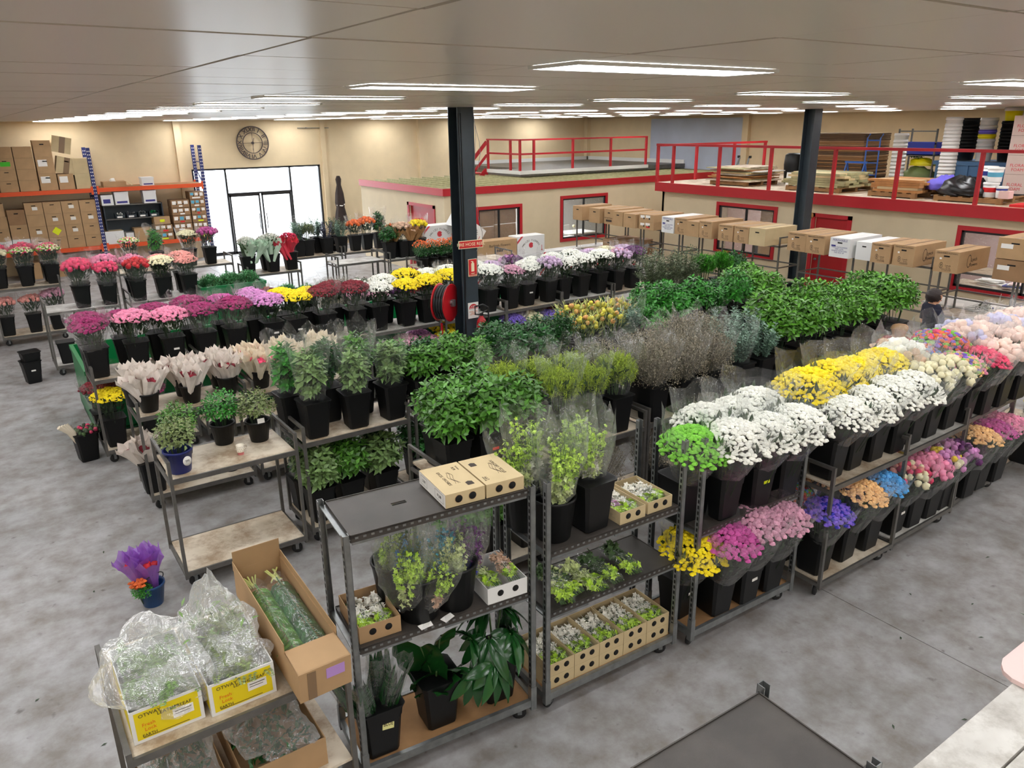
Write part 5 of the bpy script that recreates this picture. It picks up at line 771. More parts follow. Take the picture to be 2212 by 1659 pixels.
for i, (x, z, a) in enumerate(((2.36, 3.0, -.22), (2.34, 3.55, -.2))):
    o, f = carton('tilted brown taped carton, %s of the leaning pair on the racking' % ('lower', 'upper')[i], x, x+.5, 26.95, 27.4, z, z+.46, 'card_light', '-y', 0, 'cartons on the pallet racking', hole=(i == 0), seam=False); o.rotation_euler = (0, -a*1.1, 0); o.location.z += .07+.03*i; f.patch('tape', .38, .68, 0, 1, 'tape')
for c in range(4):
    for r in range(4):
        x = 1.38+.475*c; o, f = rcart((x, x+.47, .843+.345*r, .843+.345*(r+1)), 'brown carton in the four by four block on the racking, column %s, %s from bottom' % (('one', 'two', 'three', 'four')[c], ORD[r+1]), hole=not (c == 0 and r == 2))
        if (c, r) in ((0, 3), (2, 3), (1, 2), (2, 2), (3, 2), (0, 1), (2, 1), (0, 0)): f.patch('sticker', .4, .7, .38, .66, 'paper')
        if (c, r) == (1, 1):
            b = MB(); b.add([(.235+.13*math.cos(PI/2*i+.1), -.002, .18+.13*math.sin(PI/2*i+.1)) for i in range(4)], [(0, 1, 2, 3)]); b.build('yellow_diamond_sticker', 'label_yellow', o)
for i, (x0, x1, z0, z1, m) in enumerate(((.42, .9, .843, 1.17, 'card_white'), (.42, .9, 1.17, 1.53, 'card'), (.42, .9, 1.53, 1.88, 'card'), (.42, .88, 1.88, 2.24, 'card'), (.92, 1.37, .843, 1.21, 'card_white'), (.92, 1.37, 1.21, 1.62, 'card'), (.92, 1.37, 1.62, 2.05, 'card_dark'))): o, f = rcart((x0, x1, z0, z1), '%s carton, %s from bottom in the %s column left of the carton block' % ('white' if m == 'card_white' else 'brown', ORD[i+1 if i < 4 else i-3], 'outer' if i < 4 else 'inner'), m); 
for i, q in enumerate(((2.82, 3.25, .0, .55), (2.3, 2.75, .0, .5), (1.7, 2.2, 0, .4), (.9, 1.5, 0, .5))): rcart(q, '%s carton standing on the floor under the racking, %s from the right' % ('white', ORD[i+1]) if i < 2 else 'brown carton on the floor under the racking, %s from the right' % ORD[i+1], 'card_white' if i < 2 else 'card')
o, f = rcart((3.55, 4.2, 2.553, 2.72), 'open brown carton with paper on the upper right racking bay', 'card', hole=False); b = MB(); ball(b, Vector((.3, .2, .18)), .08, random.Random(3), 0, .4); b.build('paper', 'paper', o); MB().bar((.66, .0, .16), (.8, -.05, .05), .3, .006).build('flap', 'card_light', o)
def archive(q, lab): o, f = rcart(q, lab, 'card_white', d=.4, hole=False); f.patch('blue_band', .12, .88, .12, .28, 'ink_blue'); MB().box(-.008, q[1]-q[0]-.0, -.008, .41, (q[3]-q[2])*.82, (q[3]-q[2])+.004).build('lid', 'card_white', o)
archive((4.64, 5.0, 2.553, 2.8), 'white archive box on the upper right racking bay'); archive((4.62, 5.0, 2.02, 2.4), 'white archive box on the dark shelf, right one'); archive((3.8, 4.2, 2.02, 2.4), 'white archive box on the dark shelf, left one'); rcart((3.42, 3.76, 2.02, 2.33), 'white carton with blue print beside the blue upright', 'card_white', hole=False)[1].patch('blue_print', .15, .75, .2, .6, 'ink_blue')
ds = thing('small_parts_shelf', 'dark metal shelf of small parts inside the right racking bay', 'shelf', (3.45, 27.0, .845)); MB().box(0, 1.7, .0, .4, 1.14, 1.17).box(0, 1.7, 0, .4, .72, .75).box(0, 1.7, 0, .4, .3, .33).build('shelf_board', 'bare_steel', ds); MB().box(0, .03, 0, .4, 0, 1.17).box(1.67, 1.7, 0, .4, 0, 1.17).box(0, 1.7, .38, .4, 0, 1.17).build('side_panel', 'dark_steel', ds)
for i in range(4):
    t = thing('parts_tray', 'dark tray of small fittings, %s from left on the racking shelf' % ORD[i+1], 'tray', (3.75+.33*i, 27.02, 1.596), 0, 'trays of small fittings'); MB().box(0, .28, 0, .3, 0, .015).box(0, .28, 0, .01, 0, .1).box(0, .01, 0, .3, 0, .16).box(.27, .28, 0, .3, 0, .16).build('tray_body', 'dark_steel', t); b = MB(); R = random.Random(i)
    for q in range(9): ball(b, Vector((R.uniform(.05, .23), R.uniform(.05, .25), .07+R.uniform(0, .1))), .03, R, 0, .3, 5, 4)
    b.build('fittings', ('paper', 'galv', 'galv', 'green_plastic')[i], t); MB().box(.05, .2, -.003, 0, .02, .07).build('label_strip', 'paper', t)
o, f = rcart((3.36, 3.9, .845, 1.24), 'long carton with white end standing in the right racking bay', 'card_light', d=1.0, hole=False); f.patch('white_end', 0, 1, 0, 1, 'card_white')
rcart((4.2, 4.72, .845, 1.27), 'plain brown carton with loose flap in the right racking bay', 'card', hole=False); rcart((4.82, 5.3, 1.34, 1.58), 'brown carton with yellow sticker on the shallow stack', 'card', y=26.9, hole=False)[1].patch('sticker', .35, .65, .3, .65, 'label_yellow'); rcart((3.95, 4.18, .845, 1.15), 'narrow white carton next to the long carton', 'card_white', hole=False)
def shallow(q, lab, i):
    o, f = rcart(q, lab, 'card_dark', y=26.88, d=.55, hole=False); R = random.Random(i*7)
    for u in (.25, .62): f.patch('vent_hole', u, u+.05, .35, .6, 'hole_black')
    for u in (.05, .36, .7): f.patch('sticker', u, u+.22, R.uniform(.4, .55), .88, R.choice(['paper', 'paper', 'label_blue', 'paper']))
    f.patch('sticker', R.uniform(.1, .5), R.uniform(.55, .8), .1, .3, R.choice(['label_red', 'paper', 'label_yellow', 'label_red']))
for i in range(5): shallow((5.39, 5.95, .845+.245*i, .845+.245*(i+1)-.01), 'shallow carton with stickers, %s from the bottom of the middle stack on the racking' % ORD[i+1], i)
for i in range(6): shallow((5.98, 6.44, .845+.243*i, .845+.243*(i+1)-.01), 'shallow carton with stickers, %s from the bottom of the stack beside the entrance' % ORD[i+1], i+5)
for i in range(2): shallow((4.8, 5.34, .845+.245*i, .845+.245*(i+1)-.01), 'shallow carton with stickers, %s from the bottom of the low front stack' % ORD[i+1], i+12)
# ================================================================ STORAGE MEZZANINE CONTENTS (deck z 2.6)
def pallet(x, y, w, d, lab, rz=0):
    t = thing('timber_pallet', lab, 'pallet', (x, y, 2.6), rz, 'pallets on the mezzanine'); n = 6
    for i in range(n): MB().box(0, w, (d-.09)*i/(n-1), (d-.09)*i/(n-1)+.09, .1, .12).build('deck_slat', 'pallet_wood', t)
    for a in (0, w/2-.05, w-.1): MB().box(a, a+.1, 0, d, .02, .1).build('bearer', 'pallet_wood', t)
    for a in (0, d-.1): MB().box(0, w, a, a+.1, 0, .02).build('base_slat', 'pallet_wood', t)
def pile(x, y, w, d, n, h, m, lab, cat, part, seed, long_axis='x', rz=0, z0=2.72):
    t = thing(lab.split(' ')[0] if False else 'sheet_pile' if part == 'sheet' else 'timber_pile', lab, cat, (x, y, z0), rz); R = random.Random(seed); z = 0
    if part == 'sheet':
        for i in range(n):
            a = R.uniform(-.12, .12); hh = h*R.uniform(.6, 1.3); ww = w*R.uniform(.65, 1.0); dd = d*R.uniform(.6, 1); MB().obox((0, 0, 0), (ww, dd, hh)).build('sheet', R.choice(m), t, (w/2+R.uniform(-.12, .12), d/2+R.uniform(-.15, .15), z+hh/2), a); z += hh
    else:
        for i in range(n):
            hh = h; k = 5
            for j in range(k): L = d*R.uniform(.7, 1.0); MB().obox((0, 0, 0), (w/k*.92, L, hh)).build('plank', R.choice(m), t, (w*(j+.5)/k, d/2+R.uniform(-.1, .1), z+hh/2), R.uniform(-.03, .03))
            z += hh+.004
pallet(17.1, 13.75, 1.3, 1.25, 'pallet under the mixed plywood sheets on the mezzanine'); pile(17.05, 13.6, 1.5, 1.5, 17, .021, ['ply_edge', 'timber_brown', 'white_board', 'timber_grey', 'ply_board'], 'uneven pile of plywood offcut sheets on the mezzanine pallet', 'sheets', 'sheet', 5)
pallet(17.0, 10.95, 1.4, 1.5, 'pallet under the green treated timber on the mezzanine'); pile(17.0, 10.85, 1.3, 1.75, 6, .05, ['timber_grey', 'pine', 'timber_grey', 'ply_edge'], 'pile of greenish treated timber planks on the mezzanine', 'timber', 'plank', 7)
pallet(16.95, 9.1, 1.2, 1.1, 'pallet under the brown timber offcuts on the mezzanine'); pile(16.95, 9.0, 1.1, 1.25, 5, .05, ['timber_brown', 'timber_brown', 'card_light'], 'pile of brown timber offcuts left of the purple cloth', 'timber', 'plank', 9)
pallet(16.95, 7.35, 1.1, 1.35, 'pallet under the black tarpaulin and paint buckets')
fc = thing('flat_carton_stack', 'big stack of flattened dark brown cartons on the mezzanine', 'cardboard', (19.4, 11.95, 2.6)); R = random.Random(4)
for i in range(26): q = R.uniform(-.03, .03); MB().box(q, 1.2+q, -.0+q, 1.62-q*2, .12+.046*i, .12+.046*i+.04).build('flat_carton', R.choice(['card_old', 'card_old', 'card_in', 'card_old', 'card_dark']), fc)
MB().box(0, 1.2, 0, 1.6, 0, .1).build('base', 'pallet_wood', fc)
tag(MB().box(0, .03, 0, .75, 0, .36).build('white_panel', 'laminate', None, (18.0, 12.4, 2.6), (0, .1, .1)), 'white laminated panel leaning behind the treated timber', 'panel'); b = MB().lathe([(.2, 0), (.24, .5), (.22, .75), (.15, .8), (0, .8)], 16); tag(b.build('black_drum', 'black_plastic', None, (19.0, 13.75, 2.6)), 'black plastic drum beside the flattened cartons', 'drum')
ht = thing('hand_truck', 'blue steel hand truck beside the flattened cartons', 'trolley', (19.2, 11.4, 2.6)); MB().tube([(0, 0, .1), (0, 0, 1.2), (.1, .0, 1.3)], .02, 6).tube([(0, .35, .1), (0, .35, 1.2), (.1, .35, 1.3)], .02, 6).tube([(0, 0, .3), (0, .35, .3)], .015, 5).tube([(0, 0, .6), (0, .35, .6)], .015, 5).tube([(0, 0, .9), (0, .35, .9)], .015, 5).tube([(0, 0, 1.15), (0, .35, 1.15)], .018, 5).build('frame', 'truck_blue', ht); MB().box(-.25, 0, 0, .35, .04, .05).build('toe_plate', 'truck_blue', ht)
for y in (-.05, .4): MB().lathe([(0, -.03), (.11, -.03), (.11, .03), (0, .03)], 14, (.06, y, .11), axis='y').build('wheel', 'rubber', ht)
tr = thing('a_frame_trestle', 'blue folding trestle in front of the flattened cartons', 'trestle', (18.9, 11.55, 2.6))
for sx in (-.22, .22): MB().bar((sx, 0, 0), (0, 0, .62), .03).bar((sx, .5, 0), (0, .5, .62), .03).build('leg', 'truck_blue', tr)
MB().bar((0, -.05, .62), (0, .55, .62), .05).build('top_bar', 'truck_blue', tr)
def pails(x, y, n, cols, lab, r=.155, h=.09, z=2.6, tilt=0, first=.36, cat='bucket', gr=None):
    for i in range(n):
        hh = first if i == n-1 else .3; zz = z+h*i
        o = MB().lathe([(r*.85, 0), (r, hh-.06), (r*1.06, hh-.06), (r*1.06, hh-.03), (r*1.02, hh-.03), (r*1.02, hh), (r*.95, hh), (r*.8, .02), (0, .02)], 16).build('plastic_pail', cols[i % len(cols)], None, (x+tilt*h*i, y+tilt*.4*h*i, zz)); tag(o, '%s, %s pail from the bottom' % (lab, ORD[i+1]), cat, gr or lab)
pails(19.0, 10.75, 12, ['bucket_white'], 'white nested pails left of the steel shelf', .16, .088); pails(18.4, 9.25, 18, ['bucket_white'], 'tall leaning tower of white pails', .17, .078, tilt=.06); pails(19.9, 9.62, 9, ['black_plastic'], 'left tower of black pails on the blue bin', .2, .075, 3.3); pails(19.95, 8.72, 8, ['black_plastic'], 'right tower of black pails on the blue bin', .2, .075, 3.3)
pails(19.8, 9.15, 7, ['bucket_white', 'bucket_white', 'bucket_white', 'bucket_yellow', 'tarp_purple', 'bucket_white', 'bucket_white'], 'mixed white and yellow pails on the blue bin', .18, .1, 3.3); pails(20.6, 8.6, 9, ['bucket_white'], 'white pails behind the black right tower', .17, .085, 3.3)
y1 = MB().lathe([(.15, 0), (.18, .26), (.19, .26), (.19, .29), (0, .29)], 18).build('plastic_pail', 'bucket_yellow', None, (19.95, 8.72, 4.13)); tag(y1, 'yellow pail with white lid on top of the right black tower', 'bucket'); MB().lathe([(.2, .27), (.2, .34), (.17, .35), (0, .35)], 18).build('lid', 'bucket_white', y1)
bb = thing('blue_bulk_bin', 'large steel blue bulk bin with ribs on the mezzanine', 'bin', (19.55, 8.35, 2.6)); MB().box(0, 1.2, 0, 1.75, .1, .68).build('body', 'bin_blue', bb)
for q in range(6): MB().box(-.03, 0, .1+.29*q, .22+.29*q, .12, .62).build('rib', 'bin_blue', bb)
MB().box(-.05, 1.25, -.05, 1.8, .6, .69).build('rim', 'bin_blue', bb)
for q in range(3): MB().box(0, 1.2, .05+.75*q, .25+.75*q, 0, .1).build('skid', 'bin_blue', bb)
sh = thing('steel_shelf', 'dark angle iron shelf holding the blue crate', 'shelf', (19.6, 10.2, 2.6))
for px in (0, .6):
    for py in (0, .95): MB().box(px, px+.035, py, py+.035, 0, 1.42).build('upright', 'bare_steel', sh)
for z in (.25, .78, 1.35): MB().box(0, .63, 0, .98, z, z+.02).build('shelf_board', 'bare_steel', sh) if z < 1 else MB().box(0, .02, 0, .98, z, z+.03).build('rail', 'bare_steel', sh)
cr = thing('blue_crate', 'royal blue plastic crate on the angle iron shelf', 'crate', (19.62, 10.22, 3.402)); MB().box(0, .55, 0, .9, 0, .02).box(0, .02, 0, .9, 0, .3).box(.53, .55, 0, .9, 0, .3).box(0, .55, 0, .02, 0, .3).box(0, .55, .88, .9, 0, .3).build('tub', 'crate_blue', cr); MB().box(-.02, .0, -.02, .92, .25, .3).build('rim', 'crate_blue', cr)
put_plant('leaf', 1, 19.85, 10.75, 3.0, 'dark green foliage sticking out of the blue crate', 'foliage bunch', {'leaves': 'leaf_dark'}, sc=.8, name='foliage_bunch')
def heap(lab, cat, name, m, x, y, z, sx, sy, sz, seed, parent=None):
    b = MB(); ball(b, Vector((0, 0, 0)), 1, random.Random(seed), 0, .16, 18, 11); b.v = [(p[0]*sx, p[1]*sy, max(-.02, p[2])*sz) for p in b.v]; return tag(b.build(name, m, None, (x, y, z)), lab, cat)
heap('crumpled purple cloth heap beside the black tarpaulin', 'cloth', 'purple_cloth', 'tarp_purple', 17.5, 8.75, 2.8, .3, .4, .28, 2); heap('black plastic tarpaulin thrown over a load on the pallet', 'tarpaulin', 'black_tarpaulin', 'tarp_black', 17.3, 8.25, 2.74, .4, .5, .36, 5); heap('yellow plastic bags on the lower part of the steel shelf', 'bag', 'yellow_bag', 'bucket_yellow', 19.85, 10.6, 3.15, .2, .35, .18, 6); heap('grey green bundle on the bottom of the steel shelf', 'bundle', 'net_bundle', 'leaf_olive', 19.85, 10.65, 2.87, .22, .4, .25, 9)
for i, (x, y, z, c, w) in enumerate([(17.25, 7.72, 2.722, 'label_red', 'red banded'), (17.3, 7.7, 3.02, 'label_blue', 'blue banded upper'), (17.6, 7.95, 2.722, 'tag_blue', 'plain lower back'), (17.6, 7.95, 3.02, 'tag_blue', 'plain upper back')]):
    o = thing('paint_bucket', '%s white paint bucket on the mezzanine pallet' % w, 'bucket', (x, y, z)); MB().lathe([(.125, 0), (.145, .26), (0, .26)], 18).build('pail', 'bucket_white', o); MB().lathe([(.152, .25), (.152, .285), (.14, .29), (0, .29)], 18).build('lid', 'bucket_white', o); MB().lathe([(.1345, .1), (.142, .19)], 18, cap=False).build('colour_band', c, o)
for i, (x, y, w) in enumerate([(17.2, 7.48, 'small white tub with blue band right of the red banded bucket')]): o = thing('paint_tub', w, 'bucket', (x, y, 2.722)); MB().lathe([(.095, 0), (.105, .2), (0, .2)], 16).build('pail', 'bucket_white', o); MB().lathe([(.112, .19), (.112, .225), (0, .23)], 16).build('lid', 'bucket_white', o); MB().lathe([(.1, .11), (.1045, .18)], 16, cap=False).build('colour_band', 'tag_blue', o)
carton('small pale carton at the pallet corner by the paint tubs', 17.0, 17.2, 7.25, 7.44, 2.722, 2.87, 'pink_pale', '-x', hole=False)
for r in range(4):
    for c in range(2):
        o, f = carton('bulky white printed carton, %s from the deck in the %s column at right' % (ORD[r+1], ('left', 'right')[c]), 18.6, 19.4, 8.1-.85*c-.8, 8.1-.85*c, 2.7+.4*r, 3.095+.4*r, 'bag_print', '-x', 0, 'bulky printed cartons on the mezzanine', hole=False, seam=False); f.text('FLORAL\nFOAM', .09, .3, .35, 'ink_red'); f.patch('rose_print', .55, .72, .5, .85, 'ink_red')
tag(MB().box(18.5, 19.5, 6.2, 8.2, 2.6, 2.7).build('carton_skid', 'rubber'), 'black skid under the bulky printed cartons', 'pallet'); tag(MB().box(0, .5, 0, .9, 0, .05).build('red_lid', 'label_red', None, (16.75, 6.2, 2.6)), 'flat red lid lying at the right end of the mezzanine', 'lid')
ld = thing('step_ladder', 'aluminium step ladder standing at the mezzanine end railing', 'ladder', (19.2, 16.0, 2.6)); 
for y in (0, .42): MB().bar((0, -y, 0), (.25, -y+(.04 if y else -.04), .62), .05, .025).build('stile', 'galv', ld); MB().box(.22, .28, -y-.03, -y+.03, .6, .67).build('foot_cap', 'rubber', ld)
for q in range(2): MB().bar((.07+.09*q, 0, .17+.22*q), (.07+.09*q, -.42, .17+.22*q), .03).build('rung', 'galv', ld)
# work table and small things at the racks behind the woman
t = thing('packing_table', 'grey packing table behind the standing woman', 'table', (15.0, 5.5, 0)); MB().box(0, .9, 0, 2.1, .84, .88).build('tabletop', 'laminate', t)
for px in (.05, .85):
    for py in (.05, 2.05): MB().bar((px, py, 0), (px, py, .84), .04).build('leg', 'bare_steel', t)
MB().bar((0, 0, .7), (0, 2.1, .7), .03).build('rail', 'bare_steel', t)
for i, (x, y, z, a) in enumerate([(14.35, 6.3, .874, .2), (15.2, 7.0, .884, .5), (15.5, 6.5, .884, -.2), (15.4, 6.0, .884, .9)]): tag(MB().box(-.15, .15, -.1, .1, 0, .002).build('paper_sheet', 'paper', None, (x, y, z), a), 'white paper sheet on the packing table, %s from the woman' % ORD[i+1], 'paper', 'paper sheets on the packing table')
put_plant('mum', 0, 14.62, 6.68, .93, 'single sleeved bunch lying on the rack shelf beside the woman', 'flower bunch', {'blooms': 'fl_white'}, 0, group=None, sc=.62).rotation_euler = (PI/2-.05, 0, .9)
bo = thing('water_bottle', 'clear plastic water bottle at the rack post', 'bottle', (14.4, 6.05, .872)); MB().lathe([(.03, 0), (.032, .12), (.03, .16), (.012, .2), (.012, .22)], 14).build('body', 'bottle_clear', bo); MB().lathe([(.014, .22), (.014, .24), (0, .24)], 10).build('cap', 'tag_blue', bo)
for i, (x, y, z, m, w) in enumerate([(17.4, 6.9, .9, 'tag_blue', 'blue folder pile'), (17.4, 6.3, .9, 'fl_pink', 'pink and white paper pile'), (17.5, 7.5, .9, 'paper', 'white paper pile')]):
    q = thing('paper_pile', '%s on the sill bench behind the right window' % w, 'papers', (x, y, z)); R = random.Random(i)
    for j in range(6): MB().obox((0, 0, 0), (.3, .42, .018)).build('sheet_bundle', R.choice([m, 'paper', 'pink_pale']), q, (R.uniform(-.05, .05), R.uniform(-.1, .1), .01+.02*j), R.uniform(-.5, .5))
t = thing('sill_bench', 'timber bench below the right facade window', 'bench', (17.1, 5.2, 0)); MB().box(0, .7, 0, 3, .86, .9).build('benchtop', 'ply_board', t); MB().box(.05, .65, .05, .1, 0, .86).box(.05, .65, 2.9, 2.95, 0, .86).build('side_panel', 'ply_board', t)
t = thing('office_shelf', 'dark shelf with folders behind the middle facade window', 'shelf', (18.4, 12.8, 0)); MB().box(0, .35, 0, 1.6, 0, 1.2).build('cabinet', 'dark_steel', t)
for i in range(7): tag(MB().box(0, .22, 0, .07, 0, .3).build('ring_binder', ('tag_blue', 'paper', 'navy_plastic')[i % 3], None, (18.45, 12.95+.1*i, 1.2)), '%s ring binder on the shelf behind the middle window' % ORD[i+1], 'binder', 'binders behind the middle window')
tag(MB().box(0, .04, 0, .6, 0, 2.1).build('door_board', 'card', None, (17.3, 12.75, 0)), 'brown board standing behind the right pane of the middle window', 'board')
# ================================================================ FRONT ROW: GALVANISED TROLLEYS
A1 = -.095
def L1(x, y, rz=A1, o=(1.45, 3.885)):      # trolley-local to room coordinates
    return (o[0]+x*math.cos(rz)-y*math.sin(rz), o[1]+x*math.sin(rz)+y*math.cos(rz))
cc_trolley(1.45, 3.885, A1, [1.13, 1.93], 'slotted post trolley with an empty black top tray and two orchid cartons')
cc_trolley(2.85, 3.74, -.035, [.9, 1.4], 'slotted post trolley with boxed orchids on its bottom deck'); cc_trolley(4.29, 3.635, -.02, [1.13], 'slotted post trolley carrying white chrysanthemums and lilac bunches')
# closed orchid cartons on the top tray
for i, (x, y) in enumerate(((2.135, 3.855), (2.425, 3.825))):
    o, f = carton('%s closed orchid carton on the empty black tray' % ('left', 'right')[i], x, x+.28, y, y+.43, 1.937, 2.032, 'card_light', '-y', -.1, 'orchid cartons on the top tray', 'orchid_carton', hole=False, seam=False)
    for u in (.33, .68):
        MB().lathe([(0, -.0025), (.026, -.0025), (.026, 0)], 20, axis='y').build('vent_hole', 'hole_black', o, (u*.28, 0, .05)); MB().lathe([(.026, -.003), (.0275, -.003), (.0275, 0)], 20, axis='y', cap=False).build('hole_edge', 'card', o, (u*.28, 0, .05))
    s = 1 if i == 0 else -1; T = lambda b_, sz, u, v: text('lettering', b_, sz, (u, v, .0962), (0, -s, 0), (s, 0, 0), 'ink', o, ext=.0002)
    T('EXCEL ORCHIDS', .03, .09 if i == 0 else .2, .22); T('PLM' if i == 0 else 'LYM', .028, .21 if i == 0 else .05, .34 if i == 0 else .09); T('50 stems' if i == 0 else '80 stems', .018, .24 if i == 0 else .03, .34 if i == 0 else .09)
    b = MB(); cx, cy = (.215, .09) if i == 0 else (.06, .33); b.add([(cx+.024*a, cy+.03*c, .0958) for a, c in ((-1, -1), (-1, .6), (0, 1), (1, .6), (1, -1))], [(4, 3, 2, 1, 0)]); b.build('shield_print', 'ink', o)
    b = MB(); q0 = .13 if i == 0 else .155
    for k in range(3): b.tube([(q0+.012*k+.01*math.sin(t*.9+k), .12+.02*t, .0958) for t in range(10)], .0011, 3)
    b.build('swirl_print', 'ink', o)
    if i == 0:
        g = Face(o, (0, .43, 0), (0, -1, 0), (-1, 0, 0), .43, .095); g.patch('side_label', 0, 1, .02, .98, 'paper', .001)
        for (a, c, tx) in ((.07, .32, 'LYM'), (.62, .93, '0 | 80')):
            b = MB(); P = lambda u, v: g.a+g.r*u*g.w+Vector((0, 0, v*g.h))+g.n*.002
            for (u0, v0, u1, v1) in ((a, .18, c, .2), (a, .82, c, .84), (a, .18, a+.005, .84), (c-.005, .18, c, .84)): b.add([P(u0, v0), P(u1, v0), P(u1, v1), P(u0, v1)], [(0, 1, 2, 3)])
            b.build('label_frame', 'ink', o); g.text(tx, .028, (a+c)/2, .5)
# ---- orchid meshes
def floret(b, p, r, R, m):
    a0 = R.uniform(0, 6); ax = rv(R); ax.z = abs(ax.z)+.3; ax.normalize(); t1 = ax.orthogonal().normalized(); t2 = ax.cross(t1)
    for k in range(5): a = a0+k*1.257; leaf(b, p, t1*math.cos(a)+t2*math.sin(a)+ax*.35, ax, r, r*.75, m, .2)
def orchid_pack(var):
    R = random.Random(500+var); b = MB(); s = MB(); L, Wd, H = .40, .125, .07
    for i in range(120): t = R.random(); floret(b, Vector((R.uniform(-.05, .05), .04+t*(L-.08), R.uniform(.02, .065))), R.uniform(.02, .03), R, 0 if t > .3+R.uniform(-.15, .15) else 1)
    for i in range(14): x = R.uniform(-.045, .045); s.tube([(x, .01, .03), (x*.8, .2, .05), (x*1.1, L-.03, .04)], .0025, 3)
    f = MB(); n, k = 12, 9; vs = []
    for q in range(k):
        t = q/(k-1); w = Wd*.5*(1 if .06 < t < .94 else .7)+R.uniform(-.004, .004); h = H*(.5+.5*math.sin(PI*min(1, t*1.2+.1))**.5)
        for i in range(n+1): a = PI*i/n; vs.append((w*math.cos(a)+R.uniform(-.004, .004), t*L, .008+h*math.sin(a)**.7+R.uniform(-.006, .006)))
    f.add(vs, [(q*(n+1)+i, q*(n+1)+i+1, (q+1)*(n+1)+i+1, (q+1)*(n+1)+i) for q in range(k-1) for i in range(n)])
    return [('florets', b.mesh('florets', ['orchid_white', 'citrus_green'])), ('stems', s.mesh('stems', 'stems')), ('sleeve', f.mesh('sleeve', 'sleeve'))]
PACKS = [orchid_pack(i) for i in range(4)]
def put_pack(x, y, z, rz, lab, group, cols=('orchid_white', 'citrus_green'), sc=1.0, rx=0, i=0):
    t = thing('orchid_bunch', lab, 'orchid bunch', (x, y, z), (rx, 0, rz), group); t.scale = (sc, sc, sc)
    for nm, me in PACKS[i % 4]:
        o = link(nm, me, t)
        if nm == 'florets':
            for k in range(2): o.material_slots[k].link = 'OBJECT'; o.material_slots[k].material = M[cols[k]]
    return t
def open_box(x, y, z, w, d, h, m, lab, rz=0, holes=2, group=None, name='orchid_tray'):
    t = thing(name, lab, 'box', (x, y, z), rz, group); e = .005
    MB().box(0, w, 0, d, 0, e).build('base', m, t)
    for nm, q in (('front_wall', (0, w, 0, e)), ('rear_wall', (0, w, d-e, d)), ('side_wall', (0, e, e, d-e)), ('side_wall', (w-e, w, e, d-e))): MB().box(q[0], q[1], q[2], q[3], e, h).build(nm, m, t)
    for k in range(holes): MB().lathe([(0, -.002), (.024, -.002), (.024, 0)], 18, axis='y').build('vent_hole', 'hole_black', t, (w*(.32 if k == 0 else .7), 0, h*.55))
    return t
# bottom deck of the second trolley: five pairs of trays with two bunches each
for c in range(5):
    x, y = L1(.055+.245*c, .045, -.035, (2.85, 3.74)); gl = 'orchid trays on the bottom deck'
    open_box(x, y, .201, .24, .42, .108, 'card_light', 'closed lower orchid tray, %s pair from the left on the bottom deck' % ORD[c+1], -.035, 2, gl)
    open_box(x, y, .311, .24, .42, .108, 'card_light', 'open upper orchid tray, %s pair from the left on the bottom deck' % ORD[c+1], -.035, 2, gl)
    for k in range(2): a, b_ = L1(.055+.245*c+.065+.11*k, .055, -.035, (2.85, 3.74)); put_pack(a, b_, .335, -.035+.02*k, 'white and green orchid bunch, %s side of the %s tray from the left' % (('left', 'right')[k], ORD[c+1]), 'orchid bunches in the bottom trays', i=c+k)
# upper and middle shelf of the second trolley
for k, u in enumerate((.70, .985)):
    x, y = L1(u, .04+.01*k, -.035, (2.85, 3.74)); open_box(x, y, 1.402, .25, .42, .1, 'card_light', '%s open orchid tray on the upper shelf of the orchid trolley' % ('left', 'right')[k], -.035, 2, 'orchid trays on the upper shelf')
    for q in range(2): a, b_ = L1(u+.065+.115*q, .05, -.035, (2.85, 3.74)); put_pack(a, b_, 1.425, -.035, '%s orchid bunch in the %s tray on the upper shelf' % (('left', 'right')[q], ('left', 'right')[k]), 'orchid bunches on the upper shelf', ('fl_lilac' if (k, q) == (0, 0) else 'orchid_white', 'citrus_green'), i=k+q)
for k, (u, a, v) in enumerate(((.1, -.25, 0), (.42, .1, -.02), (.58, .02, .0), (.78, -.1, .02), (.25, .2, .05))):
    x, y = L1(u, v, -.035, (2.85, 3.74)); put_pack(x+.08, y-.03, .915, a-.05, 'flat green orchid bunch, %s laid on the middle shelf' % ORD[k+1], 'flat orchid bunches on the middle shelf', ('orchid_green', 'citrus_green') if k < 2 else ('stems', 'citrus_green'), 1.25, i=k)
def orchid_standing(var):
    R = random.Random(700+var); b = MB(); s = MB()
    for i in range(22):
        a = R.uniform(0, 6.28); r = R.uniform(.02, .15); h = R.uniform(.42, .62); s.tube([(.02*math.cos(a), .02*math.sin(a), .08), (r*.6*math.cos(a), r*.6*math.sin(a), .3), (r*math.cos(a), r*math.sin(a), h)], .0028, 3)
        for k in range(20): t = R.uniform(.24, 1); p = Vector((r*(.2+.8*t)*math.cos(a)*1.1+R.uniform(-.02, .02), r*(.2+.8*t)*math.sin(a)*1.1+R.uniform(-.02, .02), h*t)); floret(b, p, .034*(1.15-.55*t), R, 0 if t < .62 else 1)
    f = MB(); n, k = 20, 8; vs = []
    for q in range(k):
        t = q/(k-1)
        for i in range(n): a = 2*PI*i/n; r = (.07+.13*math.sin(PI*min(.62, t*.62))**.8)*(1+.08*math.cos(4*a+var))+R.uniform(-.018, .018); vs.append((r*math.cos(a), r*math.sin(a), .06+.68*t+(R.uniform(-.07, .09) if q == k-1 else 0)))
    f.add(vs, [(q*n+i, q*n+(i+1) % n, (q+1)*n+(i+1) % n, (q+1)*n+i) for q in range(k-1) for i in range(n)])
    return [('florets', b.mesh('florets', ['orchid_white', 'citrus_green'])), ('stems', s.mesh('stems', 'stems')), ('sleeve', f.mesh('sleeve', 'sleeve'))]
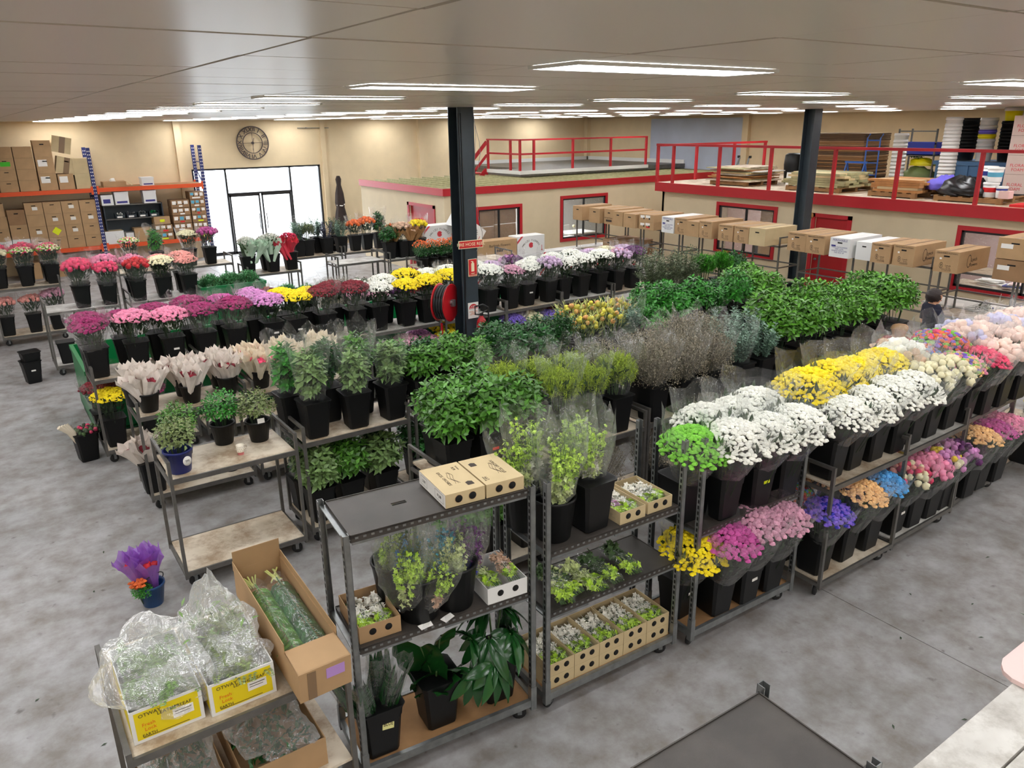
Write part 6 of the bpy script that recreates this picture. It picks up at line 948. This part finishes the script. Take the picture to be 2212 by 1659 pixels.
STAND = [orchid_standing(i) for i in range(3)]
def put_standing(x, y, z, tl, lab, cols, sc=1.0, i=0, group=None, rz=0):
    t = thing('orchid_bunch', lab, 'orchid bunch', (x, y, z), (tl[0], tl[1], rz), group); t.scale = (sc, sc, sc)
    for nm, me in STAND[i % 3]:
        o = link(nm, me, t)
        if nm == 'florets':
            for k in range(2): o.material_slots[k].link = 'OBJECT'; o.material_slots[k].material = M[cols[k]]
    return t
put_bucket(3.06, 3.93, 1.402, 'large black round tub on the orchid trolley, front left', 'big'); put_bucket(3.37, 3.9, 1.402, 'black square bucket on the orchid trolley behind the trays', 'square'); put_bucket(2.99, 4.16, 1.402, 'large black round tub on the orchid trolley, rear left', 'big')
for i, (x, y, z, tl, w) in enumerate([(3.06, 3.92, 1.6, (.18, -.02), 'front left'), (3.13, 3.96, 1.62, (.1, .15), 'front middle'), (3.38, 3.9, 1.66, (.14, .05), 'front right'), (3.44, 3.96, 1.68, (.02, .25), 'far right'), (2.98, 4.13, 1.58, (.12, -.22), 'rear left'), (3.05, 4.18, 1.66, (-.1, 0), 'rear middle'), (3.36, 4.0, 1.7, (-.12, 0), 'rear right')]):
    put_standing(x, y, z, tl, 'pale green orchids in a crinkled sleeve, %s on the orchid trolley' % w, ('orchid_white' if i % 2 else 'orchid_green', 'citrus_green'), .9, i, 'standing green orchids', i*1.3)
# middle shelf of the first trolley
x, y = L1(.065, .06); open_box(x, y, 1.132, .28, .42, .12, 'card', 'brown orchid tray at the left of the black middle shelf', A1)
for k in range(2): a, b_ = L1(.14+.125*k, .075); put_pack(a, b_, 1.16, A1, '%s white orchid bunch in the brown tray on the first trolley' % ('left', 'right')[k], 'orchid bunches in the brown tray', i=k, sc=.98)
x, y = L1(.96, .02); open_box(x, y, 1.132, .31, .42, .125, 'card_white', 'white orchid tray at the right of the black middle shelf', A1)
for k in range(2): a, b_ = L1(1.04+.14*k, .03); put_pack(a, b_, 1.22, A1+.1-.2*k, '%s green orchid bunch in the white tray' % ('left', 'right')[k], 'orchid bunches in the white tray', ('orchid_green', 'citrus_green') if k == 0 else ('fl_nude', 'citrus_green'), i=k+1)
for i, (u, v, w) in enumerate(((.52, .17, 'front left'), (.78, .17, 'front right'), (.45, .4, 'rear left'))): x, y = L1(u, v); put_bucket(x, y, 1.132, 'large black round tub on the first trolley, %s' % w, 'big', group='black tubs on the first trolley')
for i, (u, v, tl, cols, w, sc) in enumerate([(.45, .18, (.2, -.16), ('orchid_green', 'citrus_green'), 'lime green', .92), (.53, .1, (.34, .0), ('fl_nude', 'citrus_green'), 'nude pink and lime', .72), (.55, .26, (.05, .02), ('fl_dusty', 'stems'), 'dusky brown pink', .88), (.62, .28, (.02, .22), ('fl_teal', 'fl_blue'), 'sky blue dyed', .88), (.73, .12, (.3, -.14), ('fl_teal', 'fl_teal'), 'turquoise dyed', .72), (.79, .2, (.1, .04), ('orchid_green', 'orchid_green'), 'pale cream green', .86), (.76, .28, (-.02, -.08), ('fl_blue', 'fl_teal'), 'bright blue dyed', .86), (.86, .22, (.06, .26), ('fl_royal', 'fl_dpurple'), 'dark blue and purple dyed', .86), (.98, .3, (.12, .3), ('fl_dpink', 'fl_dpurple'), 'magenta dyed', .8), (.42, .42, (0, -.2), ('orchid_green', 'citrus_green'), 'rear lime green', .9)]):
    x, y = L1(u, v); put_standing(x, y, 1.17 if i != 8 else 1.15, tl, '%s orchids in a crinkled clear sleeve on the first trolley' % w, cols, sc*.92, i, None, i)
for i, (u, v) in enumerate(((.5, .025), (.66, .03))):
    b = MB(); R = random.Random(i); b.add([(-.045, -.03, .004), (0, -.035, .012), (.045, -.025, .003), (.05, .02, .008), (0, .03, .002), (-.05, .02, .01)], [(0, 1, 4, 5), (1, 2, 3, 4)]); x, y = L1(u, v); tag(b.build('paper_scrap', 'paper', None, (x, y, 1.133), .3*i), 'crumpled white paper scrap on the black shelf, %s one' % ('left', 'right')[i], 'paper', 'paper scraps on the black shelf')
# ---- big leaves on the bottom deck: each leaf is a part
def big_leaf(kind, R):
    b = MB()
    if kind == 'ear':
        n = 12; L, Wd = .46, .36; vs = []; 
        for i in range(n+1):
            t = i/n; w = Wd*.5*math.sin(PI*(.12+.88*t)**.75)**.9*(1-.25*t) if i < n else 0
            for k in range(-4, 5): u = k/4; vs.append((w*u, L*t-.05*abs(u)*(1-t)*2, .05*u*u-.10*t*t+.012*math.cos(9*t*PI)*abs(u)))
        b.add(vs, [(i*9+k, i*9+k+1, (i+1)*9+k+1, (i+1)*9+k) for i in range(n) for k in range(8)], 0, True)
    else:
        m = 9
        for j in range(m):
            a = PI*(-.08+1.16*j/(m-1)); d = Vector((math.cos(a), math.sin(a), 0)); s = Vector((-d.y, d.x, 0)); L = R.uniform(.2, .26)*(1 if 1 < j < m-2 else .75); vs = []; n = 7
            for i in range(n+1):
                t = i/n; w = .042*math.sin(PI*min(1, .12+.86*t))**.8 if i < n else 0
                for k in (-1, 0, 1): vs.append(d*(.02+L*t)+s*(w*k)+Vector((0, 0, -.13*t*t+(.012 if k else 0))))
            b.add(vs, [(i*3+k, i*3+k+1, (i+1)*3+k+1, (i+1)*3+k) for i in range(n) for k in range(2)], 0, True)
    return b.mesh('leaf', 'waxy')
def leaf_bunch(name, kind, x, y, z, specs, lab):
    t = thing(name, lab, 'foliage bunch', (x, y, z)); R = random.Random(lab)
    for (px, py, pz, az, el, roll, sc) in specs:
        o = link('leaf', big_leaf(kind, R), t, (px, py, pz)); o.rotation_euler = Euler((el, roll, az), 'XYZ'); o.scale = (sc,)*3
        MB().tube([(0, 0, .1), (px*.4, py*.4, pz*.6), (px, py, pz)], .007, 6).build('petiole', 'stems', t)
    return t
x, y = L1(.17, .16); put_bucket(x, y, .201, 'black square bucket with a handwritten note on the bottom deck, left', 'square', A1); o = bpy.context.scene.objects[-1] if False else None
bk = [q for q in bpy.data.objects if q.get('label', '').startswith('black square bucket with a handwritten')][0]; s = link('note', stk['post_it'], bk, (.03, -.129, .27), (-.08, .12, 0)); s.scale = (1.15, 1, 1.5); text('lettering', 'BLUE', .026, (0, -.002, 0), RX, UP, 'ink', s)
def dark_sleeve(var):
    R = random.Random(900+var); b = MB()
    for i in range(9): a = R.uniform(0, 6.28); d = Vector((.1*math.cos(a), .1*math.sin(a), 1)); leaf(b, Vector((.02*math.cos(a), .02*math.sin(a), .05)), d, Vector((math.cos(a), math.sin(a), .2)), R.uniform(.42, .56), .075, 0, .05)
    f = sleeve(R, .035, .075, .03, .6, n=12, jag=.05, amp=.008, k=6); return [('leaves', b.mesh('leaves', 'waxy')), ('sleeve', f.mesh('sleeve', 'sleeve'))]
DS = [dark_sleeve(i) for i in range(3)]
for k, (dx, dy, tx, ty) in enumerate([(-.07, -.06, .2, -.25), (0, -.08, .3, -.02), (.07, -.05, .18, .12), (-.05, .05, -.05, -.12), (.05, .06, -.05, .1), (.09, .0, .05, .25), (-.1, .0, .1, -.4)]):
    t = thing('leaf_bunch', 'slim dark green leaves in a clear sleeve, %s in the noted bucket' % ORD[k+1], 'foliage bunch', (x+dx*.6, y+dy*.6, .38), (tx, ty, k), 'slim dark leaf bunches')
    for nm, me in DS[k % 3]: link(nm, me, t)
x, y = L1(.62, .2); put_bucket(x, y, .201, 'black square bucket with large ribbed leaves on the bottom deck', 'square', A1)
leaf_bunch('elephant_ear_bunch', 'ear', x, y, .35, [(-.02, -.06, .3, 2.7, -2.2, .2, 1.25), (-.1, 0, .5, 2.2, -1.7, .1, 1.2), (.06, .02, .5, 3.6, -1.9, -.2, .9), (.1, -.08, .25, 3.9, -2.3, 0, .75), (-.1, -.1, .2, 2.4, -2.4, .2, .7)], 'large glossy ribbed elephant ear leaves on the bottom deck')
x, y = L1(1.1, .22); put_bucket(x, y, .201, 'black square bucket with palmate leaves on the bottom deck', 'square', A1)
leaf_bunch('philodendron_bunch', 'palm', x, y, .35, [(-.12, -.18, .28, PI+.4, -.75, 0, 1.05), (-.08, -.06, .42, PI-.6, -.5, 0, 1.15), (.08, -.1, .4, PI+.9, -.6, 0, 1.0), (0, .06, .55, .4, -.3, 0, 1.0), (-.2, .0, .42, 1.7+PI, -.5, .2, 1.0), (.12, .08, .5, 5.2, -.4, 0, .95), (-.26, -.14, .25, PI-.2, -.9, 0, .9)], 'dark glossy palmate philodendron leaves on the bottom deck')
t = thing('leaf_bunch', 'dark sleeved leaves behind the palmate leaves at the trolley corner', 'foliage bunch', (x+.13, y+.12, .4), (.05, .12, 0))
for nm, me in DS[1]: link(nm, me, t)
# ---- third trolley
T3 = [(4.40, 3.93, 'fl_green', 'green button chrysanthemums'), (4.69, 3.78, 'fl_white', 'white spray chrysanthemums'), (5.08, 3.76, 'fl_white', 'white spray chrysanthemums'), (5.42, 3.74, 'fl_white', 'white spray chrysanthemums')]
row('the third trolley upper tray front', 3.78, 1.132, [(a, 'spray', c, w, 'square', b_) for a, b_, c, w in T3], tilt=.2, stick={2: 'label_yellow'}, sc=1.1); row('the third trolley upper tray rear', 4.1, 1.132, [(4.78, 'spray', 'fl_white', 'white spray chrysanthemums'), (5.12, 'spray', 'fl_white', 'white spray chrysanthemums'), (5.46, 'spray', 'fl_white', 'white spray chrysanthemums')], tilt=.08, sc=1.08)
row('the third trolley bottom deck', 3.8, .201, [(4.42, 'spray', 'fl_yellow', 'yellow spray chrysanthemums', 'square', 3.92), (4.7, 'mumtall', ['fl_dpink', 'fl_dusty'], 'magenta lilac stocks', 'square', 3.76), (5.04, 'mumtall', 'fl_dusty', 'pale lilac stocks', 'square', 3.76), (5.38, 'mumtall', 'fl_dusty', 'pale lilac stocks', 'square', 3.75)], tilt=.22, sc=1.08, stick={2: 'paper', 0: 'paper'}); row('the third trolley bottom deck rear', 4.08, .201, [(4.75, 'mumtall', 'fl_dpink', 'magenta stocks'), (5.08, 'mumtall', 'fl_dusty', 'pale lilac stocks'), (5.42, 'mumtall', 'fl_dusty', 'pale lilac stocks')], tilt=.12, sc=1.08)
# ================================================================ FOREGROUND LEFT: FERN BOX TROLLEY
f0 = wood_trolley(1.22, 1.08, 'ply_board', 1.22, 1.175); f0.location = (.13, 3.7, 0); f0['label'] = 'wide steel trolley with yellow fern boxes at the lower left'; MB().box(.03, 1.19, .02, 1.06, .50, .52).build('middle_board', 'ply_board', f0)
def fern_box(x, y, i):
    t = open_box(x, y, 1.177, .36, .62, .205, 'card_white', '%s yellow and white fern box on the wide trolley' % ('left', 'right')[i], 0, 0, 'yellow fern boxes', 'fern_box'); b = MB().box(.02, .34, -.0015, -.0005, .02, .19).box(-.0015, -.0005, .02, .6, .03, .19).box(.3605, .3615, .02, .6, .03, .19); b.build('yellow_print', 'box_yellow', t)
    T = lambda s, sz, u, v, m='ink', al='LEFT': text('lettering', s, sz, (u, -.003, v), RX, UP, m, t, al, .0003)
    T('OTWAY', .03, .04, .165); T('LEATHERLEAF', .028, .13, .145); T('Fresh', .03, .05, .105, 'text_orange'); T('Lock', .03, .06, .075, 'text_orange'); T('EARTH', .024, .045, .04); MB().box(.05, .28, -.003, -.002, .028, .031).build('print_rule', 'ink', t); MB().box(.205, .31, -.003, -.0018, .075, .13).build('white_label', 'paper', t); MB().box(.215, .3, -.0038, -.003, .112, .116).box(.215, .29, -.0038, -.003, .097, .1).build('label_print', 'ink', t)
    b = MB(); R = random.Random(40+i)
    for k in range(70):
        p = Vector((R.uniform(.04, .32), R.uniform(.04, .58), R.uniform(.12, .27))); d = Vector((R.uniform(-.4, .4), R.choice([-1, 1]), R.uniform(-.1, .25))).normalized(); s = d.cross(Vector((0, 0, 1)))
        for j in range(9):
            for sg in (-1, 1): leaf(b, p+d*.018*j, d*.4+s*sg, Vector((0, 0, 1)), .045*(1-.08*j), .015)
    tag(b.build('leatherleaf_ferns', 'leaf_olive' if i else 'leaf_bag', None, (x, y, 1.177)), 'leatherleaf fern fronds filling the %s yellow box' % ('left', 'right')[i], 'foliage bunch')
fern_box(.185, 3.8, 0); fern_box(.575, 3.775, 1)
def bag(lab, x, y, z, sx, sy, sz, seed, knot=False):
    R = random.Random(seed); b = MB(); n, k = 34, 18; vs = []; ph = [R.uniform(0, 6) for _ in range(8)]
    for q in range(k):
        th = PI*.62*q/(k-1)
        for i in range(n):
            a = 2*PI*i/n; r = 1+.13*math.sin(3*a+ph[0]+2*th)+.1*math.sin(5*a+ph[1]-3*th)+.08*math.sin(7*th+ph[2]+2*a)+R.uniform(-.05, .05); e = (abs(math.cos(a))**4+abs(math.sin(a))**4)**-.2
            vs.append((sx*math.sin(th)*math.cos(a)*r*e, sy*math.sin(th)*math.sin(a)*r*e, sz*math.cos(th)*r+(sz*.55*math.exp(-(th/.26)**2) if knot else 0)))
    b.add(vs, [(q*n+i, (q+1)*n+i, (q+1)*n+(i+1) % n, q*n+(i+1) % n) for q in range(k-1) for i in range(n)]); return tag(b.build('plastic_bag', 'bag', None, (x, y, z)), lab, 'plastic bag')
bag('clear crumpled plastic bag covering the ferns of the left yellow box', .38, 4.15, 1.36, .27, .36, .22, 3); bag('knotted clear plastic bag of ferns on the right yellow box', .74, 4.2, 1.38, .2, .28, .26, 8, True); bag('loose clear plastic film hanging over the front of the left yellow box', .44, 3.95, 1.37, .16, .12, .1, 12); bag('loose clear plastic film over the front of the right yellow box', .78, 3.96, 1.37, .16, .16, .1, 15)
b = MB(); R = random.Random(77)
for k in range(90): p = Vector((R.uniform(-.17, .17), R.uniform(-.22, .22), R.uniform(0, .2))); leaf(b, p, rv(R), Vector((0, 0, 1)), .06, .02)
tag(b.build('fern_fronds', 'leaf_bag', None, (.74, 4.2, 1.36)), 'pale fern fronds inside the knotted bag', 'foliage bunch')
lb = open_box(1.0, 3.57, 1.2, .31, 1.12, .2, 'card', 'long open brown carton of palm leaves lying on the wide trolley', 0, 0, None, 'long_carton'); lb.rotation_euler = (.09, 0, .015); MB().box(0, .31, -.004, .0, 0, .2).box(0, .31, 0, .22, .195, .2).box(-.004, .0, .2, 1.12, .2, .27).box(.31, .314, .2, 1.12, .2, .25).box(0, .31, 1.116, 1.12, .2, .34).build('flap', 'card', lb); MB().box(.16, .27, -.006, -.0045, .1, .17).build('lilac_label', 'label_lilac', lb); MB().box(.05, .1, -.006, -.0045, .0, .19).build('tape', 'tape', lb)
def palm_pack(dx, i, lab):
    t = thing('palm_leaf_bunch', lab, 'foliage bunch', (1.0+dx, 3.82, 1.29), (.09, 0, .015)); b = MB(); R = random.Random(i)
    b.tube([(0, 0, .075), (0, .72, .075)], .006, 6)
    for k in range(32):
        yy = .02+.021*k
        for sg in (-1, 1): leaf(b, Vector((0, yy, .075)), Vector((sg*.9, -.42, -.32)), Vector((0, 0, 1)), .115, .028, 0, .35)
    for k in range(40): leaf(b, Vector((R.uniform(-.05, .05), R.uniform(0, .7), .03)), Vector((R.uniform(-1, 1), -.5, 0)), Vector((0, 0, 1)), .1, .03)
    b.build('leaf', 'leaf_dark' if i else 'leaf_viburnum', t); f = MB(); n, k = 10, 14; vs = []
    for q in range(k):
        for a in range(n+1): an = PI*a/n; vs.append((.082*math.cos(an)+R.uniform(-.003, .003), -.03+.8*q/(k-1), -.01+.1*math.sin(an)+R.uniform(-.004, .004)))
    f.add(vs, [(q*(n+1)+a, q*(n+1)+a+1, (q+1)*(n+1)+a+1, (q+1)*(n+1)+a) for q in range(k-1) for a in range(n)]); f.build('sleeve', 'sleeve', t)
    s = MB()
    for q in range(6): s.tube([(R.uniform(-.04, .04), .72, .05), (R.uniform(-.05, .05), .82+.03*R.random(), .06)], .006, 5)
    s.build('stems', 'protea_leaf', t)
palm_pack(.085, 0, 'bright green feathered palm leaf bunch, left in the long carton'); palm_pack(.225, 1, 'dark palm leaf bunch, right in the long carton')
for i, (xx, w_) in enumerate(((.17, .44), (.68, .5))):
    open_box(xx, 3.76, .522, w_, .7, .2, 'card', '%s brown carton of bagged foliage on the middle board' % ('left', 'right')[i], 0, 0, 'cartons on the middle board', 'foliage_carton'); b = MB(); R = random.Random(i+60)
    for k in range(260): p = Vector((R.uniform(.04, w_-.04), R.uniform(.04, .64), R.uniform(.1, .22))); leaf(b, p, rv(R), Vector((0, 0, 1)), .06, .024)
    tag(b.build('bagged_foliage', 'leaf_dark', None, (xx, 3.76, .522)), 'dark bagged foliage in the %s middle board carton' % ('left', 'right')[i], 'foliage bunch'); bag('crumpled clear bag over the foliage of the %s middle board carton' % ('left', 'right')[i], xx+w_/2, 4.1, .73, w_*.42, .3, .1, 20+i)
# ================================================================ FOREGROUND RIGHT: TRAY TROLLEY, WHITE BENCH
cc_trolley(1.13, 1.14, -.02, [1.9], 'slotted post trolley with a worn black top tray at the bottom of the picture', H=1.93)
wb = thing('painted_bench', 'worn white painted timber bench at the lower right corner', 'bench', (3.0, .2, 0)); 
for i, (a, c) in enumerate(((1.0, 1.27), (-.2, .985))): MB().box(0, 4.2, a, c, .905, .95).build('plank', 'white_board', wb)
for px in (.1, 4.0):
    for py in (.1, 1.1): MB().box(px, px+.09, py, py+.09, 0, .905).build('leg', 'white_paint', wb)
MB().box(.1, 4.1, 1.1, 1.14, .8, .905).build('apron', 'white_paint', wb)
pt = thing('rounded_board', 'pale pink board with rounded corner lying over the bench edge', 'board', (4.73, 1.05, .953)); b = MB(); o = [(0, .12), (.03, .06), (.09, .02), (.15, 0), (1.6, 0), (1.6, .55), (.15, .55), (.09, .53), (.03, .49), (0, .43)]
b.add([(x, y, 0) for x, y in o]+[(x, y, .03) for x, y in o], [tuple(range(10))[::-1], tuple(range(10, 20))]+[(i, (i+1) % 10, 10+(i+1) % 10, 10+i) for i in range(10)]); b.build('panel', 'pink_pale', pt)
b = MB()
for k in range(14): leaf(b, Vector((.02*k, .0, .05)), Vector((-.3, 1, .35+.04*k)), Vector((0, 0, 1)), .3-.01*k, .03); leaf(b, Vector((.02*k, 0, .05)), Vector((-.9, .6, .3)), Vector((0, 0, 1)), .25, .028)
tag(b.build('palm_frond', 'leaf_dark', None, (5.38, 1.42, .985)), 'dark green palm frond tip on the pale board at the right edge', 'foliage')
# leaf litter on the floor
R = random.Random(31)
for i in range(16):
    x, y = ((6.9, 2.6), (7.3, 2.2), (6.5, 2.3), (3.4, 2.1), (2.9, 2.5), (5.9, 2.7), (.3, 7.6), (.5, 8.4), (6.6, 3.0), (1.5, 6.4), (4.9, 2.2), (-.3, 6.2), (.1, 5.4), (7.9, 2.9), (5.4, 1.9), (.9, 6.5))[i]; b = MB(); leaf(b, Vector((0, 0, .004)), Vector((1, 0, 0)), Vector((0, 0, 1)), .05, .016); tag(b.build('fallen_leaf', 'stems_dark', None, (x, y, .002), R.uniform(0, 6)), '%s dark leaf scrap on the floor %s' % (ORD[i+1], 'at right of the trolleys' if x > 2 else 'at left of the trolleys'), 'leaf', 'leaf scraps on the floor')
tag(MB().box(-.14, .14, -.17, .17, 0, .24).build('grey_equipment_box', 'grey_box', None, (6.75, 10.3, .68), .3), 'grey equipment box with paper on top right of the extinguisher', 'box'); tag(MB().box(-.25, .25, -.22, .22, 0, .68).build('box_stand', 'dark_steel', None, (6.75, 10.3, 0), .3), 'dark stand under the grey equipment box', 'stand')
# ================================================================ PEOPLE
def person(lab, loc, rz, H, shirt, hairm, long_hair, arms, lean=0):
    P = {}; V = []; E = []; Rr = []
    def v(n, p, r): P[n] = len(V); V.append(Vector(p)*H); Rr.append((r[0]*H, r[1]*H) if isinstance(r, tuple) else (r*H, r*H))
    def e(*ns):
        for a, b_ in zip(ns, ns[1:]): E.append((P[a], P[b_]))
    v('pelvis', (0, 0, .53), (.095, .075)); v('waist', (.005, 0, .61), (.085, .066)); v('chest', (.01, 0, .72), (.1, .072)); v('upper', (0, 0, .79), (.085, .06)); v('neck', (.0, 0, .845), .036); v('skull', (.012, 0, .89), .05); v('crown', (.008, 0, .945), .054)
    e('pelvis', 'waist', 'chest', 'upper', 'neck', 'skull', 'crown'); v('nose', (.068, 0, .905), .011); e('skull', 'nose'); v('jaw', (.045, 0, .872), .028); e('skull', 'jaw')
    for s, nm in ((1, 'l'), (-1, 'r')):
        v(nm+'ear', (.0, .054*s, .908), .012); e('skull', nm+'ear'); sh, el, wr = arms[0 if s > 0 else 1]
        v(nm+'sh', (0, .105*s, .795), .042); v(nm+'el', (el[0], s*el[1], el[2]), .03); v(nm+'wr', (wr[0], s*wr[1], wr[2]), .019); e('upper', nm+'sh', nm+'el', nm+'wr'); d = (Vector((wr[0], s*wr[1], wr[2]))-Vector((el[0], s*el[1], el[2]))).normalized(); pm = Vector((wr[0], s*wr[1], wr[2]))+d*.035; v(nm+'palm', pm, (.022, .014)); e(nm+'wr', nm+'palm'); sd = d.cross(Vector((0, 1, 0))).normalized() if abs(d.y) < .9 else Vector((1, 0, 0))
        for k in range(4): o = sd*(.016-.011*k); a = pm+d*(.03 if k in (1, 2) else .025)+o; v(nm+'f%da' % k, a, .0058); v(nm+'f%db' % k, a+d*.02+Vector((0, -s*.006, 0)), .0052); e(nm+'palm', nm+'f%da' % k, nm+'f%db' % k)
        v(nm+'th', pm+sd*.026+d*.004, .0065); v(nm+'th2', pm+sd*.032+d*.022, .0055); e(nm+'palm', nm+'th', nm+'th2')
        v(nm+'hip', (0, .05*s, .5), .062); v(nm+'kn', (.012, .055*s, .28), .038); v(nm+'an', (0, .055*s, .05), .024); v(nm+'heel', (.0, .055*s, .022), .022); v(nm+'toe', (.1, .06*s, .016), .018); e('pelvis', nm+'hip', nm+'kn', nm+'an', nm+'heel', nm+'toe')
    me = bpy.data.meshes.new('body'); me.from_pydata(V, E, []); tmp = bpy.data.objects.new('body', me); COL.objects.link(tmp); sk = tmp.modifiers.new('skin', 'SKIN'); sk.use_smooth_shade = True; su = tmp.modifiers.new('sub', 'SUBSURF'); su.levels = 2; su.render_levels = 2
    for i, r in enumerate(Rr): me.skin_vertices[0].data[i].radius = r
    me.skin_vertices[0].data[0].use_root = True; bpy.context.view_layer.update(); ev = tmp.evaluated_get(bpy.context.evaluated_depsgraph_get()); bm_ = bpy.data.meshes.new_from_object(ev); bpy.data.objects.remove(tmp); bm_.materials.clear(); bm_.materials.append(M['skin']); bm_.polygons.foreach_set('use_smooth', [True]*len(bm_.polygons))
    t = thing('person', lab, 'person', loc, rz); link('body', bm_, t)
    def shell(nm, pred, m, off):
        idx = {}; b = MB()
        for pl in bm_.polygons:
            if all(pred(bm_.vertices[i].co/H) for i in pl.vertices):
                for i in pl.vertices:
                    if i not in idx: idx[i] = len(b.v); w = bm_.vertices[i]; b.v.append(tuple(w.co+w.normal*off))
                b.f.append([idx[i] for i in pl.vertices]); b.m.append(0); b.sm.append(True)
        return b.build(nm, m, t)
    sleeve_z = .66
    shell('shirt', lambda c: (.46 < c.z < .85 and abs(c.y) < .105 and abs(c.x) < .16 and not (abs(c.y) > .088 and c.z < .56)) or (abs(c.y) >= .09 and sleeve_z < c.z < .86), shirt, .009*H); shell('trousers', lambda c: .06 < c.z < .52 and abs(c.y) < .125, 'trousers', .008*H)
    if long_hair:
        b = MB(); n, kk = 22, 14; q_ = MB(); ball(q_, Vector((0, 0, 0)), 1, random.Random(5), 0, .05, n, kk); vs = [Vector((p[0]*.078-.008, p[1]*.072, .925+(p[2]*.07 if p[2] > 0 else p[2]*.075)))*H for p in q_.v]
        fs = [f for f in q_.f if not ((lambda c: (c.x > .03*H and c.z < .952*H) or c.z < .862*H)(sum((vs[i] for i in f), Vector())/len(f)))]; b.add(vs, fs, 0, True); b.build('hair', hairm, t)
    else: shell('hair', lambda c: c.z > .90 and (c.x < .012+(c.z-.93)*.9 or c.z > .962), hairm, .006*H)
    for s in (-1, 1):
        b = MB(); ball(b, Vector((.057*H, s*.021*H, .922*H)), .007*H, random.Random(1), 0, 0, 8, 5); b.build('eye', 'eye', t)
        MB().bar((.06*H, s*.012*H, .934*H), (.056*H, s*.032*H, .935*H), .006*H, .003*H).build('eyebrow', hairm, t)
    MB().bar((.067*H, -.014*H, .876*H), (.067*H, .014*H, .876*H), .006*H, .005*H).build('mouth', 'lips', t); return t
person('woman with dark bobbed hair in a navy shirt standing by the packing table', (12.62, 6.2, 0), -.6, 1.66, 'shirt_navy', 'hair_dark', True, [(0, (.0, .145, .64), (.1, .14, .52)), (0, (.02, .15, .64), (.11, .15, .53))])
person('man with cropped fair hair in a red shirt seen from behind', (9.92, 5.26, 0), .25, 1.76, 'shirt_red', 'hair_fair', False, [(0, (.02, .16, .64), (.1, .15, .53)), (0, (.02, .16, .64), (.1, .15, .53))])
